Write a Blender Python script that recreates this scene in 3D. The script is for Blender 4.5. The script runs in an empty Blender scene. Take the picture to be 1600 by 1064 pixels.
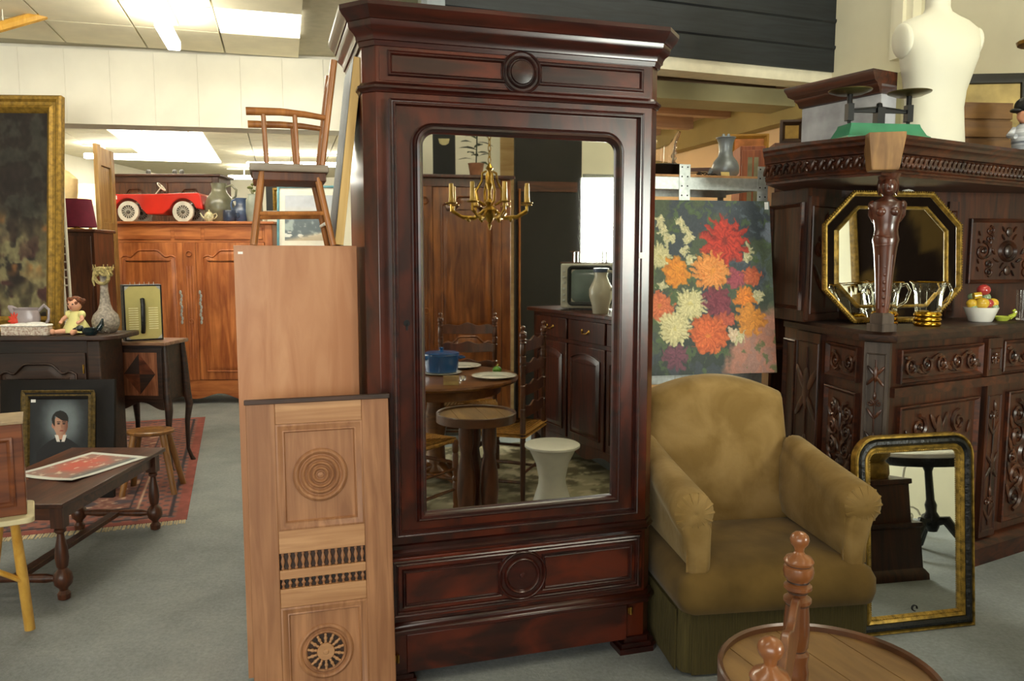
import bpy, bmesh, math, random
import numpy as np
from mathutils import Vector, Matrix
R = math.radians
random.seed(7)
rng = np.random.default_rng(11)
scene = bpy.context.scene
COL = scene.collection

# ------------------------------------------------------------------ camera
FPX, CAM_Z, PITCH = 1241.0, 1.57, 5.9          # focal length in pixels of a 1600 px wide frame
cam_data = bpy.data.cameras.new('camera')
cam_data.sensor_width = 36.0
cam_data.lens = FPX / 1600 * 36.0
cam_data.clip_start = 0.05
cam = bpy.data.objects.new('camera', cam_data)
cam.location = (0, 0, CAM_Z)
cam.rotation_euler = (R(90 - PITCH), 0, 0)
COL.objects.link(cam)
scene.camera = cam

# ------------------------------------------------------------------ world, daylight, exposure
world = bpy.data.worlds.new('world'); scene.world = world
world.use_nodes = True
bg = world.node_tree.nodes['Background']
bg.inputs['Color'].default_value = (0.93, 1.0, 0.90, 1)
bg.inputs['Strength'].default_value = 1.1
scene.view_settings.view_transform = 'Standard'
scene.view_settings.look = 'None'
scene.view_settings.exposure = 0.5
scene.view_settings.gamma = 1.0
scene.view_settings.use_curve_mapping = False

def area_light(name, loc, target, sx, sy, watts, col):
    d = bpy.data.lights.new(name, 'AREA'); d.shape = 'RECTANGLE'; d.size = sx; d.size_y = sy
    d.energy = watts; d.color = col
    o = bpy.data.objects.new(name, d); COL.objects.link(o); o.location = loc
    v = Vector(target) - Vector(loc)
    o.rotation_euler = v.to_track_quat('-Z', 'Y').to_euler()
    return o
# added soft fill behind the camera, no shop front built; daylight at the right window
area_light('shopfront_daylight', (-1.6, -3.6, 1.9), (-0.4, 5, 1.2), 5.0, 2.2, 120, (1.0, 0.97, 0.90))
area_light('side_window_daylight', (3.75, -0.62, 1.8), (0.6, 3.4, 1.0), 1.0, 1.1, 95, (0.97, 1.0, 0.90))

# ------------------------------------------------------------------ picture geometry -> points in the room
def ray(x, y):
    p = R(PITCH)
    F = Vector((0, math.cos(p), -math.sin(p))); U = Vector((0, math.sin(p), math.cos(p)))
    return F + Vector((1, 0, 0)) * ((x - 800) / FPX) - U * ((y - 532) / FPX)
CAMP = Vector((0, 0, CAM_Z))
def fl(x, y, z=0.0):
    d = ray(x, y); return CAMP + d * ((z - CAM_Z) / d.z)
def dp(x, y, Y):
    d = ray(x, y); return CAMP + d * (Y / d.y)

# ------------------------------------------------------------------ mesh builder
class M:
    def __init__(s): s.v = []; s.f = []; s.sm = []
    def add(s, vs, fs, T=None, smooth=False):
        o = len(s.v)
        for p in vs:
            p = Vector(p)
            s.v.append(tuple(T @ p) if T is not None else tuple(p))
        for f in fs:
            s.f.append([i + o for i in f]); s.sm.append(smooth)
        return s
    def box(s, x0, x1, y0, y1, z0, z1, T=None):
        return s.add([(x0,y0,z0),(x1,y0,z0),(x1,y1,z0),(x0,y1,z0),(x0,y0,z1),(x1,y0,z1),(x1,y1,z1),(x0,y1,z1)],
                     [(0,3,2,1),(4,5,6,7),(0,1,5,4),(1,2,6,5),(2,3,7,6),(3,0,4,7)], T)
    def prism(s, pts, z0, z1, T=None):
        n = len(pts)
        a = sum(pts[i][0]*pts[(i+1)%n][1]-pts[(i+1)%n][0]*pts[i][1] for i in range(n))
        if a < 0: pts = pts[::-1]
        vs = [(p[0],p[1],z0) for p in pts] + [(p[0],p[1],z1) for p in pts]
        fs = [list(range(n))[::-1], list(range(n,2*n))] + [(i,(i+1)%n,n+(i+1)%n,n+i) for i in range(n)]
        return s.add(vs, fs, T)
    def prism_y(s, pts, y0, y1, T=None):
        """outline in x,z pushed from y0 (front) to y1 (back)"""
        K = Matrix(((1,0,0,0),(0,0,-1,0),(0,1,0,0),(0,0,0,1)))     # (x,y,z)->(x,-z,y)
        return s.prism(pts, -y1, -y0, K if T is None else T @ K)
    def loft(s, rings, cap=True, T=None, smooth=True, closed=True):
        n = len(rings[0]); vs = [p for r in rings for p in r]; fs = []
        for k in range(len(rings)-1):
            for i in range(n if closed else n-1):
                j = (i+1) % n
                fs.append((k*n+i, k*n+j, (k+1)*n+j, (k+1)*n+i))
        s.add(vs, fs, T, smooth)
        if cap and closed:
            s.add(rings[0], [list(range(n))[::-1]], T); s.add(rings[-1], [list(range(n))], T)
        return s
    def lathe(s, prof, seg=20, T=None, smooth=True, sx=1.0, sy=1.0, cap=True):
        rings = [[(max(r,1e-4)*sx*math.cos(2*math.pi*i/seg), max(r,1e-4)*sy*math.sin(2*math.pi*i/seg), z) for i in range(seg)] for r, z in prof]
        return s.loft(rings, cap, T, smooth)
    def tube(s, path, r, seg=8, T=None, cap=True):
        P = [Vector(p) for p in path]; n = len(P)
        rs = r if isinstance(r, (list, tuple)) else [r]*n
        rings = []; prev = None
        for i in range(n):
            t = (P[min(i+1,n-1)] - P[max(i-1,0)]).normalized()
            if prev is None:
                a = Vector((0,0,1)) if abs(t.z) < .9 else Vector((1,0,0))
                u = t.cross(a).normalized()
            else:
                u = (prev - t*prev.dot(t)).normalized()
            prev = u; w = t.cross(u)
            rings.append([tuple(P[i] + (u*math.cos(2*math.pi*k/seg) + w*math.sin(2*math.pi*k/seg))*rs[i]) for k in range(seg)])
        return s.loft(rings, cap, T, True)
    def ell(s, c, r, seg=14, rg=9, T=None):
        if not isinstance(r, (list, tuple)): r = (r,r,r)
        rings = []
        for k in range(rg+1):
            a = math.pi*k/rg - math.pi/2
            q = max(math.cos(a), .01)
            rings.append([(c[0]+r[0]*q*math.cos(2*math.pi*i/seg), c[1]+r[1]*q*math.sin(2*math.pi*i/seg), c[2]+r[2]*math.sin(a)) for i in range(seg)])
        return s.loft(rings, True, T, True)
    def off_loft(s, poly, rings, T=None, fixed=(), plane='z', smooth=False, cap=True):
        """poly in 2D; every ring = (outward offset, height); edges listed in fixed do not move"""
        out = []
        gx = sum(p[0] for p in poly)/len(poly); gy = sum(p[1] for p in poly)/len(poly)
        for rg in rings:
            off, h = rg[0], rg[1]
            pp = offset_poly(poly, off, fixed)
            if len(rg) > 2: pp = [(gx+(x-gx)*rg[2], gy+(y-gy)*rg[2]) for x, y in pp]
            out.append([(x, y, h) if plane == 'z' else (x, h, y) for x, y in pp])
        return s.loft(out, cap, T, smooth)
    def frame(s, poly, prof, T=None, smooth=False):
        """closed moulding round an outline in x,z; prof = (inset, y) points, y negative is proud"""
        rings = []
        for ins, y in prof + [prof[0]]:
            rings.append([(x, y, z) for x, z in offset_poly(poly, -ins)])
        return s.loft(rings, False, T, smooth)

def offset_poly(poly, off, fixed=()):
    n = len(poly)
    a = sum(poly[i][0]*poly[(i+1)%n][1]-poly[(i+1)%n][0]*poly[i][1] for i in range(n))
    sg = 1 if a > 0 else -1
    def nrm(i):
        x0,y0 = poly[i]; x1,y1 = poly[(i+1)%n]; dx,dy = x1-x0,y1-y0; L = math.hypot(dx,dy) or 1e-9
        return (dy/L*sg, -dx/L*sg)
    out = []
    for i in range(n):
        e0, e1 = (i-1) % n, i
        n0, n1 = nrm(e0), nrm(e1)
        o0 = 0 if e0 in fixed else off; o1 = 0 if e1 in fixed else off
        det = n0[0]*n1[1]-n0[1]*n1[0]
        if abs(det) < 1e-3:
            o = (o0+o1)/2; out.append((poly[i][0]+n0[0]*o, poly[i][1]+n0[1]*o))
        else:
            dx = (o0*n1[1]-o1*n0[1])/det; dy = (n0[0]*o1-n1[0]*o0)/det
            out.append((poly[i][0]+dx, poly[i][1]+dy))
    return out
def rect(x0, x1, z0, z1): return [(x0,z0),(x1,z0),(x1,z1),(x0,z1)]
def rrect(x0, x1, z0, z1, r, n=6, top_only=False):
    pts = []
    cs = [(x0,z0,180,r if not top_only else 0),(x1,z0,270,r if not top_only else 0),(x1,z1,0,r),(x0,z1,90,r)]
    for x, z, a, q in cs:
        if q == 0: pts.append((x,z)); continue
        cx = x + (q if x == x0 else -q); cz = z + (q if z == z0 else -q)
        for k in range(n+1):
            t = R(a + 90*k/n); pts.append((cx+q*math.cos(t), cz+q*math.sin(t)))
    return pts
def circ(cx, cz, r, n=32): return [(cx+r*math.cos(2*math.pi*i/n), cz+r*math.sin(2*math.pi*i/n)) for i in range(n)]
def arch_top(x0, x1, z0, z1, dip, n=22, kind='chapeau'):
    """panel outline with a shaped French top"""
    pts = [(x0,z0),(x1,z0)]
    for k in range(n+1):
        t = k/n; x = x1+(x0-x1)*t; c = abs(2*t-1)
        if kind == 'chapeau': h = z1 - dip*(0 if c < .3 else (.5-.5*math.cos(math.pi*min(1,(c-.3)/.4)))) + (dip*.25*math.sin(math.pi*(c-.7)/.3) if c > .7 else 0)
        else: h = z1 - dip*c*c
        pts.append((x,h))
    return pts

def mesh_of(name, m, smooth=None):
    me = bpy.data.meshes.new(name); me.from_pydata(m.v, [], m.f); me.update()
    bm = bmesh.new(); bm.from_mesh(me); bmesh.ops.recalc_face_normals(bm, faces=bm.faces)
    bmesh.ops.remove_doubles(bm, verts=bm.verts, dist=2e-6); bm.to_mesh(me); bm.free()
    for p in me.polygons: p.use_smooth = True
    me.set_sharp_from_angle(angle=R(38 if smooth is None else smooth))
    return me
def obj(name, m, mat, parent=None, loc=(0,0,0), rot=(0,0,0), bev=0, smooth=None, sub=0, label=None):
    me = m if isinstance(m, bpy.types.Mesh) else mesh_of(name, m, smooth)
    if mat is not None and not me.materials: me.materials.append(mat)
    o = bpy.data.objects.new(name, me); COL.objects.link(o)
    o.location = loc; o.rotation_euler = rot
    if parent is not None: o.parent = parent
    if bev:
        b = o.modifiers.new('bevel', 'BEVEL'); b.width = bev; b.segments = 2; b.limit_method = 'ANGLE'; b.angle_limit = R(40)
    if sub:
        b = o.modifiers.new('subsurf', 'SUBSURF'); b.levels = sub; b.render_levels = sub
    if label: o['label'] = label
    return o
def tag(o, label, cat, group=None):
    o['label'] = label; o['category'] = cat
    if group: o['group'] = group
    return o
def thing(name, label, cat, loc=(0,0,0), yaw=0.0, group=None, rot=None):
    o = bpy.data.objects.new(name, None); COL.objects.link(o)
    o.empty_display_size = .05
    o.location = loc; o.rotation_euler = rot if rot else (0,0,yaw)
    return tag(o, label, cat, group)
def struct(name, m, mat, parent=None, **k):
    o = obj(name, m, mat, parent, **k)
    if parent is None: o['kind'] = 'structure'
    return o
def dup(root, loc, rot, label, group=None):
    def cp(o, parent):
        c = o.copy(); COL.objects.link(c); c.parent = parent
        for ch in [x for x in bpy.data.objects if x.parent == o]: cp(ch, c)
        return c
    r = cp(root, None); r.location = loc; r.rotation_euler = rot if isinstance(rot, tuple) else (0,0,rot); r['label'] = label
    if group: r['group'] = group
    return r
def Tm(x=0, y=0, z=0, rx=0, ry=0, rz=0, s=1.0):
    return Matrix.Translation((x,y,z)) @ Matrix.Rotation(rz,4,'Z') @ Matrix.Rotation(ry,4,'Y') @ Matrix.Rotation(rx,4,'X') @ Matrix.Scale(s,4)
FACE = Matrix.Rotation(R(90),4,'X')      # lathe axis z -> points to -y (towards the viewer)

# ------------------------------------------------------------------ materials
def lin(c):
    if isinstance(c, str):
        c = c.lstrip('#'); c = tuple(int(c[i:i+2],16)/255 for i in (0,2,4))
    return tuple((x/12.92 if x <= .04045 else ((x+.055)/1.055)**2.4) for x in c)
def new_mat(name):
    m = bpy.data.materials.new(name); m.use_nodes = True
    return m, m.node_tree.nodes, m.node_tree.links, m.node_tree.nodes['Principled BSDF']
def plain(name, c, rough=.5, metal=0.0, var=.12, scale=14.0, bump=0.0, coat=0.0, emit=0.0, trans=0.0, ior=1.45, spec=.5, sheen=0.0, c2=None, vs=(1,1,1)):
    m, N, L, b = new_mat(name)
    tc = N.new('ShaderNodeTexCoord'); mp = N.new('ShaderNodeMapping'); mp.inputs['Scale'].default_value = vs
    L.new(tc.outputs['Object'], mp.inputs['Vector'])
    nz = N.new('ShaderNodeTexNoise'); nz.inputs['Scale'].default_value = scale; nz.inputs['Detail'].default_value = 5
    L.new(mp.outputs['Vector'], nz.inputs['Vector'])
    rp = N.new('ShaderNodeValToRGB')
    a = lin(c); d = lin(c2) if c2 else tuple(x*(1-var*2) for x in a); e = a if c2 else tuple(min(1,x*(1+var)) for x in a)
    rp.color_ramp.elements[0].position = .32; rp.color_ramp.elements[1].position = .68
    rp.color_ramp.elements[0].color = (*d,1); rp.color_ramp.elements[1].color = (*e,1)
    L.new(nz.outputs['Fac'], rp.inputs['Fac']); L.new(rp.outputs['Color'], b.inputs['Base Color'])
    b.inputs['Roughness'].default_value = rough; b.inputs['Metallic'].default_value = metal
    b.inputs['Coat Weight'].default_value = coat; b.inputs['Coat Roughness'].default_value = .12
    b.inputs['Transmission Weight'].default_value = trans; b.inputs['IOR'].default_value = ior
    b.inputs['Specular IOR Level'].default_value = spec
    b.inputs['Sheen Weight'].default_value = sheen
    if emit:
        L.new(rp.outputs['Color'], b.inputs['Emission Color']); b.inputs['Emission Strength'].default_value = emit
    if bump:
        bp = N.new('ShaderNodeBump'); bp.inputs['Strength'].default_value = bump; bp.inputs['Distance'].default_value = .01
        L.new(nz.outputs['Fac'], bp.inputs['Height']); L.new(bp.outputs['Normal'], b.inputs['Normal'])
    return m
def wood(name, dark, light, rough=.4, axis='z', scale=3.0, coat=0.0, blotch=.4, bump=.08, blotch_col=None, bscale=2.2, grain=14.0):
    m, N, L, b = new_mat(name)
    tc = N.new('ShaderNodeTexCoord'); mp = N.new('ShaderNodeMapping')
    s = {'x': (1,grain,grain), 'y': (grain,1,grain), 'z': (grain,grain,1)}[axis]
    mp.inputs['Scale'].default_value = s
    L.new(tc.outputs['Object'], mp.inputs['Vector'])
    nz = N.new('ShaderNodeTexNoise'); nz.inputs['Scale'].default_value = scale; nz.inputs['Detail'].default_value = 6; nz.inputs['Distortion'].default_value = 1.2
    L.new(mp.outputs['Vector'], nz.inputs['Vector'])
    rp = N.new('ShaderNodeValToRGB'); rp.color_ramp.elements[0].position = .33; rp.color_ramp.elements[1].position = .68
    rp.color_ramp.elements[0].color = (*lin(dark),1); rp.color_ramp.elements[1].color = (*lin(light),1)
    L.new(nz.outputs['Fac'], rp.inputs['Fac'])
    n2 = N.new('ShaderNodeTexNoise'); n2.inputs['Scale'].default_value = bscale; n2.inputs['Detail'].default_value = 4; n2.inputs['Distortion'].default_value = .8
    mp2 = N.new('ShaderNodeMapping'); mp2.inputs['Scale'].default_value = {'x': (1,2,2), 'y': (2,1,2), 'z': (2,2,1)}[axis]
    L.new(tc.outputs['Object'], mp2.inputs['Vector']); L.new(mp2.outputs['Vector'], n2.inputs['Vector'])
    r2 = N.new('ShaderNodeValToRGB'); r2.color_ramp.elements[0].position = .42; r2.color_ramp.elements[1].position = .62
    L.new(n2.outputs['Fac'], r2.inputs['Fac'])
    mx = N.new('ShaderNodeMix'); mx.data_type = 'RGBA'
    bc = lin(blotch_col) if blotch_col else tuple(x*.6 for x in lin(dark))
    mx.inputs['B'].default_value = (*bc,1)
    mu = N.new('ShaderNodeMath'); mu.operation = 'MULTIPLY'; mu.inputs[1].default_value = blotch
    L.new(r2.outputs['Color'], mu.inputs[0]); L.new(mu.outputs[0], mx.inputs['Factor']); L.new(rp.outputs['Color'], mx.inputs['A'])
    L.new(mx.outputs['Result'], b.inputs['Base Color'])
    b.inputs['Roughness'].default_value = rough; b.inputs['Coat Weight'].default_value = coat; b.inputs['Coat Roughness'].default_value = .15
    if bump:
        bp = N.new('ShaderNodeBump'); bp.inputs['Strength'].default_value = bump; bp.inputs['Distance'].default_value = .004
        L.new(nz.outputs['Fac'], bp.inputs['Height']); L.new(bp.outputs['Normal'], b.inputs['Normal'])
    return m
def attr_mat(name, rough=.5, bump=.25, bscale=160, coat=0.0):
    m, N, L, b = new_mat(name)
    at = N.new('ShaderNodeAttribute'); at.attribute_name = 'paint'
    L.new(at.outputs['Color'], b.inputs['Base Color']); b.inputs['Roughness'].default_value = rough
    b.inputs['Coat Weight'].default_value = coat
    tc = N.new('ShaderNodeTexCoord'); nz = N.new('ShaderNodeTexNoise'); nz.inputs['Scale'].default_value = bscale
    L.new(tc.outputs['Object'], nz.inputs['Vector'])
    bp = N.new('ShaderNodeBump'); bp.inputs['Strength'].default_value = bump; bp.inputs['Distance'].default_value = .002
    L.new(nz.outputs['Fac'], bp.inputs['Height']); L.new(bp.outputs['Normal'], b.inputs['Normal'])
    return m

# ---- picture surfaces: a fine grid whose corners carry the paint colours
def vnoise(U, V, f, seed):
    g = np.random.default_rng(seed).random((int(f)+3, int(f)+3))
    x = U*f; y = V*f; i = np.clip(x.astype(int),0,int(f)+1); j = np.clip(y.astype(int),0,int(f)+1)
    a = x-i; c = y-j; a = a*a*(3-2*a); c = c*c*(3-2*c)
    return (g[i,j]*(1-a)+g[i+1,j]*a)*(1-c)+(g[i,j+1]*(1-a)+g[i+1,j+1]*a)*c
def fbm(U, V, f, seed, o=4): return sum(vnoise(U,V,f*2**k,seed+k)*.5**k for k in range(o))/sum(.5**k for k in range(o))
def paint_grid(name, x0, x1, z0, z1, y, nx, nz, fn, mat, parent, horizontal=False, warp=None):
    """fn(U,V)->rgb in sRGB 0..1, U left to right, V top to bottom"""
    U, V = np.meshgrid(np.linspace(0,1,nx), np.linspace(0,1,nz))
    c = np.clip(fn(U, V), 0, 1); c = np.where(c <= .04045, c/12.92, ((c+.055)/1.055)**2.4)
    X = x0+(x1-x0)*U; Z = z1+(z0-z1)*V
    W = np.full_like(X, y) if warp is None else y + warp(U, V)
    vs = np.stack([X, Z, W] if horizontal else [X, W, Z], -1).reshape(-1,3)
    idx = np.arange(nx*nz).reshape(nz, nx)
    a, b_, d, e = idx[:-1,:-1], idx[:-1,1:], idx[1:,1:], idx[1:,:-1]
    fs = np.stack([a, e, d, b_], -1).reshape(-1,4)
    me = bpy.data.meshes.new(name); me.from_pydata(vs.tolist(), [], fs.tolist()); me.update()
    ca = me.color_attributes.new('paint', 'FLOAT_COLOR', 'POINT')
    rgba = np.concatenate([c.reshape(-1,3), np.ones((nx*nz,1))], 1).astype(np.float32)
    ca.data.foreach_set('color', rgba.ravel())
    me.materials.append(mat)
    for p in me.polygons: p.use_smooth = True
    o = bpy.data.objects.new(name, me); COL.objects.link(o); o.parent = parent
    return o
def hx(c): return np.array([int(c[i:i+2],16)/255 for i in (1,3,5)])
def mixc(A, B, t): t = np.clip(t,0,1)[...,None]; return A*(1-t)+B*t
def sst(a, b, x): t = np.clip((x-a)/(b-a),0,1); return t*t*(3-2*t)
# ------------------------------------------------------------------ shared materials
MAHOG = wood('mahogany', '#1d0a07', '#38140a', .3, 'x', 2.2, coat=.3, blotch=.75, blotch_col='#60220d', bscale=3.4, grain=7)
MAHOG_V = wood('mahogany_upright', '#1d0a07', '#38140a', .3, 'z', 2.2, coat=.3, blotch=.7, blotch_col='#5c220d', bscale=3.2, grain=7)
MAHOG_M = wood('mahogany_moulding', '#1b0907', '#40140a', .28, 'x', 3, coat=.3, blotch=.2, grain=5)
OAK = wood('carved_oak', '#835738', '#ad7b54', .5, 'z', 2.0, blotch=.45, blotch_col='#845434', grain=16)
OAK_P = wood('pale_oak', '#a0714b', '#bf9267', .5, 'x', 2.0, blotch=.35, blotch_col='#96663e', grain=16)
VENEER = wood('sapele_veneer', '#a9714b', '#c08d66', .38, 'z', 1.6, coat=.15, blotch=.3, blotch_col='#aa744e', grain=9, bump=.02)
CHERRY = wood('cherry', '#9a5228', '#cf8148', .42, 'z', 1.7, coat=.1, blotch=.4, blotch_col='#6e3016', grain=10)
CHERRY_X = wood('cherry_rail', '#9a5228', '#cc8048', .42, 'x', 1.7, coat=.1, blotch=.35, blotch_col='#6e3016', grain=10)
DARKOAK = wood('dark_oak', '#24120b', '#56290f', .42, 'z', 2.2, coat=.1, blotch=.5, blotch_col='#150a07', grain=12)
DARKOAK_X = wood('dark_oak_rail', '#26120b', '#5c2b12', .40, 'x', 2.2, coat=.1, blotch=.5, blotch_col='#150a07', grain=12)
CARVE = wood('carved_relief', '#22110c', '#5a3018', .34, 'z', 5, coat=.2, blotch=.5, blotch_col='#120907', grain=3)
BLACKOAK = wood('blackened_oak', '#1e120b', '#442818', .5, 'x', 2.0, coat=.0, blotch=.5, grain=12)
WALNUT = wood('walnut', '#3a1d10', '#6a3a1e', .38, 'z', 2.2, coat=.2, blotch=.4, grain=10)
WALNUT_X = wood('walnut_rail', '#3a1d10', '#66381d', .38, 'x', 2.2, coat=.2, blotch=.4, grain=10)
BEECH = wood('honey_beech', '#8a5226', '#b8783c', .35, 'z', 2.2, coat=.2, blotch=.35, grain=9)
PINE = wood('pine', '#c9a05a', '#e2bf7c', .5, 'z', 2.0, blotch=.2, grain=10)
ORANGEWOOD = wood('turned_fruitwood', '#5a3018', '#8c562e', .3, 'z', 3.0, coat=.4, blotch=.45, blotch_col='#2e150a', grain=5)
YELLOWWOOD = wood('varnished_yellow_wood', '#c08a30', '#dcae50', .35, 'z', 2.4, coat=.3, blotch=.3, grain=8)
BRASS = plain('aged_brass', '#c79a4a', .3, 1.0, .25, 30)
GILT = plain('gilding', '#a3833a', .4, .7, .3, 40, bump=.2)
GILT_D = plain('worn_gilding', '#94742e', .5, .45, .22, 34, bump=.3)
BLACK = plain('black_lacquer', '#0f1010', .35, 0, .3, 60, bump=.5)
BLACKIRON = plain('black_iron', '#141414', .45, .4, .2)
STEEL = plain('galvanised_steel', '#b4b8b4', .4, .6, .1, 40)
PEWTER = plain('pewter', '#8f969a', .38, .45, .15, 12)
WHITE = plain('white_paint', '#ece8da', .6, 0, .03)
CREAM = plain('cream_paint', '#e2dcc2', .7, 0, .05, 3)
CERAM = plain('white_china', '#ebe8dd', .15, 0, .02, coat=.5)
PAPER = plain('white_paper_tag', '#f2f0ea', .7, 0, .02)
MIRROR, _N, _L, _b = new_mat('mirror_silver')
_b.inputs['Metallic'].default_value = 1.0; _b.inputs['Roughness'].default_value = 0.015; _b.inputs['Base Color'].default_value = (.80,.81,.76,1)
GLASS, _N, _L, _b = new_mat('clear_glass')
_b.inputs['Transmission Weight'].default_value = 1.0; _b.inputs['Roughness'].default_value = 0.03; _b.inputs['IOR'].default_value = 1.3; _b.inputs['Base Color'].default_value = (.97,.98,.97,1)

# ------------------------------------------------------------------ the setting
YAW = R(17.0)
UX = Vector((math.cos(YAW), math.sin(YAW), 0)); VX = Vector((-math.sin(YAW), math.cos(YAW), 0))
CARPET, N, L, b = new_mat('grey_carpet')
tc = N.new('ShaderNodeTexCoord')
n1 = N.new('ShaderNodeTexNoise'); n1.inputs['Scale'].default_value = 1.3; n1.inputs['Detail'].default_value = 6; n1.inputs['Roughness'].default_value = .65
n2 = N.new('ShaderNodeTexNoise'); n2.inputs['Scale'].default_value = 55; n2.inputs['Detail'].default_value = 5; n2.inputs['Roughness'].default_value = .7
L.new(tc.outputs['Object'], n1.inputs['Vector']); L.new(tc.outputs['Object'], n2.inputs['Vector'])
r1 = N.new('ShaderNodeValToRGB'); r1.color_ramp.elements[0].position = .3; r1.color_ramp.elements[1].position = .75
r1.color_ramp.elements[0].color = (*lin('#777c7e'),1); r1.color_ramp.elements[1].color = (*lin('#a0a5a6'),1)
r2 = N.new('ShaderNodeValToRGB'); r2.color_ramp.elements[0].position = .3; r2.color_ramp.elements[1].position = .7
r2.color_ramp.elements[0].color = (.62,.62,.6,1); r2.color_ramp.elements[1].color = (1,1,1,1)
mx = N.new('ShaderNodeMix'); mx.data_type = 'RGBA'; mx.blend_type = 'MULTIPLY'; mx.inputs['Factor'].default_value = .8
L.new(n1.outputs['Fac'], r1.inputs['Fac']); L.new(n2.outputs['Fac'], r2.inputs['Fac'])
L.new(r1.outputs['Color'], mx.inputs['A']); L.new(r2.outputs['Color'], mx.inputs['B']); L.new(mx.outputs['Result'], b.inputs['Base Color'])
b.inputs['Roughness'].default_value = .95
bp = N.new('ShaderNodeBump'); bp.inputs['Strength'].default_value = .5; bp.inputs['Distance'].default_value = .006
L.new(n2.outputs['Fac'], bp.inputs['Height']); L.new(bp.outputs['Normal'], b.inputs['Normal'])
struct('floor', M().box(-9, 8, -6, 19, -.1, 0), CARPET)

CEIL_Z = 3.2
TILE = plain('ceiling_tile', '#efe6c8', .8, 0, .04, 5)
EMIT_B, N, L, b = new_mat('back_lamp_diffuser')
b.inputs['Emission Color'].default_value = (1,.95,.82,1); b.inputs['Emission Strength'].default_value = 24.0; b.inputs['Base Color'].default_value = (.9,.9,.86,1)
GRID = plain('ceiling_grid', '#b7b096', .7, 0, .05)
EMIT, N, L, b = new_mat('lamp_diffuser')
b.inputs['Emission Color'].default_value = (1,.96,.86,1); b.inputs['Emission Strength'].default_value = 8.5; b.inputs['Base Color'].default_value = (.9,.9,.86,1)
EMIT_SOFT, N, L, b = new_mat('lamp_diffuser_soft')
b.inputs['Emission Color'].default_value = (1,.96,.86,1); b.inputs['Emission Strength'].default_value = 1.6; b.inputs['Base Color'].default_value = (.9,.9,.86,1)
# bulkhead line between the two rooms
B0 = fl(0, 72, CEIL_Z); B1 = fl(540, 95, CEIL_Z); bdir = (B1-B0).normalized(); BYAW = math.atan2(bdir.y, bdir.x)
ceil_o = struct('ceiling', M().box(-9, 8, -6, 19, 4.62, 4.7), CREAM)
low = struct('ceiling_low', M().prism([(-9,-6),(.9,-6),(.9,0),(-.98,5.3),(-1.36,6.75),(-.9,7.0),(-.9,19),(-9,19)], CEIL_Z+.03, CEIL_Z+.12), GRID)
low['kind'] = 'structure'
# lamp tiles in the grid: (column,row) -> lit
GY = R(16)
gu = Vector((math.cos(GY), math.sin(GY), 0)); gv = Vector((-math.sin(GY), math.cos(GY), 0))
g0 = fl(352, 83, CEIL_Z)
tile_me = mesh_of('tile', M().box(.007, .563, .007, .593, 0, .022)); tile_me.materials.append(TILE)
lit_me = mesh_of('tile', M().box(.007, .563, .007, .593, 0, .022)); lit_me.materials.append(EMIT_SOFT)
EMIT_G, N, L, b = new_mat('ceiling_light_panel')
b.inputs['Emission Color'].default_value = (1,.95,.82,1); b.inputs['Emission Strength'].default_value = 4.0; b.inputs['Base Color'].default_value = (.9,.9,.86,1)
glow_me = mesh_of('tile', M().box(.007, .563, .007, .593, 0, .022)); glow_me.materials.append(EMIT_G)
for i in range(-5, 4):
    for j in range(-4, 14):
        p = g0 + gu*(i*.57) + gv*((j-1)*.6)
        c = p + gu*.28 + gv*.3
        if c.x > -1.05 - .27*(c.y-5.3) - .28 and c.y < 7.2: continue
        if c.x > -1.5: continue
        side = (c - B0).dot(Vector((-bdir.y, bdir.x, 0)))
        if abs(side) < .33: continue
        lit = (i, j) in ((0,-1), (0,-3))
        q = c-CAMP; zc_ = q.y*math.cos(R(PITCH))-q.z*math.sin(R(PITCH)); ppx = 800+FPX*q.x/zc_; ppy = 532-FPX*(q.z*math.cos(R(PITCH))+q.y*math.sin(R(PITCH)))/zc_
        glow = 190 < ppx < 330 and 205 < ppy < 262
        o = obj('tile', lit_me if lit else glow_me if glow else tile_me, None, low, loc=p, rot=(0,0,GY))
# white boards of the bulkhead
bulk = struct('wall_bulkhead', M().box(-3.2, (B1-B0).length+.15, .02, .3, 2.635, CEIL_Z+.03), WHITE, loc=(B0.x,B0.y,0), rot=(0,0,BYAW))
BOARD = plain('white_board', '#f8f3e2', .6, 0, .03, 3)
bm_ = mesh_of('board', M().box(.0007, .3293, 0, .02, 2.63, CEIL_Z+.002)); bm_.materials.append(BOARD)
for k in range(-9, 8): obj('board', bm_, None, bulk, loc=(k*.33+.12,0,0))
# walls of the back room and the far left
WALLW = plain('white_wall', '#f1ecda', .8, 0, .03, 2)
struct('wall_far', M().box(-9, -.9, 16.6, 16.8, 0, CEIL_Z+.05), WALLW)
struct('wall_left', M().box(-7.2, -7.0, -6, 16.8, 0, CEIL_Z+.05), WALLW)
struct('wall_back_room', M().prism([(-.60,5.55),(-.50,5.58),(-1.25,12.3),(-1.25,16.8),(-1.4,16.8),(-1.4,12.1)], 0, 4.6), WALLW)
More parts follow.
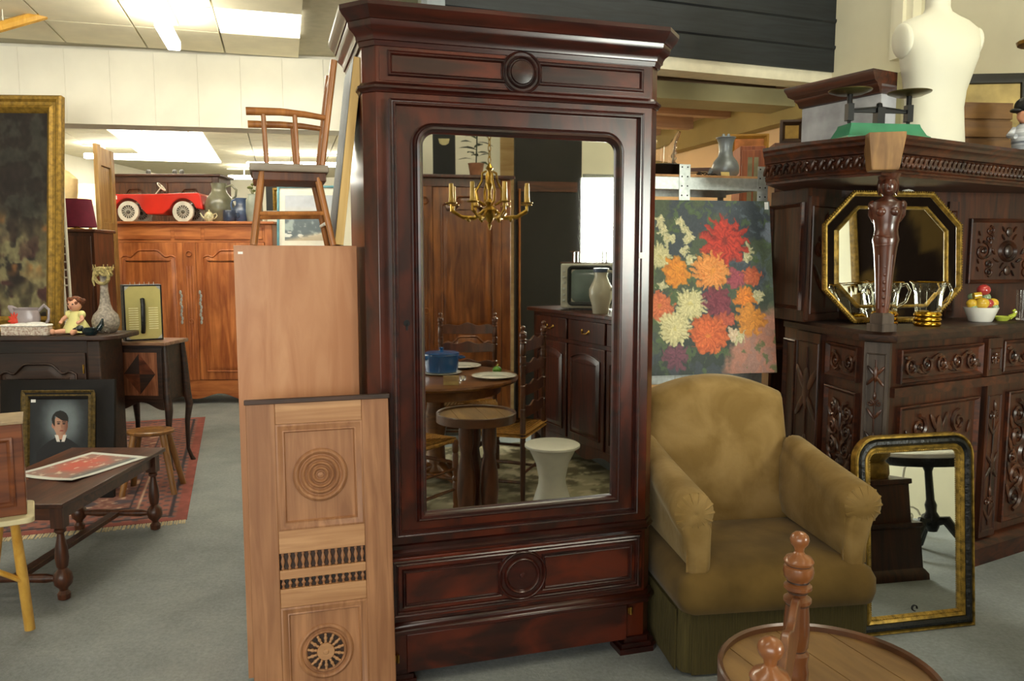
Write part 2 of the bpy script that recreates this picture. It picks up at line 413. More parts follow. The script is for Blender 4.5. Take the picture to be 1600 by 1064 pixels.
# right wall, running into depth
WALLC = plain('cream_wall', '#ddd7ba', .8, 0, .06, 1.5)
WALLS = plain('salmon_wall', '#e3c59a', .8, 0, .05, 1.2)
RW = Vector((2.52, 6.4, 0))
Twr = Matrix.Translation(RW) @ Matrix.Rotation(YAW+R(90),4,'Z')      # local x runs along VX (away), local y to the left
w = struct('wall_right', M().box(-9.4, .02, -.15, 0, 0, 4.62), WALLC); w.matrix_world = Twr
w = struct('wall_right_back', M().box(.02, 7.5, -.15, 0, 0, 4.0), WALLS); w.matrix_world = Twr
struct('wall_end', M().box(-2.05, .3, 0, .15, 0, 4.0), WALLS, loc=RW+VX*6.6, rot=(0,0,YAW))
OCHRE = plain('ochre_beam', '#9c8a52', .7, 0, .08, 3)
w = struct('trim_1', M().box(.15, 6.6, .0, .14, 2.70, 2.94), OCHRE); w.matrix_world = Twr
# black cladding of the mezzanine front, plank by plank
CY = R(20)
BLK = wood('black_stained_plank', '#14181c', '#23282d', .5, 'x', 2.0, blotch=.3, grain=14)
clad = struct('wall_mezzanine', M().box(-3.15, 0, .03, .2, 3.03, 4.62), BLK, loc=RW, rot=(0,0,CY))
pl_prof = [(0,.0),(.0,.165),(-.012,.178),(-.012,.196),(.03,.199),(.03,0)]
pm = M(); pm.loft([[(x, y+.0, z) for y, z in pl_prof] for x in (-3.15, -.002)], True, smooth=False)
pme = mesh_of('plank', pm); pme.materials.append(BLK)
for k in range(8): obj('plank', pme, None, clad, loc=(0,0,3.02+.2*k))
struct('trim_2', M().box(-3.15, .0, .02, .22, 2.93, 3.02), plain('cream_beam', '#e6dfc6', .7, 0, .04), loc=RW, rot=(0,0,CY))
POSTC = plain('blue_grey_post', '#9aa2a8', .6, 0, .06)
struct('column_mezzanine', M().box(-3.27, -3.15, -.03, .12, 2.9, 4.62), POSTC, loc=RW, rot=(0,0,CY))
# ceiling under the mezzanine with joists
PINK = plain('limewashed_boards', '#d8b494', .75, 0, .1, 2.5, vs=(.3,3,3))
mz = struct('ceiling_mezzanine', M().prism([(-3.2,.1),(0,.1),(0,6.6),(-2.1,6.6)], 3.02, 3.06), PINK, loc=RW, rot=(0,0,YAW))
JO = wood('limewashed_joist', '#b08e70', '#d2b090', .7, 'x', 1.5, blotch=.2, grain=8)
jm = mesh_of('joist', M().box(-2.1, -.14, 0, .1, 2.87, 3.02)); jm.materials.append(JO)
for k in range(9): obj('joist', jm, None, mz, loc=(0,.55+.68*k,0))
GREENJ = plain('green_grey_beam', '#a39c76', .7, 0, .08, 3)
struct('trim_3', M().box(-3.0, -.1, .28, .62, 2.80, 2.93), GREENJ, loc=RW, rot=(0,0,YAW))
# white conduit box on the right wall
c_ = dp(1392, 60, 5.75)
w = struct('trim_4', M().box(-.86, -.66, 0, .07, 2.95, 4.6).box(-.80, -.72, .07, .1, 3.1, 4.6), CREAM); w.matrix_world = Twr
w = struct('trim_5', M().box(-.95, -.35, 0, .10, 2.72, 2.84).box(-.72,-.66,0,.09,2.3,2.72), GREENJ); w.matrix_world = Twr

# ------------------------------------------------------------------ mirror-door wardrobe
W0 = Vector((0, 2.908, 0)) + UX*.035
wd = thing('wardrobe', 'tall dark red mahogany wardrobe with a large mirror door and moulded cornice', 'wardrobe', W0, YAW)
foot = [(-.56,.5),(-.56,.045),(-.518,0),(.518,0),(.56,.045),(.56,.5)]     # edge 5 = back
obj('carcass', M().prism(foot, .06, 2.3), MAHOG_V, wd, bev=.002)
co = M().off_loft(foot, [(0,2.285),(.008,2.285),(.012,2.30),(.018,2.302),(.020,2.315),(.026,2.325),(.040,2.337),(.044,2.345),(.046,2.36),(.05,2.362),(.055,2.372),(.066,2.383),(.074,2.398),(.074,2.412),(.06,2.416)], fixed=(5,))
obj('cornice', co, MAHOG_M, wd, smooth=25)
obj('waist_moulding', M().off_loft(foot, [(0,2.132),(.006,2.134),(.009,2.142),(.015,2.147),(.015,2.155),(.009,2.159),(.004,2.166),(0,2.166)], fixed=(5,)), MAHOG_M, wd)
fz = obj('frieze', M().box(-.505, .505, -.004, 0, 2.172, 2.282), MAHOG, wd)
PROF = [(0,.0),(0,-.004),(.003,-.008),(.006,-.005),(.009,-.005),(.012,-.009),(.015,-.004),(.016,0)]
def ring(m, cx, cz, r, w_, h, y=0.0, n=40):
    """raised round bead ring"""
    return m.frame(circ(cx,cz,r,n), [(0,y),(0.2*w_,y-.7*h),(.5*w_,y-h),(.8*w_,y-.7*h),(w_,y)], smooth=True)
def broken_frame(x0,x1,z0,z1,cx,gap,prof,y):
    m = M()
    P = [(i, y+q) for i, q in prof]
    m.frame(rect(x0,cx-gap,z0,z1), P); m.frame(rect(cx+gap,x1,z0,z1), P)
    return m
obj('panel_moulding', broken_frame(-.478,.478,2.187,2.272,0,.06,PROF,-.004), MAHOG_M, fz)
rm = M(); ring(rm,0,2.229,.058,.012,.012,-.004); ring(rm,0,2.229,.076,.012,.010,-.004); rm.lathe([(.044,.006),(.04,.012),(.02,.014),(0,.0145)],28,Tm(0,0,2.229)@FACE)
rm.prism_y(circ(0,2.229,.078,40),-.007,-.003)
obj('rosette', rm, MAHOG_M, fz)
door = obj('door', M().box(-.478, .468, -.026, 0, .577, 2.107), MAHOG_V, wd, bev=.002)
d2 = M(); DP = [(0,-.0),(0,-.012),(.004,-.017),(.008,-.014),(.010,-.014),(.013,-.020),(.018,-.020),(.021,-.010),(.022,0)]
d2.frame(rect(-.478,.468,.577,2.107), [(i, y-.026) for i, y in DP])
obj('door_moulding', d2, MAHOG_M, door)
d3 = M(); mo = rrect(-.402,.387,.630,2.032,.075,8,True)
d3.frame(mo, [(0,-.026),(0,-.038),(.006,-.046),(.012,-.043),(.014,-.050),(.022,-.052),(.028,-.044),(.031,-.036),(.036,-.034),(.037,-.026)], smooth=False)
obj('mirror_moulding', d3, MAHOG_M, door, smooth=30)
obj('mirror_glass', M().prism_y(rrect(-.366,.351,.665,1.997,.045,8,True),-.030,-.026), MIRROR, door)
d4 = M(); d4.prism_y(circ(-.428,1.345,.011,16),-.029,-.026); d4.prism_y(rect(-.431,-.425,1.32,1.345),-.029,-.026)
obj('keyhole', d4, BLACKIRON, door)
obj('price_tag', M().prism_y(rect(.452,.476,1.57,1.592),-.0475,-.0455), PAPER, door)
ms = M(); ms.off_loft(foot, [(0,.500),(.010,.502),(.014,.512),(.006,.522),(.006,.535),(.0,.54)], fixed=(5,)); obj('waist_moulding', ms, MAHOG_M, wd)
dr = obj('drawer', M().box(-.5,.5,-.014,0,.262,.492), MAHOG, wd, bev=.002)
obj('drawer_moulding', M().frame(rect(-.488,.488,.272,.482), [(i*1.3,y-.014) for i,y in PROF]), MAHOG_M, dr)
obj('panel_moulding', broken_frame(-.455,.455,.305,.450,0,.078,PROF,-.014), MAHOG_M, dr)
rm = M(); rm.prism_y(circ(0,.377,.098,40),-.018,-.012); ring(rm,0,.377,.072,.016,.014,-.017); ring(rm,0,.377,.097,.012,.010,-.016); rm.lathe([(.012,.018),(.01,.024),(.004,.026)],16,Tm(0,0,.377)@FACE)
obj('rosette', rm, MAHOG_M, dr)
obj('base_moulding', M().off_loft(foot, [(0,.205),(.022,.206),(.022,.216),(.018,.222),(.012,.226),(.010,.238),(.002,.246),(0,.246)], fixed=(5,)), MAHOG_M, wd)
obj('plinth', M().box(-.44,.44,-.012,0,.055,.2), MAHOG, wd, bev=.002)
fo = mesh_of('foot', M().prism([(-.085,-.03),(.06,-.03),(.085,-.005),(.085,.07),(-.085,.07)],0,.022).prism([(-.075,-.022),(.052,-.022),(.075,.0),(.075,.065),(-.075,.065)],.022,.04).prism([(-.06,-.012),(.04,-.012),(.06,.004),(.06,.06),(-.06,.06)],.04,.062))
fo.materials.append(MAHOG_M)
for x, y, r_ in ((.49,.0,0),(-.49,.07,math.pi),(.49,.43,0),(-.49,.5,math.pi)): obj('foot', fo, None, wd, loc=(x,y,0), rot=(0,0,r_))
hg = mesh_of('hinge', M().tube([(0,0,0),(0,0,.03)],.006,8).box(-.012,.0,.0,.004,.004,.026)); hg.materials.append(BRASS)
obj('hinge', hg, None, wd, loc=(-.475,-.014,.1)); obj('hinge', hg, None, wd, loc=(.455,-.016,.16))
# ------------------------------------------------------------------ left: cabinet, carved door, child's chair, canvas
CW, CD = .415, .38
c0 = dp(557, 383, 2.85); c0.z = 0                      # right front corner of the veneered cabinet
CTOP = dp(475, 383, 2.72).z
cb = thing('veneered_cabinet', 'tall plain reddish veneered cabinet standing beside the mirror wardrobe', 'cabinet', c0 - UX*CW/2, YAW)
obj('body', M().box(-CW/2+.003,CW/2-.003,.016,CD,.06,CTOP-.02), VENEER, cb)
obj('front_panel', M().box(-CW/2,CW/2,0,.016,.06,CTOP-.001), VENEER, cb, bev=.001)
obj('top_board', M().box(-CW/2,CW/2,.0165,CD,CTOP-.02,CTOP), VENEER, cb, bev=.001)
obj('plinth', M().box(-CW/2+.02,CW/2-.02,.03,CD,0,.06), WALNUT_X, cb)
obj('price_tag', M().box(-CW/2+.014,-CW/2+.03,-.001,0,CTOP-.03,CTOP-.022), PAPER, cb)

# carved cupboard door leaning in front
DHH, DWW = 1.105, .468
tp = dp(497, 629, 2.66)
lean = math.asin(.10/DHH)
base = Vector((tp.x, tp.y, 0)) - VX*.10
cd = thing('carved_door', 'honey oak cupboard door with carved rings and spindle rows leaning against cabinet', 'door panel', base, rot=(-lean, 0, YAW))
hw = DWW/2
obj('stile', M().box(-hw,-hw+.092,-.024,0,0,DHH), OAK, cd, bev=.003)
obj('stile', M().box(hw-.092,hw,-.024,0,0,DHH), OAK, cd, bev=.003)
xi = hw-.092
def Z(py): return DHH*(1-(py-629)/ (1064-629+66))         # picture row on the door -> height
rails = [(DHH-.082,DHH-.001),(.592,.668),(.505,.535),(.41,.472),(0,.075)]
for a, b_ in rails: obj('rail', M().box(-xi,xi,-.021,-.002,a,b_), OAK_P, cd, bev=.002)
obj('top_cap', M().box(-hw-.004,hw+.004,-.03,.004,DHH-.012,DHH+.004), BLACKOAK, cd, bev=.002)
def ring_panel(z0,z1,name):
    p = obj('panel', M().box(-xi,xi,-.012,0,z0,z1), OAK, cd)
    m = M(); m.frame(rect(-xi,xi,z0,z1), [(0,-.012),(0,-.022),(.006,-.024),(.022,-.017),(.026,-.019),(.030,-.012)])
    obj('panel_moulding', m, OAK, p)
    return p
p1 = ring_panel(.668,DHH-.082,'a'); zc = (.668+DHH-.082)/2
m = M(); m.prism_y(circ(0,zc,.088,48),-.015,-.01)
for r_, w_ in ((.090,.020),(.066,.016),(.047,.014),(.030,.014)): ring(m,0,zc,r_,w_,.010,-.015,48)
m.lathe([(.012,.015),(.010,.021),(.003,.023)],20,Tm(0,0,zc)@FACE)
obj('carved_rings', m, OAK, p1)
p2 = obj('panel', M().box(-xi,xi,-.012,-.008,.075,.41), OAK, cd)
m = M(); m.frame(rect(-xi,xi,.075,.41), [(0,-.012),(0,-.022),(.006,-.024),(.022,-.017),(.026,-.019),(.030,-.012)]); obj('panel_moulding', m, OAK, p2)
zc = .245
m = M(); ring(m,0,zc,.094,.018,.009,-.012,48); ring(m,0,zc,.072,.012,.008,-.012,48); obj('carved_rings', m, OAK, p2)
obj('wheel_recess', M().prism_y(circ(0,zc,.062,40),-.0135,-.012), BLACKOAK, p2)
obj('wheel_hub', M().lathe([(.028,.012),(.030,.018),(.028,.022),(.010,.021),(.008,.024),(.002,.025)],24,Tm(0,0,zc)@FACE), OAK_P, p2)
sp_prof = [(.0022,0),(.004,.003),(.0028,.006),(.0052,.011),(.0028,.016),(.004,.019),(.0022,.022)]
spoke = mesh_of('spoke', M().lathe([(r_*1.25,z*1.5) for r_,z in sp_prof],8)); spoke.materials.append(OAK_P)
for k in range(14):
    a = 2*math.pi*k/14
    obj('spoke', spoke, None, p2, loc=(.029*math.sin(a),-.018,zc+.029*math.cos(a)), rot=(0,a,0))
sp_prof2 = [(.004,0),(.0055,.004),(.003,.007),(.0035,.010),(.0075,.020),(.0035,.030),(.003,.032),(.0055,.036),(.004,.040)]
for z0, z1 in ((.535,.592),(.472,.505)):
    gl = obj('grille', M().box(-xi,xi,-.006,-.003,z0,z1), BLACKOAK, cd)
    n_ = 13; s_ = (z1-z0)/.040
    sm_ = mesh_of('spindle', M().lathe([(r_,z*s_) for r_,z in sp_prof2],8)); sm_.materials.append(OAK)
    for k in range(n_): obj('spindle', sm_, None, gl, loc=(-xi+(k+.5)*2*xi/n_,-.012,z0))

# child's armchair on top of the cabinet
kid = thing('child_armchair', 'small brown wooden armchair for a child standing on the veneered cabinet', 'chair', (0,0,0), R(-73))
kw, kd = .13, .13
SZ = .247
obj('seat', M().prism([(-.145,-.15),(.145,-.15),(.135,.145),(-.135,.145)],SZ,SZ+.026), wood('worn_seat','#5d4a38','#8f8170',.55,'y',2.5,blotch=.5,blotch_col='#b7b0a4',grain=8), kid, bev=.004)
obj('seat_rail', M().box(-.125,.125,-.14,.135,SZ-.03,SZ), WALNUT, kid, bev=.003)
def leg(m, x0,y0,z0,x1,y1,z1,r0,r1): m.tube([(x0,y0,z0),((x0+x1)/2,(y0+y1)/2,(z0+z1)/2),(x1,y1,z1)],[r0,(r0+r1)/2,r1],10); return m
for sx in (-1,1):
    obj('leg', leg(M(), sx*.145,-.145,0, sx*.115,-.105,SZ,.0115,.0135), BEECH, kid)
    obj('leg', leg(M(), sx*.145,.155,0, sx*.11,.10,SZ,.0115,.0135), BEECH, kid)
    obj('stretcher', M().tube([(sx*.132,-.125,.105),(sx*.13,.125,.11)],.0075,8), BEECH, kid)
    obj('back_post', leg(M(), sx*.115,.12,SZ+.02, sx*.125,.175,.625,.012,.0135), BEECH, kid)
    obj('armrest', M().tube([(sx*.135,-.155,.44),(sx*.135,-.03,.443),(sx*.125,.06,.44),(sx*.118,.15,.432)],[.0135,.0125,.011,.009],10), BEECH, kid)
    for y_ in (-.085,.03): obj('arm_post', leg(M(), sx*.125,y_,SZ+.02, sx*.135,y_-.008,.435,.008,.009), BEECH, kid)
obj('stretcher', M().tube([(-.13,.128,.075),(.13,.128,.075)],.006,8), WHITE, kid)
for z_, y_ in ((.40,.142),(.585,.168)): obj('back_rail', M().tube([(-.12,y_,z_),(.12,y_,z_)],.0075,8), BEECH, kid)
for x_ in (-.07,-.035,0,.035,.07): obj('back_spindle', M().tube([(x_,.142,.40),(x_,.168,.585)],.005,6), BEECH, kid)
kid.scale = (1,.88,1); fk = dp(455, 380, 2.86); kid.location = (fk.x, fk.y, CTOP)

# canvas leaning on the side of the wardrobe
cv = thing('leaning_canvas', 'grey landscape canvas with bare pine edge leaning on the wardrobe side', 'painting', (0,0,CTOP), rot=(R(-7.0),0,R(-73)))
p = dp(523, 380, 2.825)
cv.location = (p.x, p.y, CTOP+.004)
cvh, cvw = .655, .34
obj('stretcher_frame', M().box(-cvw,0,0,.03,0.0015,cvh), PINE, cv, bev=.001)
PAINTED = attr_mat('oil_paint', .6, .35, 140)
PRINT = attr_mat('printed_surface', .55, .05, 60)
def grey_land(U,V):
    n = fbm(U,V,6,3); c = mixc(np.broadcast_to(hx('#9aa4ac'),U.shape+(3,)), hx('#5d6468'), sst(.3,.75,V)+ (n-.5)*.8)
    c = mixc(c, hx('#4a3f44'), sst(.7,.95,V)*.7); c = mixc(c, hx('#b7bec4'), sst(.55,.75,n)*(1-V)); return c
paint_grid('painted_surface', -cvw+.001, -.001, .003, cvh-.002, -.0012, 40, 80, grey_land, PAINTED, cv)

# ------------------------------------------------------------------ far left: armoire and what stands on it
def armoire(name, label, loc, yaw, w, h, d, wv, wx, apron=.16, top=True, seed=1, steel=True, frieze=True, ncol=2, group=None, two=False):
    a = thing(name, label, 'armoire', loc, yaw, group)
    hw = w/2
    obj('carcass', M().box(-hw+.01,hw-.01,.03,d,.2,h-.03), wv, a)
    st = .085
    for sx in (-1,1):
        obj('corner_stile', M().box(sx*hw-(st if sx>0 else 0), sx*hw+(0 if sx>0 else st), 0,.06,.0,h-.03), wv, a, bev=.008)
    # scalloped apron
    pts = [(-hw+st,.22),(hw-st,.22)] + [(hw-st-(w-2*st)*t, apron-.02+.045*math.cos(t*math.pi*6)*(.6+.4*abs(2*t-1))) for t in [k/40 for k in range(41)]]
    obj('apron', M().prism_y([(x,z-.06) for x,z in pts[2:]][::-1]+[(hw-st,.26),(-hw+st,.26)],.004,.04), wx, a, bev=.004)
    zt = h-.22 if frieze else h-.1
    obj('top_rail', M().box(-hw+st,hw-st,.006,.04,zt,h-.03), wx, a, bev=.003)
    if frieze:
        for k in range(3):
            x0 = -hw+st+.02+(w-2*st-.02)*[0,.40,.60][k]; x1 = -hw+st+(w-2*st-.02)*[.39,.59,1][k]
            obj('frieze_panel', M().box(x0,x1,-.004,.006,zt+.03,h-.055), wx, a, bev=.005)
    obj('top_board', M().box(-hw-.03,hw+.03,-.04,d+.02,h-.03,h), wx, a, bev=.008)
    cs = .13
    obj('centre_stile', M().box(-cs/2,cs/2,-.006,.03,.26,zt), wv, a, bev=.004)
    fl_ = M()
    for k in range(3): fl_.tube([(-.03+.03*k,-.006,.5),(-.03+.03*k,-.006,zt-.25)],.008,6)
    ring(fl_,0,zt-.12,.035,.016,.012,-.006,24); ring(fl_,0,(zt+.26)/2-.1,.03,.014,.012,-.006,24)
    obj('fluting', fl_, wv, a)
    for sx in (-1,1):
        x0, x1 = (-hw+st+.003,-cs/2-.003) if sx<0 else (cs/2+.003,hw-st-.003)
        dd = obj('door', M().box(x0,x1,-.002,.03,.265,zt-.004), wv, a, bev=.004)
        q = .085
        def pan(z0,z1,dip):
            out = arch_top(x0+q,x1-q,z0,z1,dip)
            pm = M().off_loft(out, [(0,-.002),(-.004,-.004),(-.03,-.016),(-.05,-.016)], plane='y'); obj('panel', pm, wv, dd, smooth=30)
            obj('panel_moulding', M().frame(out, [(-.016,-.002),(-.014,-.012),(-.006,-.016),(0,-.010),(.004,-.002)]), wv, dd, smooth=30)
        if two: pan(.265+.72, zt-.09, .075); pan(.265+.08, .265+.62, .06)
        else: pan(.265+.10, zt-.09, .075)
        if steel:
            m = M(); xe = x1-.035 if sx<0 else x0+.035
            zs = (zt+.26)/2+.05
            for k in range(9): m.ell((xe+.006*math.sin(k*2.1),-.006,zs-.16+.04*k),(.014,.004,.024),8,5)
            obj('escutcheon', m, STEEL, dd)
    return a
ARM_Y = 8.5; ARH = dp(300, 346, ARM_Y).z
ax0, ax1 = dp(163, 346, ARM_Y).x, dp(424, 346, ARM_Y).x
arm = armoire('cherry_armoire', 'large orange cherry armoire with toy car and jugs on its top', ((ax0+ax1)/2, ARM_Y, 0), R(1), ax1-ax0, ARH, .55, CHERRY, CHERRY_X)
obj('price_tag', M().box(ax0-(ax0+ax1)/2+.10,ax0-(ax0+ax1)/2+.14,-.003,0,ARH-.27,ARH-.24), PAPER, arm)

# pedal car
k1 = 1/FPX*8.75
car = thing('pedal_car', 'red tin pedal car with white spoked wheels on the cherry armoire', 'toy car', (dp(160,345,8.75).x, 8.75, ARH), R(1))
RED = plain('red_enamel', '#c02a20', .28, 0, .12, 3, coat=.6)
WHEELW = plain('white_tyre', '#c9c6ba', .5, 0, .08)
L_ = 155*k1; wr = 16.5*k1
side = [(0,.12),(.02,.10),(.22*L_/1.09-.0,.11)]
def arc(cx, cz, r, a0, a1, n=8): return [(cx+r*math.cos(R(a0+(a1-a0)*k/n)), cz+r*math.sin(R(a0+(a1-a0)*k/n))) for k in range(n+1)]
x1w, x2w = 40*k1, 124*k1
outl = [(0,.105)] + arc(x1w,wr,wr*1.25,165,15) + [(x1w+wr*1.7,.09),(x2w-wr*1.9,.09)] + arc(x2w,wr,wr*1.25,165,15) + [(L_,.14),(L_-.02,.30),(L_-.05,.325),(L_*.55,.31),(.03,.305),(0,.30)]
obj('body', M().prism_y(outl,0,.36), RED, car, bev=.012)
obj('seat_well', M().box(L_*.2,L_*.5,.05,.31,.305,.313), plain('grey_vinyl','#6b6660',.6), car)
wm = M(); wm.lathe([(wr*.62,-.02),(wr*.95,-.022),(wr,-.01),(wr,.01),(wr*.95,.022),(wr*.62,.02),(wr*.62,-.02)],24,FACE,cap=False)
wm = mesh_of('tyre', wm); wm.materials.append(WHEELW)
hm = M(); hm.lathe([(wr*.62,-.008),(wr*.62,.006),(wr*.2,.008),(wr*.16,.025),(.002,.03)],24,FACE)
hm = mesh_of('hub', hm); hm.materials.append(plain('dark_hub','#5a584e',.4,.4))
spk = M()
for k in range(16):
    a = 2*math.pi*k/16; spk.tube([(wr*.15*math.cos(a),-.012,wr*.15*math.sin(a)),(wr*.62*math.cos(a),-.010,wr*.62*math.sin(a))],.0035,5)
spk = mesh_of('spokes', spk); spk.materials.append(WHEELW)
for x_ in (x1w,x2w):
    for y_ in (.02,.34):
        t_ = obj('tyre', wm, None, car, loc=(x_,y_,wr)); obj('hub', hm, None, t_); obj('spokes', spk, None, t_)
    obj('axle', M().tube([(x_,.02,wr),(x_,.34,wr)],.008,8), BLACKIRON, car)
sw = M(); sw.tube([(.055*math.cos(2*math.pi*k/20),.055*math.sin(2*math.pi*k/20),0) for k in range(21)],.006,6,Tm(L_*.53,.18,.40,0,R(50),0))
sw.tube([(L_*.46,.18,.31),(L_*.53,.18,.40)],.006,6)
for a in (0,2.09,4.18): sw.tube([(0,0,0),(.055*math.cos(a),.055*math.sin(a),0)],.005,5,Tm(L_*.53,.18,.40,0,R(50),0))
obj('steering_wheel', sw, plain('ivory_plastic','#d8d2c0',.4), car)
obj('number_plate', M().box(.04,.17,-.003,0,.25,.29), PAPER, car)

def lathe_thing(name, label, cat, loc, prof, mat, seg=28, handle=None, group=None, lid=None, neck=None):
    t = thing(name, label, cat, loc, 0, group)
    obj('body', M().lathe(prof, seg), mat, t, smooth=50)
    if handle: obj('handle', M().tube(*handle), mat, t)
    return t
STONE = plain('olive_stoneware', '#6d6c58', .3, 0, .25, 6, coat=.3)
BLUEG = plain('blue_grey_stoneware', '#4a5a78', .3, 0, .3, 8, coat=.3)
GREYP = plain('grey_green_pottery', '#8b9084', .5, 0, .15, 8)
def on(px, py=345, Y=8.72): q = dp(px, py, Y); return (q.x, Y, ARH)
hj = .43
lathe_thing('stoneware_jug', 'big olive stoneware jug with handle beside the red pedal car', 'jug', on(344,345,8.86), [(.09,0),(.10,.01),(.155,.12),(.16,.19),(.13,.27),(.085,.33),(.075,.37),(.085,hj),(.075,hj),(.06,.36)], STONE,
            handle=([(.075,0,.39),(.14,0,.41),(.19,0,.36),(.18,0,.29),(.14,0,.25)],.013,8))
tp_ = thing('small_teapot', 'small cream painted teapot in front of the olive jug', 'teapot', on(327,343,8.52), 0)
TPOT = plain('cream_painted_china', '#d8cfae', .25, 0, .25, 40, coat=.4, c2='#9c9466')
obj('body', M().lathe([(.03,0),(.035,.008),(.05,.04),(.045,.075),(.03,.09)],20), TPOT, tp_)
obj('lid', M().lathe([(.032,.09),(.02,.102),(.006,.108),(.009,.118),(.002,.124)],16), TPOT, tp_)
obj('spout', M().tube([(-.04,0,.03),(-.075,0,.055),(-.095,0,.09)],[.013,.009,.007],8), TPOT, tp_)
obj('handle', M().tube([(.043,0,.075),(.075,0,.085),(.085,0,.06),(.06,0,.03),(.044,0,.03)],.006,7), TPOT, tp_)
lathe_thing('blue_jug', 'blue grey salt glazed jug behind the small blue mug', 'jug', on(378,345,8.80), [(.07,0),(.075,.01),(.105,.09),(.10,.14),(.06,.19),(.055,.22),(.068,.265),(.06,.265),(.045,.2)], BLUEG,
            handle=([(-.06,0,.25),(-.10,0,.24),(-.115,0,.19),(-.10,0,.14)],.012,8))
lathe_thing('blue_mug', 'low dark blue stoneware mug between olive jug and blue jug', 'mug', on(359,345,8.56), [(.06,0),(.068,.01),(.068,.11),(.062,.12),(.056,.12),(.056,.02)], plain('dark_blue_stoneware','#2e3a52',.3,0,.3,10,coat=.3),
            handle=([(.066,0,.10),(.10,0,.09),(.10,0,.05),(.066,0,.03)],.008,7))
pp = thing('planter_pot', 'grey green pot with sprigs at the end of the armoire', 'plant pot', on(398,345,8.7), 0)
obj('pot', M().lathe([(.075,0),(.08,.01),(.09,.12),(.085,.24),(.06,.28),(.062,.30),(.05,.30),(.05,.25)],24), GREYP, pp)
LEAF = plain('sprig_leaf', '#7a8040', .6, 0, .3, 30)
for k in range(9):
    a = k*2.4; m = M(); q = (.05*math.cos(a), .05*math.sin(a), .34+.03*(k%3)); m.tube([(0,0,.28),(q[0]*.5,q[1]*.5,.31),q],.003,5); m.ell(q,(.02,.02,.014),8,5); obj('sprig', m, LEAF, pp)

# cupboard behind the car
bc = armoire('brown_cupboard', 'tall brown cupboard standing behind the red pedal car', ((dp(166,300,9.9).x+dp(342,300,9.9).x)/2, 9.9, 0), 0, 176/FPX*9.8, dp(250,272,9.9).z, .45, WALNUT, WALNUT_X, steel=False, frieze=False)
# small dark jars on top of it
for px_ in (232, 273, 284): 
    q = dp(px_, 272, 10.1); lathe_thing('small_jar', {232:'tiny dark jar alone on the brown cupboard top',273:'tiny grey jar on the brown cupboard, left of the two together',284:'tiny grey jar on the brown cupboard, nearer the olive jug'}[px_], 'jar', (q.x,10.1,dp(250,272,9.9).z), [(.016,0),(.026,.01),(.03,.05),(.022,.07),(.015,.075)], plain('jar_%d'%px_,'#4c4a44',.4), 14)
# old panelled door leaning to the left of the armoire
od = thing('old_wooden_door', 'narrow old wooden door with panels leaning behind the armoire end', 'door', (dp(158,400,7.94).x, 7.94, 0), rot=(0,0,R(100)))
odh = dp(153,226,8.0).z
ODW = wood('old_brown_door','#84622f','#b08a50',.6,'z',2,blotch=.4,grain=10)
obj('stile', M().box(-.05,.06,-.03,.01,0,odh), ODW, od, bev=.006); obj('stile', M().box(.36,.47,-.03,.01,0,odh-.02), ODW, od, bev=.006)
for z_ in (.0,.9,1.75,odh-.2): obj('rail', M().box(.06,.36,-.026,.006,z_,z_+.18), ODW, od, bev=.004)
for z0,z1 in ((.18,.9),(1.08,1.75),(1.93,odh-.2)): obj('panel', M().off_loft(rect(.06,.36,z0,z1),[(0,-.006),(-.03,-.016),(-.04,-.016)],plane='y'), ODW, od)

# seascape and things right of the armoire
sc_ = thing('low_cupboard', 'plain brown cupboard behind the child armchair, under the seascape picture', 'cupboard', (dp(478,400,8.4).x, 8.4, 0), 0)
sch = dp(450,388,8.4).z
obj('body', M().box(-.34,.34,0,.45,.06,sch-.03), WALNUT, sc_); obj('top_board', M().box(-.36,.36,-.03,.46,sch-.03,sch), WALNUT_X, sc_, bev=.004)
for sx in (-1,1):
    dd = obj('door', M().box(-.33 if sx<0 else .005, -.005 if sx<0 else .33, -.018, 0, .1, sch-.06), WALNUT, sc_, bev=.004); obj('knob', M().ell((sx*.04,-.03,.8),.014), BRASS, dd)
obj('plinth', M().box(-.32,.32,.02,.45,0,.06), WALNUT_X, sc_)
sp = thing('seascape_picture', 'seascape with white mount and pale blue frame behind the child armchair', 'picture', (dp(480,388,8.45).x, 8.47, sch+.002), rot=(R(-6),0,0))
spw, sph = .30, .66
obj('frame', M().frame(rect(-spw-.02,spw+.02,0,sph), [(0,0),(0,-.02),(.012,-.024),(.022,-.018),(.022,0)]), plain('pale_blue_frame','#6ba4b4',.5), sp)
obj('mount', M().box(-spw,spw,-.004,0,.02,sph-.02), WHITE, sp)
def sea(U,V):
    n = fbm(U,V,7,21); c = mixc(np.broadcast_to(hx('#b9c0cc'),U.shape+(3,)), hx('#d8cfc0'), sst(.2,.5,V)); c = mixc(c, hx('#66737a'), sst(.5,.52,V)); 
    c = mixc(c, hx('#9aa8a8'), sst(.55,.7,n)*(V>.5)); c = mixc(c, hx('#dfe2de'), sst(.62,.68,fbm(U*.3,V,16,9,3))*(V>.6)); c = mixc(c, hx('#c2b49c'), sst(.82,.95,V+.2*U-.1)); return c+(n-.5)[...,None]*.12
paint_grid('painted_surface', -spw+.06, spw-.03, .08, sph-.1, -.006, 70, 60, sea, PRINT, sp)
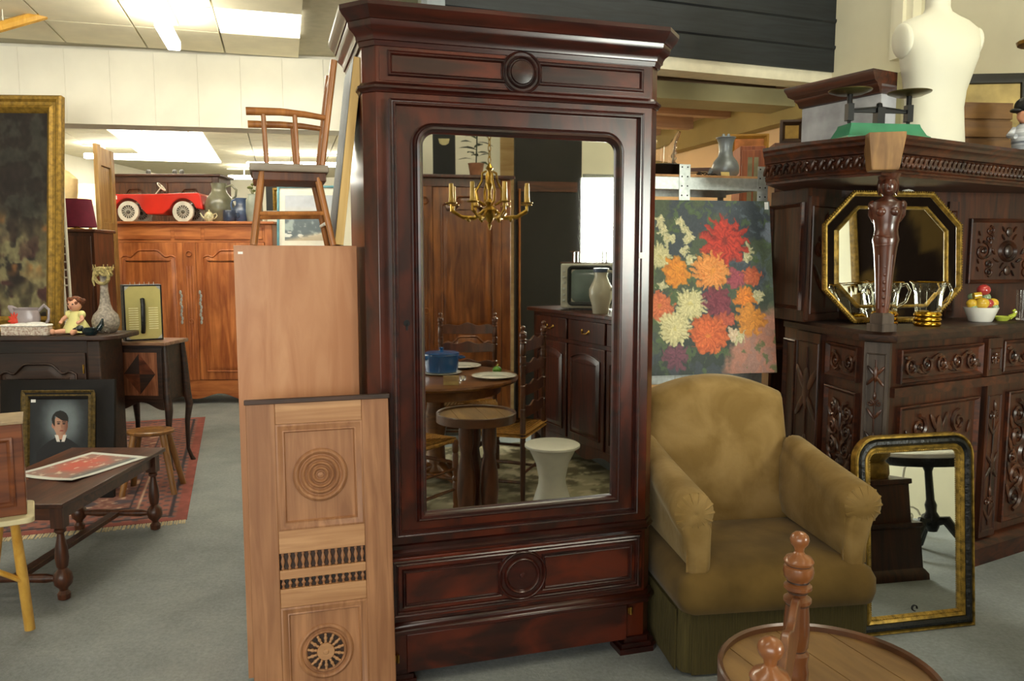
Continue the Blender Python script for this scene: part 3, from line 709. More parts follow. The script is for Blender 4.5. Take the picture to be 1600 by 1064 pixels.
for nm,lb,x0,x1,y0,y1,Y,c in (('framed_picture','brown framed landscape behind the seascape picture',428,492,294,330,9.2,'#7a5a34'),('black_box','black box seen over the brown framed landscape',416,446,284,330,9.7,'#23282a')):
    a, b_ = dp(x0,y1,Y), dp(x1,y0,Y); hz = (b_.z-a.z)
    t = thing(nm, lb, 'picture' if 'pic' in nm else 'box', ((a.x+b_.x)/2, Y, a.z), 0); w_ = (b_.x-a.x)/2
    if 'pic' in nm:
        obj('frame', M().frame(rect(-w_,w_,0,hz),[(0,0),(0,-.03),(.02,-.035),(.035,-.01),(.035,0)]), GILT_D, t)
        paint_grid('painted_surface', -w_+.03, w_-.03, .03, hz-.03, -.004, 30, 20, lambda U,V: mixc(np.broadcast_to(hx('#8a7a4a'),U.shape+(3,)), hx('#c9b48c'), fbm(U,V,5,4)*1.6-.3), PRINT, t)
        # shelf carrying it
    else:
        obj('body', M().box(-w_,w_,0,.25,0,hz-.05), plain('black_case',c,.5), t, bev=.01); obj('lid', M().box(-w_-.01,w_+.01,-.01,.26,hz-.05,hz), plain('black_lid',c,.4), t, bev=.01)
a_ = dp(428,330,9.2); sz_ = a_.z
sh = thing('storage_shelf', 'white shelf unit in the back room carrying the black box', 'shelf', ((a_.x+dp(492,330,9.2).x)/2-.1, 9.12, 0), 0)
obj('top_board', M().box(-.5,.5,0,.9,sz_-.03,sz_), WHITE, sh)
for x_ in (-.48,.46):
    for y_ in (.02,.84): obj('post', M().box(x_,x_+.03,y_,y_+.03,0,sz_-.03), WHITE, sh)
for z_ in (.3,.8,1.2): obj('shelf_board', M().box(-.48,.48,.02,.87,z_,z_+.02), WHITE, sh)
# ------------------------------------------------------------------ lamps
def batten(label, p0, p1, w=.09, mat=None):
    p0, p1 = Vector(p0), Vector(p1); c = (p0+p1)/2; d = p1-p0; L = d.length
    t = thing('batten_lamp', label, 'ceiling light', c, math.atan2(d.y, d.x), 'fluorescent battens on the ceilings')
    obj('housing', M().box(-L/2,L/2,-w*.3,w*.3,.045,.07).box(-L*.3-.01,-L*.3+.01,-.01,.01,-.06,.045).box(L*.3-.01,L*.3+.01,-.01,.01,-.06,.045), WHITE, t)
    obj('diffuser', M().box(-L/2+.02,L/2-.02,-w/2+.008,w/2-.008,-.13,-.06), mat or EMIT, t, bev=.012)
    return t
Zl = CEIL_Z-.072
a, b_ = fl(250,8,Zl), fl(272,50,Zl); batten('short bright batten lamp pointing away near the tiled ceiling edge', a, b_, .10, EMIT_B)
a, b_ = fl(197,203,Zl), fl(318,206,Zl); batten('long batten lamp in the back room above the pedal car', a, b_, .09, EMIT_B)
for k, (x_, y_) in enumerate(((-4.6,7.5),(-2.9,7.7),(-5.4,11.6),(-3.4,12.6),(-4.4,14.6))):  # battens added to brighten the back room
    batten(['batten lamp just behind the bulkhead over the lamp cabinet','batten lamp just behind the bulkhead over the low cupboard','batten lamp deep in the back room beyond the dress form','batten lamp deep in the back room beyond the brown cupboard','batten lamp nearest the far wall of the back room'][k], (x_-.75,y_,Zl), (x_+.75,y_+.1,Zl), .09, EMIT_B)
for k, (x_, y_) in enumerate(((-3.4,2.2),(-3.2,-.6),(-.9,.4),(-5.2,4.2),(-2.5,4.1))):  # unseen battens added to light the front of the shop
    batten(['batten lamp over the coffee table side of the shop','batten lamp behind the camera over the aisle','batten lamp above the photographer','batten lamp above the tapestry side','batten lamp in front of the bulkhead above the aisle'][k], (x_-.75,y_,Zl), (x_+.75,y_+.2,Zl), .12, EMIT_B if k == 4 else None)
for k, (x_, y_, z_) in enumerate(((1.9,1.9,4.5),(1.7,4.9,4.5),(1.3,-.9,4.5))):  # unseen high battens added to light the mirrored corner and the bar
    batten(['batten lamp high above the dining corner','batten lamp high above the carved bar cabinet','batten lamp high above the reflected armoire'][k], (x_-.75,y_,z_), (x_+.75,y_+.4,z_), .14, EMIT_B if k == 0 else None)
EMIT_W, N, L, b = new_mat('warm_diffuser')
b.inputs['Emission Color'].default_value = (1,.85,.62,1); b.inputs['Emission Strength'].default_value = 60.0; b.inputs['Base Color'].default_value = (.9,.85,.7,1)
for k, (s_, t_) in enumerate(((1.6,-2.2),(3.6,-1.9))):  # lamps added out of sight to warm the salmon wall
    q = RW + VX*s_ + UX*t_; t = thing('joist_lamp', ['warm lamp box under the mezzanine joists nearer the front','warm lamp box under the mezzanine joists deeper in'][k], 'ceiling light', (q.x,q.y,2.78), YAW, 'warm lamps under the mezzanine')
    obj('housing', M().box(-.5,.5,-.06,.06,.03,.095), WHITE, t); obj('diffuser', M().box(-.48,.48,-.05,.05,0,.03), EMIT_W, t)
# pale strip and hook hanging under the tiles at the far left
hp = thing('hanging_batten', 'pale yellow wooden strip hanging from the ceiling on cords', 'strip', dp(0,0,5.3)*0, 0)
a, b_ = dp(-30,50,5.35), dp(70,22,5.6)
obj('strip', M().tube([a,b_],.035,8), YELLOWWOOD, hp)
a = dp(46,28,5.53); obj('cord', M().tube([a,(a.x,a.y,CEIL_Z+.02)],.003,5), WHITE, hp)
a = dp(5,40,5.42); obj('cord', M().tube([a,(a.x,a.y,CEIL_Z+.02)],.003,5), WHITE, hp)

# ------------------------------------------------------------------ rug
RUGY0 = 4.6
def rugc(U,V):
    n = fbm(U,V,26,31,3); n2 = fbm(U,V,60,5,2)
    base = np.broadcast_to(hx('#7a4f46'),U.shape+(3,)).copy()
    X = U*2.8; Yy = V*3.3
    dots = np.sin(X*55)*np.sin(Yy*55)+.5*np.sin(X*23+2*np.sin(Yy*9))*np.sin(Yy*23)
    c = mixc(base, hx('#8f685c'), sst(.2,.6,dots)); c = mixc(c, hx('#3c3a48'), sst(.5,.62,n)*.8); c = mixc(c, hx('#b59a84'), sst(.62,.7,n2)*.7)
    e = np.minimum(np.minimum(U*2.8,(1-U)*2.8), np.minimum(V*3.3,(1-V)*3.3))
    band = (e<.34); cb_ = mixc(np.broadcast_to(hx('#86544a'),U.shape+(3,)), hx('#55484c'), sst(.1,.5,np.sin(X*62)*np.sin(Yy*62)+n-.5)); c = np.where(band[...,None], cb_, c)
    for a0,a1,cc in ((.34,.36,'#2c2630'),(.30,.315,'#b89a84'),(.09,.11,'#2c2630'),(0,.06,'#84463e')):
        c = np.where(((e>=a0)&(e<a1))[...,None], hx(cc), c)
    return c*(.85+.3*n2[...,None])
rug = thing('persian_rug', 'faded red Persian rug with pale fringe under the coffee table end', 'rug', (0,0,0), 0)
ra, rb = fl(292,812), fl(321,652)
rd = (rb-ra).normalized(); ryaw = math.atan2(rd.y, rd.x)-R(90); rug.location = (ra.x, ra.y, 0); rug.rotation_euler = (0,0,ryaw)
RUGM = attr_mat('rug_pile', .95, .6, 220)
obj('backing', M().box(-2.8,0,0,3.3,.0003,.002), plain('rug_backing','#6b4a40',.95), rug)
paint_grid('pile', -2.8, 0, 0, 3.3, .0035, 240, 280, rugc, RUGM, rug, True)
fr = M()
for k in range(240):
    x = -2.8+2.8*k/240+random.uniform(-.004,.004); q = random.uniform(-.012,.012)
    fr.box(x,x+.008,-.07+random.uniform(-.015,.015),0,.0005,.003)
fo_ = obj('fringe', fr, plain('fringe_wool','#c4b491',.9), rug)

# ------------------------------------------------------------------ dark sideboard on the left
SBY = 5.35
sbz = dp(100,525,SBY).z; sbx = dp(186,512,SBY+.1).x
sb = thing('dark_sideboard', 'dark oak sideboard carrying the gilt framed tapestry and doll', 'sideboard', (sbx-.8, SBY, 0), R(3))
obj('top_board', M().prism([(-.85,-.02),(.70,-.02),(.76,.0),(.80,.05),(.80,.40),(-.85,.40)],sbz-.035,sbz), BLACKOAK, sb, bev=.008)
obj('carcass', M().box(-.80,.68,.03,.385,.14,sbz-.035), BLACKOAK, sb, bev=.005)
for x_ in (.60,-.80): obj('corner_post', M().box(x_,x_+.09,.01,.10,0,sbz-.035), BLACKOAK, sb, bev=.01)
for x_ in (.60,-.80): obj('back_post', M().box(x_,x_+.08,.31,.385,0,.16), BLACKOAK, sb, bev=.01)
for x0,x1 in ((-.70,-.06),(-.04,.59)):
    dd = obj('door', M().box(x0,x1,.006,.03,.18,sbz-.12), BLACKOAK, sb, bev=.004)
    out = arch_top(x0+.07,x1-.07,.24,sbz-.20,.07); obj('panel', M().off_loft(out,[(0,.006),(-.004,.004),(-.03,-.006),(-.045,-.006)],plane='y'), BLACKOAK, dd, smooth=30)
    obj('panel_moulding', M().frame(out,[(-.014,.006),(-.012,-.004),(-.005,-.008),(.002,.0),(.004,.006)]), BLACKOAK, dd, smooth=30)
    obj('hinge', M().tube([(x1-.012,.0,.30),(x1-.012,.0,.36)],.006,7), BRASS, dd)
    obj('hinge', M().tube([(x1-.012,.0,sbz-.26),(x1-.012,.0,sbz-.2)],.006,7), BRASS, dd)
obj('apron', M().prism_y([(.6,.18),(-.72,.18)]+[(-.72+1.32*k/30,.12+.025*math.cos(k/30*math.pi*8)) for k in range(31)],.012,.04), BLACKOAK, sb)

# gilt framed tapestry picture on it
tq = dp(94,497,SBY+.22)
tpw, tph = 1.30, dp(76,148,SBY+.42).z - sbz
tpn = thing('tapestry_picture', 'huge dark tapestry picture in a worn gilt frame on the sideboard', 'picture', (tq.x, SBY+.255, sbz), rot=(R(-7),0,R(3)))
obj('frame', M().frame(rect(-tpw,0,0,tph),[(0,.0),(0,-.05),(.012,-.062),(.03,-.058),(.045,-.04),(.065,-.036),(.085,-.046),(.10,-.03),(.115,-.012),(.12,0)]), GILT_D, tpn, smooth=30)
obj('backing', M().box(-tpw+.02,-.02,-.004,.0,.02,tph-.02), BLACKOAK, tpn)
def tap(U,V):
    n = fbm(U,V,5,41); n2 = fbm(U,V,14,42); n3 = fbm(U,V,40,43,2)
    c = np.broadcast_to(hx('#1f1815'),U.shape+(3,)).copy()
    c = mixc(c, hx('#2c2a24'), sst(.4,.6,n2)); c = mixc(c, hx('#6a6244'), sst(.42,.62,n)*sst(.4,.75,V)*.9)
    c = mixc(c, hx('#736c4c'), sst(.52,.6,n2)*sst(.45,.7,V)*.8); c = mixc(c, hx('#8a5a2c'), sst(.6,.7,fbm(U,V,6,77))*sst(.45,.6,V)*(1-sst(.7,.85,V)))
    c = mixc(c, hx('#3a2320'), sst(.52,.6,fbm(U,V,9,51))*sst(.5,.8,V)); return c*(.75+.5*n3[...,None])
paint_grid('painted_surface', -tpw+.115, -.115, .115, tph-.115, -.008, 130, 160, tap, attr_mat('tapestry_weave',.9,.5,240), tpn)

# objects along the sideboard
PINKC = plain('lilac_lustre_china','#9a8f92',.2,0,.08,coat=.5)
q = dp(40,500,SBY+.12); pit = thing('lustre_pitcher', 'grey lustre pitcher with red flower on the sideboard edge', 'pitcher', (q.x, SBY+.135, sbz), 0)
pit.scale = (1.25,.72,1.7)
obj('body', M().lathe([(.045,0),(.05,.006),(.072,.04),(.075,.07),(.066,.098),(.072,.108),(.066,.108),(.06,.09)],24), PINKC, pit)
obj('spout', M().tube([(-.055,0,.085),(-.085,0,.105),(-.10,0,.113)],[.026,.016,.006],10), PINKC, pit)
obj('handle', M().tube([(.065,0,.095),(.10,0,.118),(.125,0,.10),(.12,0,.06),(.085,0,.02),(.06,0,.02)],.008,8), PINKC, pit)
fm = M()
for k in range(12):
    a = 2*math.pi*k/12; fm.ell((0,0,0),(.006,.003,.018),6,5,Tm(-.045+.020*math.sin(a),-.066,.055+.020*math.cos(a),0,a,0))
fm.ell((-.045,-.068,.055),(.012,.004,.012),10,6)
obj('flower', fm, plain('red_flower','#d0402c',.4), pit)
q = dp(40,518,SBY+.02); bx_ = thing('floral_box', 'small box covered in floral paper on the sideboard', 'box', (q.x, SBY+.045, sbz), R(3))
FLOR = plain('floral_paper','#d6cfc2',.6,0,.3,90,c2='#8f6f60')
obj('body', M().box(-.155,.155,-.05,.03,0,.062), FLOR, bx_, bev=.008); obj('lid', M().box(-.158,.158,-.053,.033,.062,.078), plain('quilted_white','#e6e2da',.6,0,.1,40), bx_, bev=.008)
obj('trinkets', M().ell((.06,-.01,.08),(.07,.03,.014)).ell((-.03,-.01,.078),(.05,.03,.009)), plain('white_trinkets','#eceae6',.4), bx_)
SKIN = plain('doll_skin','#d9a184',.45,0,.06); HAIR = plain('auburn_doll_hair','#6a3a20',.7,0,.3,60,bump=.6)
q = dp(109,510,SBY+.08); dl = thing('doll', 'small seated doll in a pale yellow dress on the sideboard', 'doll', (q.x, SBY+.165, sbz), R(-12))
YD = plain('pale_yellow_dress','#d8d28e',.7,0,.06)
obj('dress', M().lathe([(.10,.012),(.098,.03),(.075,.07),(.05,.11),(.044,.135),(.03,.155),(.02,.162)],20,sy=.8), YD, dl, smooth=60)
hd = obj('head', M().ell((0,-.005,.205),(.046,.044,.05),18,12).ell((.0,-.048,.198),(.007,.007,.007),8,5), SKIN, dl)
obj('eyes', M().ell((-.017,-.045,.208),(.006,.004,.006),8,5).ell((.017,-.045,.208),(.006,.004,.006),8,5), BLACK, hd)
obj('mouth', M().ell((0,-.046,.182),(.008,.003,.003),8,5), plain('red_lips','#b04038',.4), hd)
hm_ = M().ell((0,.008,.218),(.05,.047,.046),14,9)
for k in range(12): a = k*.52; hm_.ell((.046*math.cos(a),.01+.04*math.sin(a)*.9,.225+.012*math.sin(k*3)),.02,8,5)
obj('hair', hm_, HAIR, hd)
for sx in (-1,1):
    obj('sleeve', M().ell((sx*.052,-.005,.135),(.026,.024,.028),12,8), YD, dl)
    obj('arm', M().tube([(sx*.055,-.01,.13),(sx*.078,-.035,.10),(sx*.07,-.06,.085)],[.014,.013,.010],8).ell((sx*.069,-.064,.083),.013,8,6), SKIN, dl)
    obj('leg', M().tube([(sx*.03,-.04,.022),(sx*.05,-.09,.022),(sx*.075,-.12,.02)],[.02,.018,.014],9).ell((sx*.08,-.13,.022),(.016,.022,.02),9,6), SKIN, dl)
q = dp(142,513,SBY+.05); bd = thing('glass_bird_dish', 'dark green glass dish shaped like a bird before the gourd vase', 'dish', (q.x, SBY+.04, sbz), R(10))
DG = plain('dark_green_glass','#16282a',.08,0,.2,10,coat=.8)
obj('bowl', M().loft([[(x*.0+cx+ r*.9*math.cos(a), r*.6*math.sin(a), z+ (.02*cx/.08 if z>.03 else 0)) for a in [2*math.pi*k/18 for k in range(18)]] for cx,r,z in ((0,.03,0),(0,.045,.006),(.0,.06,.03),(.01,.068,.05),(.012,.058,.05),(0,.04,.02))]), DG, bd)
obj('tail', M().tube([(.05,0,.04),(.075,0,.075),(.082,0,.115)],[.022,.018,.006],10), DG, bd); obj('head', M().ell((-.065,0,.05),(.026,.02,.022),12,8).tube([(-.085,0,.05),(-.11,0,.045)],[.01,.003],6), DG, bd)
q = dp(159,508,SBY+.2); gv_ = thing('gourd_vase', 'long necked speckled gourd bottle with straw rope round its lip', 'vase', (q.x, SBY+.26, sbz), 0)
GOURD = plain('speckled_stoneware','#9c9286',.6,0,.25,60,bump=.3)
obj('body', M().lathe([(.05,0),(.065,.005),(.088,.05),(.092,.085),(.08,.125),(.05,.16),(.036,.20),(.028,.27),(.024,.34),(.026,.40),(.036,.44),(.03,.44)],28), GOURD, gv_, smooth=60)
rp_ = M()
for j in range(7): rp_.tube([(.046*math.cos(a)+random.uniform(-.012,.012),.046*math.sin(a)+random.uniform(-.012,.012),.425+random.uniform(-.03,.035)) for a in [2*math.pi*k/14 for k in range(15)]],.008,6)
for j in range(16): a=j*.4; rp_.tube([(.05*math.cos(a),.05*math.sin(a),.43),(.065*math.cos(a),.065*math.sin(a),.455),(.07*math.cos(a),.07*math.sin(a),.44+.02*(j%3))],.003,4)
rp_.tube([(.055*math.cos(a)*.9,-.03-.01*math.sin(a),.40+.055*math.sin(a)) for a in [2*math.pi*k/16 for k in range(17)]],.013,7)
rp_.tube([(-.05,-.02,.42),(-.06,-.03,.37),(-.05,-.035,.33)],[.012,.01,.004],6)
obj('straw_rope', rp_, plain('straw','#b0a06a',.8,0,.3,50), gv_)
q = dp(180,503,SBY+.25); obj_ = thing('glass_stopper', 'tiny clear glass stopper beside the gourd vase', 'stopper', (q.x-.01, SBY+.14, sbz), 0)
obj('knob', M().lathe([(.018,0),(.02,.006),(.014,.02),(.022,.03),(.018,.045),(.004,.052)],12), GLASS, obj_)

# things behind the sideboard: wire ladder, burgundy lamp, dress form, yellow lamp
ladder_root = thing('wire_ladder_rack', 'narrow white ladder rack beside the gilt picture frame', 'rack', (0,0,0), 0)
LY = SBY+.75
for xa, xb in ((86,100),(94.5,109)):
    a, b_ = dp(xa,236,LY), dp(xb,450,LY-.1); obj('rail', M().tube([a,b_,b_+(b_-a)*((b_.z-.01)/(a.z-b_.z))],.011,7), WHITE, ladder_root)
for k in range(18):
    t_ = k/17; a = dp(86+14*t_,238+208*t_,LY-.1*t_); b_ = dp(94.5+14.5*t_,238+208*t_,LY-.1*t_); obj('rung', M().tube([a,b_],.007,6), WHITE, ladder_root)
LB = thing('lamp_cabinet', 'brown wooden cabinet carrying the burgundy lampshade', 'cabinet', (dp(122,360,7.0).x, 7.0, 0), R(4))
lz = dp(122,358,7.0).z
obj('body', M().box(-.17,.13,0,.4,.05,lz-.025), WALNUT, LB); obj('top_board', M().box(-.19,.15,-.02,.42,lz-.025,lz), WALNUT_X, LB, bev=.004)
obj('door', M().box(-.15,.11,-.015,0,.1,lz-.06), WALNUT, LB, bev=.004); obj('plinth', M().box(-.15,.11,.02,.38,0,.05), WALNUT, LB)
ls = thing('table_lamp', 'table lamp with a burgundy shade behind the white ladder rack', 'lamp', (dp(118,358,7.15).x, 7.18, lz), 0)
obj('base', M().lathe([(.06,0),(.06,.012),(.02,.02),(.014,.05)],18), BRASS, ls)
obj('shade', M().lathe([(.16,.025),(.128,.27),(.125,.27),(.157,.025)],28,cap=False), plain('burgundy_fabric','#6b1430',.8,0,.08), ls)
df = thing('dress_form', 'cream dress form torso above the burgundy lampshade', 'dress form', (dp(97,330,8.6).x, 8.6, 0), 0)
CREAMF = plain('cream_linen','#e0c896',.8,0,.06)
z0 = dp(97,330,8.6).z
obj('torso', M().loft([[(rx*math.cos(a), ry*math.sin(a), z) for a in [2*math.pi*k/20 for k in range(20)]] for rx,ry,z in ((.15,.11,z0-.45),(.17,.12,z0-.3),(.13,.1,z0-.05),(.17,.12,z0+.2),(.18,.11,z0+.34),(.09,.07,z0+.42),(.05,.05,z0+.44),(.05,.05,z0+.5))]), CREAMF, df)
obj('pole', M().tube([(0,0,.03),(0,0,z0-.44)],.02,10), WALNUT, df); obj('base', M().lathe([(.18,0),(.18,.02),(.03,.05)],20), WALNUT, df)
yl = thing('yellow_lamp', 'lamp with a glowing cream shade left of the old wooden door', 'lamp', (dp(140,330,9.3).x, 9.3, 0), 0)
z0 = dp(140,320,9.3).z; z1 = dp(140,288,9.3).z
obj('base', M().lathe([(.15,0),(.15,.02),(.02,.05),(.018,z0)],16), BRASS, yl)
LIT, N, L, b = new_mat('lit_shade'); b.inputs['Base Color'].default_value = (.9,.75,.4,1); b.inputs['Emission Color'].default_value = (1,.82,.45,1); b.inputs['Emission Strength'].default_value = 1.3
obj('shade', M().lathe([(.15,z0),(.13,z1),(.127,z1),(.147,z0)],24,cap=False), LIT, yl)

# ------------------------------------------------------------------ portrait leaning on the sideboard front
pc = dp(97,592,SBY-.12); pz = pc.z
pa, pb = dp(12,592,SBY-.12), dp(184,592,SBY-.12); PW = pb.x-pa.x
pt = thing('portrait_painting', 'portrait of a dark haired man in a black and gilt frame, leaning on sideboard', 'painting', ((pa.x+pb.x)/2, SBY-.24, 0), rot=(R(-7),0,R(2)))
h_ = PW/2; PH = pz/math.cos(R(7))
obj('frame', M().frame(rect(-h_,h_,0,PH),[(0,0),(0,-.03),(.02,-.035),(.115,-.02),(.13,-.015),(.13,0)]), plain('black_frame','#15100d',.5,0,.2,8,spec=.25), pt, smooth=25)
obj('gilt_slip', M().frame(rect(-h_+.125,h_-.125,.125,PH-.062),[(0,-.01),(0,-.024),(.012,-.030),(.03,-.022),(.045,-.024),(.055,-.008)]), plain('dull_gilt_slip','#5e4c20',.55,.3,.3,50,bump=.4), pt, smooth=25)
def port(U,V):
    V = V+.085; X = (U-.53)*1.0
    n = fbm(U,V,8,61)
    r = np.hypot((U-.55)/.5,(V-.42)/.5); c = mixc(np.broadcast_to(hx('#6f7a7e'),U.shape+(3,)), hx('#191c1f'), sst(.25,.95,r)+(n-.5)*.25)
    suit = (V > .62+ .9*np.abs(X)**1.6) & (np.abs(X)<.40); c = np.where(suit[...,None], hx('#16161a'), c)
    neck = (np.abs(X+.0)<.075)&(V>.52)&(V<.66); c = np.where(neck[...,None], hx('#b98a72'), c)
    coll = (np.abs(X)<.10-(V-.60)*.4)&(V>.60)&(V<.69)&(np.abs(X)>.012+(.69-V)*.35); c = np.where(coll[...,None], hx('#dcd8d0'), c)
    face = ((X-.0)/.118)**2+((V-.475)/.135)**2<1; fc = mixc(np.broadcast_to(hx('#b88e76'),U.shape+(3,)), hx('#7a4e3c'), sst(-.02,.12,X)+ (n-.5)*.4); c = np.where(face[...,None], fc, c)
    ear = ((X+.12)/.03)**2+((V-.48)/.04)**2<1; c = np.where(ear[...,None], hx('#b07c66'), c)
    hair = (((X+.012)/.138)**2+((V-.40)/.115)**2<1)&((V<.392+.05*np.clip(X+.02,-.1,.05)/.1)|(X<-.095)|(X>.108)); c = np.where(hair[...,None], hx('#17130f'), c)
    for ex in (-.035,.05):
        m_ = ((X-ex)/.028)**2+((V-.455)/.010)**2<1; c = np.where(m_[...,None], hx('#2a201c'), c)
        m_ = ((X-ex)/.035)**2+((V-.432)/.008)**2<1; c = np.where(m_[...,None], hx('#3a2820'), c)
    m_ = ((X-.02)/.014)**2+((V-.492)/.03)**2<1; c = np.where(m_[...,None], hx('#9a6a54'), c)
    m_ = ((X-.015)/.035)**2+((V-.548)/.009)**2<1; c = np.where(m_[...,None], hx('#8a4038'), c)
    return c
paint_grid('painted_surface', -h_+.17, h_-.17, .17, PH-.105, -.010, 150, 170, port, PAINTED, pt)
obj('price_tag', M().box(-h_+.185,-h_+.215,-.0125,-.011,PH-.15,PH-.125), PAPER, pt)

# ------------------------------------------------------------------ coffee table with a print
CTZ = .47
ctn = thing('coffee_table', 'low dark oak coffee table with turned legs and an H stretcher', 'table', (0,0,0), 0)
cn, cf = fl(97,788,CTZ), fl(259,699,CTZ); cw = .55
cyaw = math.atan2(cf.y-cn.y, cf.x-cn.x)-R(90); ctn.location = ((cn.x), cn.y, 0); ctn.rotation_euler = (0,0,cyaw); CL = (cf-cn).length
TABM = wood('coffee_oak','#371b10','#663a24',.32,'y',2.2,coat=.3,blotch=.4,grain=10)
obj('top_board', M().box(-cw,0,0,CL,CTZ-.022,CTZ), TABM, ctn, bev=.004)
TL = [(.022,0),(.03,.01),(.032,.03),(.02,.05)]
legp = [(.018,0),(.027,.006),(.029,.03),(.018,.045),(.02,.055),(.038,.075),(.042,.10),(.038,.125),(.022,.145),(.018,.15),(.024,.158),(.026,.17),(.030,.20),(.026,.25),(.017,.295),(.015,.315),(.026,.325),(.026,.335),(.017,.345),(.022,.35)]
lm_ = mesh_of('leg', M().lathe(legp,16).box(-.028,.028,-.028,.028,.345,CTZ-.022)); lm_.materials.append(WALNUT)
for x_ in (-cw+.06,-.05):
    for y_ in (.06,CL-.07): obj('leg', lm_, None, ctn, loc=(x_,y_,0))
for x_ in (-.05,-cw+.06): obj('side_apron', M().box(x_-.012,x_+.012,.09,CL-.10,CTZ-.09,CTZ-.022), WALNUT_X, ctn)
for y_ in (.06,CL-.07):
    obj('end_apron', M().box(-cw+.09,-.08,y_-.012,y_+.012,CTZ-.09,CTZ-.022), WALNUT_X, ctn)
    obj('end_stretcher', M().tube([(-cw+.10,y_,.10),(-cw+.18,y_,.10),(-cw/2,y_,.10),(-.13,y_,.10),(-.09,y_,.10)],[.014,.022,.018,.022,.014],10), WALNUT, ctn)
obj('long_stretcher', M().box(-cw/2-.022,-cw/2+.027,.06,CL-.07,.085,.112), WALNUT_X, ctn, bev=.003)
ppt = thing('paper_print', 'unframed paper print with red flowers lying on the coffee table', 'print', (0,0,0), 0)
pq = [fl(41,746,CTZ+.004), fl(137,752,CTZ+.004), fl(210,714,CTZ+.004), fl(122,704,CTZ+.004)]
cen = (pq[0]+pq[1]+pq[2]+pq[3])/4; dx = (pq[1]+pq[2]-pq[0]-pq[3])/2; ya = math.atan2(dx.y,dx.x)
dyl = ((pq[3]+pq[2]-pq[0]-pq[1])/2).length
ppt.location = (cen.x,cen.y,CTZ+.0015); ppt.rotation_euler = (0,0,ya)
def prt(U,V):
    n = fbm(U,V,9,71); c = np.broadcast_to(hx('#c3c6c0'),U.shape+(3,)).copy()
    ins = (U>.09)&(U<.91)&(V>.08)&(V<.92); p = mixc(np.broadcast_to(hx('#8a6a60'),U.shape+(3,)), hx('#b85040'), sst(.9,.2,np.hypot((U-.45)*1.2,(V-.45)*1.2)*1.7)+(n-.5)); p = mixc(p, hx('#cdbda8'), sst(.62,.7,fbm(U,V,14,72))*.8); p = mixc(p, hx('#4a555a'), sst(.72,.92,U))
    return np.where(ins[...,None], p, c)
paint_grid('printed_sheet', -dx.length/2, dx.length/2, -dyl/2, dyl/2, .002, 60, 60, prt, PRINT, ppt, True, warp=lambda U,V: .006*np.exp(-((U-0)**2+(V-1)**2)/.05)+.008*np.exp(-((U-1)**2+(V-1)**2)/.04))

# ------------------------------------------------------------------ crate on a yellow stool at the left edge
ysz = .555
a = fl(54,806,ysz)
ys = thing('yellow_stool', 'yellow varnished stool with splayed legs under the wooden drawer box', 'stool', (a.x,a.y,0), R(31))
obj('seat', M().prism(rrect(-.42,0,-.02,.26,.03),ysz-.022,ysz), plain('pale_seat_paint','#cfc39a',.5,0,.1,9), ys, bev=.004)
def ylocal(p): d_ = p-Vector((a.x,a.y,0)); c_,s_ = math.cos(R(31)),math.sin(R(31)); return Vector((d_.x*c_+d_.y*s_, -d_.x*s_+d_.y*c_, 0))
f1 = ylocal(fl(47,983))
for q0, q1 in (((f1.x,f1.y),(-.07,.04)),((-.20,.30),(-.12,.21)),((-.46,-.09),(-.36,.04)),((-.46,.40),(-.36,.21))):
    obj('leg', M().tube([(q0[0],q0[1],0),((q0[0]*.5+q1[0]*.5),(q0[1]*.5+q1[1]*.5),.28),(q1[0],q1[1],ysz-.02)],[.021,.021,.017],10), YELLOWWOOD, ys)
obj('brace', M().tube([(f1.x*.6-.03,f1.y*.6+.0,.25),(-.2,.05,.38),(-.33,.06,ysz-.02)],.011,8), YELLOWWOOD, ys)
DRW = wood('drawer_mahogany','#5a2c14','#8a4c24',.4,'x',2,coat=.2,blotch=.4,grain=9)
A0 = dp(42,797,a.y+.02); hz_ = dp(33,662,a.y+.02).z-ysz
cr = thing('drawer_box', 'brown wooden drawer box with a panelled side standing on the yellow stool', 'box', (A0.x,A0.y,ysz), R(31))
obj('side', M().box(-.42,0,0,.014,0,hz_), DRW, cr, bev=.003); obj('back', M().box(-.42,0,.20,.214,0,hz_), DRW, cr, bev=.003)
e_ = obj('end_panel', M().box(-.014,0.0,.0145,.1995,0,hz_), DRW, cr)
obj('end_panel', M().box(-.42,-.406,.0145,.1995,0,hz_), DRW, cr)
obj('panel_moulding', M().frame(rect(-.38,-.035,.04,hz_-.05),[(0,0),(0,-.008),(.008,-.011),(.018,-.004),(.02,0)]), DRW, cr)
obj('lid', M().box(-.425,.006,-.006,.22,hz_,hz_+.012), plain('worn_top','#a08a6a',.5,0,.15,8), cr, bev=.002)
obj('base', M().box(-.406,-.0145,.0145,.1995,.0,.01), DRW, cr)

# ------------------------------------------------------------------ small commode with the accordion, rustic stool
cm = thing('small_commode', 'small veneered bedside commode on cabriole legs beside the sideboard', 'commode', (0,0,0), R(-4))
q = dp(216,534,5.80); cmz = q.z; cm.location = (q.x, 5.80, 0)
MARQ = wood('marquetry','#4a2416','#8a4c30',.3,'x',3,coat=.4,blotch=.6,blotch_col='#23130e',bscale=6,grain=5)
top = [(-.225,.0),(-.21,-.02),(-.1,-.012),(0,-.028),(.1,-.012),(.21,-.02),(.225,0),(.225,.32),(-.225,.32)]
obj('top_board', M().prism(top,cmz-.028,cmz), wood('commode_top','#6a4430','#9a7658',.3,'x',2,coat=.4,blotch=.3), cm, bev=.006)
bz = cmz-.45
obj('body', M().box(-.185,.185,.01,.30,bz,cmz-.028), BLACKOAK, cm)
dd = obj('door', M().box(-.17,.17,.0,.012,bz+.02,cmz-.05), BLACKOAK, cm, bev=.003)
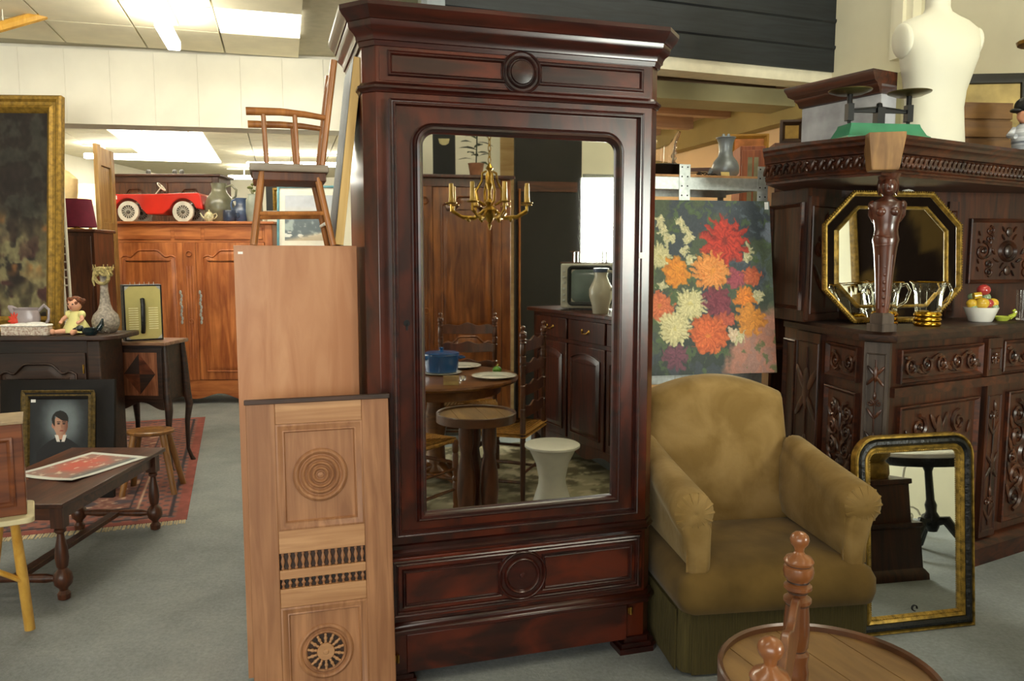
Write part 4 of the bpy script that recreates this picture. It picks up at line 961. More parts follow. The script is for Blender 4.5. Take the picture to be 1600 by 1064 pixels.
zm = (bz+.05+cmz-.08)/2; zh = (cmz-.08-bz-.05)/2
obj('marquetry_ground', M().prism_y(rect(-.135,.135,bz+.05,cmz-.08),-.002,.001), wood('marquetry_light','#6a3c26','#9a6446',.3,'z',3,coat=.4,blotch=.3), dd)
for sx in (-1,1):
    for sz in (-1,1): obj('marquetry_quarter', M().prism_y([(0,zm),(sx*.12,zm),(0,zm+sz*zh*.95)],-.0035,-.0015), MARQ if sx*sz > 0 else BLACKOAK, dd)
obj('apron', M().prism_y([(-.17,bz+.02),(.17,bz+.02)]+[(.17-.34*k/20,bz-.03-.03*math.cos(k/20*2*math.pi*1)-.0) for k in range(21)],.004,.03), BLACKOAK, cm)
for x_ in (-1,1):
    for y_ in (.02,.28):
        sgn = -1 if y_ < .1 else 1
        path = [(x_*.19,y_,cmz-.03),(x_*.20,y_+sgn*.01,cmz-.2),(x_*.205,y_+sgn*.02,bz+.02),(x_*.215,y_+sgn*.03,bz-.06),(x_*.20,y_+sgn*.015,bz-.2),(x_*.20,y_+sgn*.01,.1),(x_*.215,y_+sgn*.03,.03),(x_*.225,y_+sgn*.04,.0)]
        obj('leg', M().tube(path,[.02,.024,.03,.028,.019,.013,.015,.02],10), BLACKOAK, cm)
ac = thing('accordion', 'old button accordion with yellowed grille standing on the small commode', 'accordion', (0,0,0), R(32))
q = dp(226,530,5.90); ac.location = (q.x, 5.90, cmz)
AH, AW = .415, .265
GR = plain('yellowed_celluloid','#b0a668',.4,0,.08,6)
f_ = obj('end_plate', M().box(-AW/2,AW/2,0,.025,0,AH), BLACK, ac, bev=.004)
obj('grille_panel', M().box(-AW/2+.012,AW/2-.012,-.004,0,.012,AH-.012), GR, f_)
slot = mesh_of('slat', M().box(0,.065,-.007,-.003,0,.007)); slot.materials.append(plain('pale_slat','#d8d2a0',.3))
for k in range(10):
    for x_ in (-.10,.035): obj('slat', slot, None, f_, loc=(x_,0,.085+.017*k))
obj('strap', M().tube([(-.008,-.006,.06),(-.008,-.03,.10),(-.006,-.032,.20),(-.004,-.03,.27),(-.004,-.006,.31)],.016,8), BLACK, f_)
for x_,z_ in ((-1,0),(1,0),(-1,1),(1,1)):
    px_, pz_ = x_*(AW/2-.012), (.012 if not z_ else AH-.012)
    obj('corner_plate', M().prism_y([(px_,pz_),(px_-x_*.03,pz_),(px_,pz_+(.03 if not z_ else -.03))],-.006,-.003), STEEL, f_)
bl = M()
for k in range(9): bl.box(-AW/2+.004*(k%2),AW/2-.004*(k%2),.026+.011*k,.037+.011*k,.004*(k%2),AH-.004*(k%2))
obj('bellows', bl, BLACK, ac); obj('back_plate', M().box(-AW/2,AW/2,.126,.15,0,AH), BLACK, ac, bev=.004)
pin = mesh_of('button', M().tube([(0,0,0),(0,0,.02)],.0022,6)); pin.materials.append(STEEL)
for k in range(6): obj('button', pin, None, ac, loc=(-.08+.032*k,.012,AH))
rs = thing('rustic_stool', 'small rustic wooden stool with a thick seat in front of the commode', 'stool', (0,0,0), R(10))
q = dp(224,672,5.25); rz_ = q.z; rs.location = (q.x+.04, 5.27, 0)
RST = wood('rustic_elm','#6a4420','#9a6c38',.4,'z',2.5,coat=.2,blotch=.4,grain=7)
obj('seat', M().lathe([(.13,rz_-.03),(.15,rz_-.022),(.152,rz_-.006),(.145,rz_),(.1,rz_-.004)],28,sy=.75), RST, rs)
for x_,y_ in ((-1,-1),(1,-1),(-1,1),(1,1)):
    obj('leg', M().tube([(x_*.165,y_*.13,0),(x_*.09,y_*.06,rz_-.02)],[.019,.022],10), RST, rs)
# ------------------------------------------------------------------ carving helpers (relief stands proud of a facet towards -y)
def leafm(m, T, x, z, ang, l, w_, d=.006): m.ell((0,0,0),(w_,d,l),7,5,T@Tm(x,-.003,z,0,ang,0))
def spiral(m, T, cx, cz, r, dr=1, a0=0.0, turns=1.4, th=.006):
    pts = []; rs = []
    n = 14
    for k in range(n+1):
        t = k/n; a = a0+dr*turns*2*math.pi*t; q = r*(1-.78*t); pts.append(T@Vector((cx+q*math.cos(a),-.004,cz+q*math.sin(a)))); rs.append(th*(1-.3*t))
    m.tube(pts, rs, 5)
    m.ell((0,0,0),(r*.22,.008,r*.22),7,5,T@Tm(cx,-.003,cz))
def carve_upright(m, T, x0, x1, z0, z1):
    w_ = x1-x0; cx = (x0+x1)/2; n = max(1,round((z1-z0)/(w_*1.9))); h = (z1-z0)/n
    m.tube([T@Vector((cx,-.003,z0+.01)),T@Vector((cx,-.003,z1-.01))],.004,5)
    for k in range(n):
        z = z0+h*(k+.5)
        if k % 2 == 0:
            for s_ in (-1,1): spiral(m,T,cx+s_*w_*.22,z+h*.12,w_*.2,s_,R(90),1.3,.05*w_); leafm(m,T,cx+s_*w_*.2,z-h*.2,s_*R(35),h*.2,w_*.09)
            leafm(m,T,cx,z+h*.34,0,h*.13,w_*.10,.009)
        else:
            leafm(m,T,cx,z,0,h*.26,w_*.15,.010)
            for s_ in (-1,1):
                leafm(m,T,cx+s_*w_*.24,z+h*.1,s_*R(40),h*.2,w_*.1,.008); leafm(m,T,cx+s_*w_*.24,z-h*.2,s_*R(140),h*.2,w_*.1,.008)
def carve_frieze(m, T, x0, x1, z0, z1):
    h = z1-z0; n = max(2,round((x1-x0)/(h*1.05))); d = (x1-x0)/n
    for k in range(n):
        x = x0+d*(k+.5); s_ = 1 if k%2 else -1
        spiral(m,T,x,(z0+z1)/2,h*.40,s_,R(180) if k%2 else 0,1.5,h*.07); leafm(m,T,x+d*.45,(z0+z1)/2+s_*h*.2,s_*R(60),h*.28,h*.1,.008); leafm(m,T,x-d*.2,(z0+z1)/2-s_*h*.32,R(90),h*.2,h*.09)
def carve_panel(m, T, x0, x1, z0, z1):
    w_, h = x1-x0, z1-z0; cx, cz = (x0+x1)/2, (z0+z1)/2; r = min(w_,h)*.2
    ringm = M().frame(circ(cx,cz,r,24),[(0,0),(.2*r,-.012),(.4*r,0)],smooth=True)
    m.add(ringm.v, ringm.f, T, True); m.ell((0,0,0),(r*.45,.014,r*.6),9,6,T@Tm(cx,-.002,cz))
    ny = max(1,int((h/2-r)/(w_*.42)))
    for sz in (-1,1):
        for sx in (-1,1):
            for j in range(ny+1):
                zz = cz+sz*(r*.9+(j+.35)*(h/2-r)/(ny+1)*.95); q = min(w_*.19,(h/2-r)/(ny+1)*.55)
                spiral(m,T,cx+sx*w_*.27,zz,q,sx*sz,R(90)*sz,1.4,max(.006,q*.2)); leafm(m,T,cx+sx*w_*.08,zz+sz*q*.3,sx*sz*R(30),q*.8,q*.25,.009); leafm(m,T,cx+sx*w_*.42,zz-sz*q*.6,sx*R(20),q*.6,q*.2,.008)
        leafm(m,T,cx,cz+sz*(r+ (h/2-r)*.5),0,(h/2-r)*.3,w_*.05,.01)
    for sx in (-1,1):
        spiral(m,T,cx+sx*w_*.36,cz,min(w_*.12,h*.2),sx,R(90),1.4,max(.006,w_*.02))
        for k in range(3): leafm(m,T,cx+sx*(r+.012+k*.02),cz+(k-1)*h*.16,sx*R(60-30*k),h*.07,h*.028,.009)
def facet(p, q):
    p, q = Vector((p[0],p[1],0)), Vector((q[0],q[1],0)); x = (q-p).normalized(); y = Vector((-x.y,x.x,0))
    return Matrix(((x.x,y.x,0,p.x),(x.y,y.y,0,p.y),(0,0,1,0),(0,0,0,1))), (q-p).length
def facet_x(T, px, py=600):
    d = ray(px,py); o = T.translation; y = T.col[1].to_3d(); s_ = (o-CAMP).dot(y)/d.dot(y); return (T.inverted()@(CAMP+d*s_)).x

# ------------------------------------------------------------------ carved oak bar cabinet on the right
ZW, ZC = 1.24, 2.10
Lw, Cw, Rw = fl(1205,493,ZW), fl(1375,521,ZW), fl(1600,505,ZW)
ef = (Rw-Cw).normalized(); el = (Lw-Cw).normalized()
bar = thing('carved_bar_cabinet', 'massive carved dark oak bar cabinet with canopy and caryatid post', 'bar cabinet', (0,0,0), 0)
def W2(p): return (p.x, p.y)
Rw2 = Cw + ef*1.55
Lw = Cw + el*.95
backR, backL = Vector((3.02,4.50,0)), Vector((1.60,4.62,0))
cutl, cutr = Cw+el*.17, Cw+ef*.125
wpoly = [W2(Lw), W2(cutl), W2(cutr), W2(Rw2), W2(backR), W2(backL)]      # seen from above, counter clockwise
obj('worktop', M().off_loft(wpoly,[(-.02,ZW-.05),(-.005,ZW-.05),(.0,ZW-.04),(.0,ZW-.018),(-.008,ZW-.008),(-.012,ZW),(-.03,ZW)],fixed=(3,4,5)), BLACKOAK, bar)
body = offset_poly(wpoly,-.06,fixed=(3,4,5))
obj('lower_body', M().prism(body,.0,ZW-.05), DARKOAK, bar)
obj('plinth', M().off_loft(body,[(.05,0),(.05,.09),(.04,.10),(.03,.115),(.02,.12),(.0,.135)],fixed=(3,4,5)), DARKOAK_X, bar)
TLf, LLf = facet(body[0],body[1]); TCf, LCf = facet(body[1],body[2]); TFf, LFf = facet(body[2],body[3])
def bpanel(T, x0, x1, z0, z1, name='panel', mat=DARKOAK, kind='panel', fr=.012, parent=bar):
    m = M().box(x0,x1,-.008,0.002,z0,z1); p = obj(name, None or (lambda mm: mm)(M().add(m.v,m.f,T)), mat, parent)
    f = M().frame(rect(x0,x1,z0,z1),[(0,-.008),(0,-.022),(.006,-.026),(.012,-.020),(.02,-.010),(.022,-.008)]); obj('panel_moulding', M().add(f.v,f.f,T), DARKOAK_X, p)
    c = M(); q = .026; Tq = T@Matrix.Translation((0,-.010,0))
    if kind == 'panel': carve_panel(c,Tq,x0+q,x1-q,z0+q,z1-q)
    elif kind == 'upright': carve_upright(c,Tq,x0+q*.8,x1-q*.8,z0+q,z1-q)
    elif kind == 'frieze': carve_frieze(c,Tq,x0+q,x1-q,z0+q*.8,z1-q*.8)
    if kind != 'plain': obj('carving', c, CARVE, p)
    return p
def pil(T, x0, x1, z0, z1, mat=DARKOAK, proud=.03, n='pilaster'):
    m = M().box(x0,x1,-proud,.002,z0,z1); p = obj(n, M().add(m.v,m.f,T), mat, bar)
    f = M().frame(rect(x0+.012,x1-.012,z0+.03,z1-.05),[(0,-proud),(.003,-proud-.006),(.008,-proud)]); obj('edge_bead', M().add(f.v,f.f,T), mat, p)
    c = M(); carve_upright(c,T@Matrix.Translation((0,-proud,0)),x0+.016,x1-.016,z0+.05,z1-.07); obj('carving', c, CARVE, p)
    return p
# left side of the base
xa, xb = facet_x(TLf,1250), facet_x(TLf,1288)
pil(TLf, xa, xb, .135, ZW-.06)
xc, xd = facet_x(TLf,1294), facet_x(TLf,1344)
bpanel(TLf, xc, xd, ZW-.26, ZW-.09, 'frieze_panel', kind='frieze')
bpanel(TLf, xc, xd, .17, ZW-.31, 'side_panel')
bpanel(TLf, .03, xa-.03, .17, ZW-.12, 'side_panel', kind='plain')
# corner pilaster, greyer tone paints in the light on its canted face
GREYOAK = wood('worn_grey_oak','#3a302a','#5e5148',.5,'z',2.2,blotch=.4,blotch_col='#2a2320',grain=12)
pil(TCf, -.005, LCf+.005, .135, ZW-.055, GREYOAK, .035, 'corner_pilaster')
# front of the base
x1_ = facet_x(TFf,1556); x2_ = facet_x(TFf,1584)
bpanel(TFf, .05, facet_x(TFf,1530,560), ZW-.25, ZW-.09, 'frieze_drawer', DARKOAK_X, 'frieze')
pil(TFf, facet_x(TFf,1534,560), facet_x(TFf,1557,560), ZW-.26, ZW-.07)
bpanel(TFf, facet_x(TFf,1562,560), LFf-.08, ZW-.25, ZW-.09, 'frieze_drawer', DARKOAK_X, 'frieze')
rl = M().box(0,LFf,-.03,0.002,ZW-.31,ZW-.265); obj('rail', M().add(rl.v,rl.f,TFf), DARKOAK_X, bar)
bpanel(TFf, .06, facet_x(TFf,1520,700), .18, ZW-.36, 'door', DARKOAK, 'panel')
pil(TFf, facet_x(TFf,1528,700), facet_x(TFf,1552,700), .135, ZW-.31)
bpanel(TFf, facet_x(TFf,1565,700), LFf-.06, .18, ZW-.36, 'door', DARKOAK, 'panel')
# canopy
cA, cB, cC, cD = fl(1192,232,ZC), fl(1253,222,ZC), fl(1392,207,ZC), fl(1600,234,ZC)
cD2 = cD + (cD-cC).normalized()*.35
cpoly = [W2(cA), W2(cB), W2(cC), W2(cD2), (3.0,4.52), (1.62,4.62)]
cin = offset_poly(cpoly,-.075,fixed=(3,4,5))
obj('canopy', M().off_loft(cin,[(0,1.945),(.012,1.945),(.016,1.953),(.010,1.962),(.012,1.966),(.022,2.025),(.034,2.03),(.036,2.042),(.052,2.058),(.060,2.062),(.062,2.075),(.075,2.085),(.075,ZC),(.05,ZC)],fixed=(3,4,5)), DARKOAK_X, bar)
cvm = M()
for p_, q_ in ((cin[0],cin[1]),(cin[1],cin[2]),(cin[2],cin[3])):
    T_, L_2 = facet(p_,q_); n_ = int(L_2/.036)
    for k in range(n_):
        x = (k+.5)*L_2/n_; T2 = T_@Matrix.Translation((0,-.02,0)); leafm(cvm,T2,x,1.997,R(24),.030,.010,.012); leafm(cvm,T2,x+.016,1.98,0,.014,.008,.010); leafm(cvm,T2,x+.016,2.012,0,.010,.009,.010)
obj('canopy_carving', cvm, CARVE, bar)
obj('soffit', M().prism(cin,1.932,1.946), DARKOAK_X, bar)
# upper back: left block with plain panel and carved pilaster, then the niche back
u0, u1 = dp(1203,380,4.50), dp(1260,380,4.14)
TU, LU = facet(W2(u0),W2(u1))
u2 = dp(1312,380,4.32)
obj('upper_side', M().prism([W2(u0),W2(u1),W2(u2),(1.80,4.62),(1.62,4.64)],ZW,1.935), DARKOAK, bar)
bpanel(TU, .02, LU-.02, ZW+.06, 1.86, 'side_panel', kind='plain')
TU2, LU2 = facet(W2(u1),W2(u2)); pil(TU2, .005, LU2-.01, ZW+.01, 1.89, DARKOAK, .02)
nd = Vector((math.cos(R(10)),math.sin(R(10)),0)); n1_ = u2 + nd*1.30
TN, LN = facet(W2(u2),W2(n1_))
bk = M().box(-.02,LN,.0,.06,ZW,1.935); obj('niche_back', M().add(bk.v,bk.f,TN), DARKOAK, bar)
xp = facet_x(TN,1512,380); bpanel(TN, xp, min(LN-.02,xp+.50), 1.43, 1.79, 'niche_panel', kind='panel')
xq = facet_x(TN,1480,330); pil(TN, xq, xq+.06, ZW+.01, 1.88, DARKOAK, .02)
# caryatid at the corner
kc = Cw + (el+ef)*.075
cary = obj('caryatid_base', M().prism(circ(0,0,.062,4),ZW,ZW+.035).prism(circ(0,0,.05,4),ZW+.035,ZW+.075).off_loft(circ(0,0,.05,4),[(0,ZW+.075),(-.012,ZW+.085)]), GREYOAK, bar, loc=(kc.x,kc.y,0), rot=(0,0,math.atan2(ef.y+.0,ef.x)-R(52)))
FIG = wood('polished_figure_oak','#33180f','#6a3824',.3,'z',4,coat=.4,blotch=.3,grain=4)
fg = M(); zz = ZW+.085; hh = 1.945-zz
ff = lambda t: zz+hh*t
sec = [(.024,.024,0),(.027,.027,.06),(.033,.033,.25),(.042,.040,.45),(.046,.044,.50),(.050,.046,.53),(.046,.042,.56),(.043,.036,.60),(.046,.038,.65),(.056,.042,.71),(.060,.042,.76),(.056,.040,.80),(.030,.028,.825),(.020,.022,.84),(.020,.022,.86)]
fg.loft([[(rx*1.14*math.cos(a),ry*1.14*math.sin(a),ff(t)) for a in [2*math.pi*k/16 for k in range(16)]] for rx,ry,t in sec])
for s_ in (-1,1):
    fg.ell((s_*.026,-.036,ff(.73)),(.024,.018,.022),10,7); fg.ell((s_*.062,0,ff(.775)),(.018,.022,.024),10,7)
    fg.tube([(s_*.062,.0,ff(.77)),(s_*.064,.006,ff(.71)),(s_*.05,.02,ff(.66))],[.015,.013,.008],8)
fg.ell((0,-.006,ff(.91)),(.038,.042,.050),16,11); fg.ell((0,-.048,ff(.905)),(.007,.008,.012),7,5); fg.ell((0,-.043,ff(.875)),(.012,.006,.004),7,5)
for s_ in (-1,1): fg.ell((s_*.015,-.044,ff(.922)),(.007,.004,.004),7,5); fg.ell((s_*.036,.004,ff(.91)),(.009,.018,.04),8,6)
fg.ell((0,.008,ff(.955)),(.042,.042,.028),14,8); fg.lathe([(.036,ff(.955)),(.042,ff(.965)),(.046,ff(.985)),(.05,ff(1.0))],16)
for t0,sgn in ((.53,1),(.555,-1),(.50,1)):
    fg.tube([(.046*math.cos(a),.044*math.sin(a)-.002,ff(t0+.012*math.sin(a*1.0+sgn))) for a in [2*math.pi*k/16 for k in range(17)]],.006,6)
for k in range(7): fg.ell((0,-.030-.0012*k,ff(.06+.055*k)),(.009,.006,.012),7,5)
for s_ in (-1,1): fg.tube([(s_*.019,-.022,ff(.03)),(s_*.028,-.032,ff(.42))],.004,5)
obj('caryatid', fg, FIG, bar, loc=(kc.x,kc.y,0), rot=(0,0,R(-20)))
kb = Vector(((cC.x+kc.x)/2,(cC.y+kc.y)/2,0))
cb_d = (Vector((cin[1][0],cin[1][1],0))-Vector((cin[2][0],cin[2][1],0))).normalized()
blk = M().loft([[(x*s_,y*s_,z) for x,y in ((-.062,-.05),(.062,-.05),(.062,.06),(-.062,.06))] for s_,z in ((.86,1.945),(.92,1.955),(1.12,2.05),(1.2,2.085),(1.2,ZC+.002))],smooth=False)
obj('corner_block', blk, wood('raw_oak_block','#7a5630','#a87e4a',.55,'z',2.4,blotch=.4,blotch_col='#4a3018',grain=9), bar, loc=(cin[2][0]-.016,cin[2][1]-.045,0), rot=(0,0,R(-12)), bev=.003)

# ------------------------------------------------------------------ octagonal mirror, glassware and fruit on the bar
oc = dp(1393,496,4.07); oy = R(10)
om = thing('octagonal_mirror', 'octagonal mirror with a gilt beaded frame standing on the bar top', 'mirror', (oc.x, oc.y, ZW+.007), rot=(R(-4),0,oy))
ow, oh, oq = 116/FPX*4.16, 198/FPX*4.14, .165
octo = [(-ow+oq,0),(ow-oq,0),(ow,oq),(ow,oh-oq),(ow-oq,oh),(-ow+oq,oh),(-ow,oh-oq),(-ow,oq)]
obj('outer_frame', M().frame(octo,[(0,0),(0,-.018),(.006,-.026),(.014,-.026),(.02,-.018),(.024,-.010),(.026,0)]), GILT, om, smooth=25)
obj('inner_frame', M().frame(offset_poly(octo,-.072),[(0,0),(0,-.014),(.006,-.020),(.012,-.016),(.016,-.006),(.016,0)]), GILT, om, smooth=25)
obj('mirror_border', M().frame(offset_poly(octo,-.024),[(0,-.002),(0,-.009),(.05,-.004),(.05,-.002)]), MIRROR, om)
obj('mirror_glass', M().prism_y(offset_poly(octo,-.084),-.004,-.001), MIRROR, om)
obj('backing', M().prism_y(offset_poly(octo,-.004),0,.012), BLACKOAK, om)
bd_ = M()
pts8 = octo+[octo[0]]
for i in range(8):
    a, b_ = Vector((pts8[i][0],0,pts8[i][1])), Vector((pts8[i+1][0],0,pts8[i+1][1])); n_ = max(2,int((b_-a).length/.013))
    for k in range(n_): p_ = a+(b_-a)*(k/n_); bd_.ell((p_.x,-.020,p_.z),.0055,6,4)
obj('bead_edge', bd_, GILT, om)
obj('hanging_loop', M().tube([(.05,.006,oh-.01),(.07,.008,oh+.008),(.10,.008,oh+.014),(.125,.008,oh+.008),(.135,.006,oh-.01)],.006,8), WHITE, om)
GOLD = plain('bright_gilding','#d8a83a',.18,1.0,.1,20)
def pitcher(label, loc, yaw, h=.215, r=.064):
    t = thing('glass_pitcher', label, 'pitcher', loc, yaw, 'gold banded glass pitchers on the bar')
    seg = 24; flut = lambda k: 1+.05*math.cos(k*math.pi*2/seg*8)
    def rg(r_, z, lip=0): return [((r_*flut(k)+ (lip if k==seg//2 else lip*.4 if abs(k-seg//2)==1 else 0))*math.cos(2*math.pi*k/seg), r_*flut(k)*math.sin(2*math.pi*k/seg), z+(lip*.4 if k==seg//2 else 0)) for k in range(seg)]
    g = M().loft([rg(r*.86,.07),rg(r*.88,h*.5),rg(r*.95,h*.75),rg(r*1.15,h*.95),rg(r*1.28,h,.02),rg(r*1.24,h,.02),rg(r*1.08,h*.95),rg(r*.88,h*.75),rg(r*.80,h*.5),rg(r*.78,.075)],True)
    obj('glass_body', g, GLASS, t)
    bp_ = [(r*.9,0)]
    for k in range(3): z = .002+.022*k; bp_ += [(r*.92,z),(r*.98,z+.007),(r*.98,z+.013),(r*.90,z+.020)]
    obj('gold_base', M().lathe(bp_+[(r*.86,.072)],28), GOLD, t)
    obj('gold_rim', M().loft([rg(r*1.275,h-.002,.02),rg(r*1.29,h+.001,.02),rg(r*1.245,h+.003,.02)],False), GOLD, t)
    obj('handle', M().tube([(r*1.1,0,h*.9),(r*1.7,0,h*.95),(r*2.0,0,h*.8),(r*1.7,0,h*.55),(r*.95,0,h*.42)],[.008,.008,.008,.007,.007],8), GLASS, t)
    return t
q = dp(1449,499,3.88); pitcher('gold banded glass pitcher in front, between caryatid and fruit bowl', (q.x,q.y,ZW), R(10))
q = dp(1382,487,3.92); pitcher('gold banded glass pitcher half hidden behind the caryatid', (q.x,q.y,ZW), R(5))
q = dp(1532,497,4.16); fb = thing('fruit_bowl', 'white china bowl heaped with painted ceramic fruit on the bar', 'bowl', (q.x,q.y,ZW), 0)
obj('bowl', M().lathe([(.05,0),(.056,.004),(.082,.07),(.084,.076),(.07,.076)],28), CERAM, fb)
FY, FR, FG = plain('yellow_glaze','#d8b03a',.15,0,.15,10,coat=.6), plain('red_glaze','#b8403c',.15,0,.15,10,coat=.6), plain('green_glaze','#8aa07a',.15,0,.15,10,coat=.6)
for x,y,z,r_,m_ in ((-.055,-.01,.095,.028,FY),(-.012,-.03,.098,.034,FY),(.02,-.028,.098,.026,FR),(.055,-.005,.097,.030,FY),(.0,.03,.10,.034,FR),(-.04,.02,.13,.022,FG),(.02,.0,.128,.026,FG),(.008,.0,.165,.034,FR),(-.05,-.02,.075,.018,FG),(.06,-.02,.078,.018,FG)):
    obj('fruit', M().ell((x,y,z),(r_,r_,r_*.88),14,9), m_, fb)
obj('fruit', M().tube([(-.055,-.02,.135),(-.02,-.025,.14)],.018,10), FY, fb)
q = dp(1566,494,4.22); gd = thing('green_leaf_dish', 'small yellow green leaf shaped dish beside the fruit bowl', 'dish', (q.x,q.y,ZW), R(10))
YG = plain('chartreuse_glaze','#b4c04a',.15,0,.12,10,coat=.6)
obj('dish', M().lathe([(.03,0),(.035,.004),(.055,.022),(.052,.025),(.03,.008)],20,sy=.7), YG, gd); obj('handle', M().tube([(.04,0,.015),(.07,0,.03),(.08,0,.048),(.072,0,.056),(.062,0,.05)],[.014,.011,.008,.007,.006],8), YG, gd)
q = dp(1597,494,4.28); tg = thing('glass_tumbler', 'tall plain glass tumbler at the bar end past the leaf dish', 'glass', (q.x,q.y,ZW), 0)
obj('glass_body', M().lathe([(.028,0),(.03,.003),(.034,.16),(.032,.16),(.028,.012)],24), GLASS, tg); obj('base_disc', M().lathe([(.027,.0005),(.027,.010)],24), GLASS, tg)

# ------------------------------------------------------------------ on the canopy: scale, mannequin, cornice cabinet, crate
q = dp(1372,210,3.70); scl = thing('shop_scale', 'old shop balance scale with green base and two brass pans', 'scale', (q.x, q.y, ZC), R(8))
GRN = plain('green_enamel','#2f7a58',.4,0,.12,10,coat=.3); px1 = 1/FPX*3.70
bw = 67*px1
obj('base', M().off_loft(rect(-bw,bw,-.09,.09),[(0,0),(0,.012),(-.012,.02),(-.03,.058),(-.034,.072),(-.05,.074)]), GRN, scl)
obj('column', M().box(-.018,.018,-.02,.02,.07,.15).lathe([(.016,.15),(.012,.17),(.004,.175)],12), BLACKIRON, scl)
obj('beam', M().box(-.155,.155,-.008,.008,.128,.144).tube([(-.13,0,.136),(0,0,.15),(.13,0,.136)],.009,8), BLACKIRON, scl)
for s_ in (-1,1):
    pn = obj('pan', M().lathe([(.006,.205),(.06,.207),(.092,.220),(.094,.224),(.085,.222),(.01,.210)],28,Tm(s_*.145,0,0)), plain('brass_pan_%d'%s_,'#6a5f3a',.3,.7,.2,12), scl)
    obj('pan_holder', M().box(s_*.145-.014,s_*.145+.014,-.016,.016,.09,.165).tube([(s_*.145,0,.16),(s_*.145,0,.206)],.012,8).tube([(s_*.145,0,.08),(s_*.145,0,.10)],.008,8), BLACKIRON, pn)
MANN = plain('off_white_plastic','#dcd9c6',.55,0,.02,4)
q = dp(1462,212,4.05); mn = thing('mannequin_torso', 'headless white male mannequin torso standing on the bar canopy', 'mannequin', (q.x, 4.08, ZC), R(10))
msec = [(.155,.10,0,0),(.158,.105,0,.05),(.150,.10,0,.14),(.142,.10,0,.22),(.150,.105,0,.30),(.170,.118,-.008,.38),(.190,.130,-.016,.46),(.205,.122,-.010,.53),(.212,.105,-.002,.575),(.206,.09,.005,.61),(.170,.078,.01,.64),(.11,.068,.012,.662),(.066,.060,.012,.68),(.055,.053,.012,.705),(.055,.053,.012,.80)]
def sell(rx,ry,cy,z,e=.85,n=28):
    out=[]
    for k in range(n):
        a=2*math.pi*k/n; c_,s_=math.cos(a),math.sin(a); out.append((rx*abs(c_)**e*(1 if c_>=0 else -1), cy+ry*abs(s_)**e*(1 if s_>=0 else -1), z))
    return out
mm = M().loft([sell(rx,ry,cy,z) for rx,ry,cy,z in msec])
obj('torso', mm, MANN, mn, smooth=70)
for s_ in (-1,1): obj('shoulder_cap', M().ell((0,0,0),(.03,.075,.085),18,12,Tm(s_*.192,.0,.535,0,s_*R(8),0)), MANN, mn, smooth=70)
obj('neck_cap', M().lathe([(.054,.80),(.05,.806),(.01,.808)],24,Tm(0,.012,0)), WALNUT, mn)
# grey cabinet top with cornice behind the scale
gq0, gq1 = dp(1252,215,4.48), dp(1374,215,4.06)
gd_ = gq1-gq0; gw_ = math.hypot(gd_.x,gd_.y)
gc = thing('cornice_cabinet', 'grey backed cabinet top with brown moulded cornice behind the scale', 'cabinet', (gq0.x, gq0.y, ZC), math.atan2(gd_.y,gd_.x))
gh = dp(1320,158,4.25).z-ZC
gpoly = [(0,0),(gw_,0),(gw_,.12),(0,.12)]
obj('body', M().prism(gpoly,0,gh+.05), plain('grey_primed_wood','#a3a4aa',.5,0,.18,7), gc)
obj('cornice', M().off_loft(gpoly,[(0,gh),(.012,gh+.005),(.02,gh+.03),(.03,gh+.04),(.032,gh+.05),(.055,gh+.065),(.06,gh+.08),(.07,gh+.10),(.07,gh+.115),(.05,gh+.115)],fixed=(1,2)), DARKOAK_X, gc)
obj('bottom_trim', M().box(.02,gw_-.02,-.006,0,.012,.03), BLACKOAK, gc)
# brown carton and black framed picture behind the mannequin
q0, q1 = dp(1522,213,4.3), dp(1588,213,4.3)
bxn = thing('wooden_crate', 'brown wooden crate on the canopy behind the mannequin torso', 'crate', ((q0.x+q1.x)/2-.1, 4.24, ZC), R(6)); ch = dp(1550,163,4.3).z-ZC
CRT = wood('crate_wood','#5a3c1c','#7e5828',.6,'x',2,blotch=.4,grain=8)
obj('body', M().box(-.26,.15,0,.1,0,ch-.002), CRT, bxn)
for k in range(3): obj('slat', M().box(-.262,.152,-.012,0,.006+k*ch/3,(k+1)*ch/3-.004), CRT, bxn, bev=.002)
fq0, fq1 = dp(1470,165,4.55), dp(1592,165,4.55); fh = dp(1592,120,4.55).z-ZC
fp = thing('black_framed_picture', 'black framed picture leaning behind the crate and mannequin', 'picture', ((fq0.x+fq1.x)/2, 4.45, ZC), rot=(R(-5),0,R(-5))); fw = (fq1.x-fq0.x)/2
obj('frame', M().frame(rect(-fw,fw,0,fh),[(0,0),(0,-.02),(.01,-.025),(.05,-.02),(.055,0)]), plain('black_frame_b','#22201c',.5), fp)
obj('picture_sheet', M().box(-fw+.05,fw-.05,-.006,-.002,.05,fh-.05), plain('ochre_picture','#a8925a',.7,0,.2,8), fp)
q = dp(1604,222,3.95); fgq = thing('painted_figurine', 'small painted figurine in black and striped clothes cut off by picture edge', 'figurine', (q.x+.01, 3.98, ZC), R(-20))
fbm_ = [(.05,0),(.055,.01),(.06,.06),(.045,.11),(.03,.125)]
obj('body', M().lathe(fbm_,20), plain('striped_jersey','#d8dade',.5,0,.2,3,c2='#2a3444',vs=(1,1,14)), fgq)
obj('face', M().ell((0,-.004,.165),(.042,.04,.04),16,10).ell((-.005,-.046,.16),(.016,.014,.014),10,7), plain('flesh_paint','#e0a080',.4), fgq)
obj('cap', M().ell((.0,.006,.21),(.055,.052,.048),16,10).ell((-.045,-.01,.19),(.03,.03,.012),12,7), BLACK, fgq)
for s_ in (-1,1): obj('arm', M().tube([(s_*.045,0,.10),(s_*.07,-.02,.07),(s_*.05,-.05,.06)],[.018,.016,.012],8), plain('striped_sleeve_%d'%s_,'#d8dade',.5,0,.2,3,c2='#2a3444',vs=(1,1,14)), fgq)
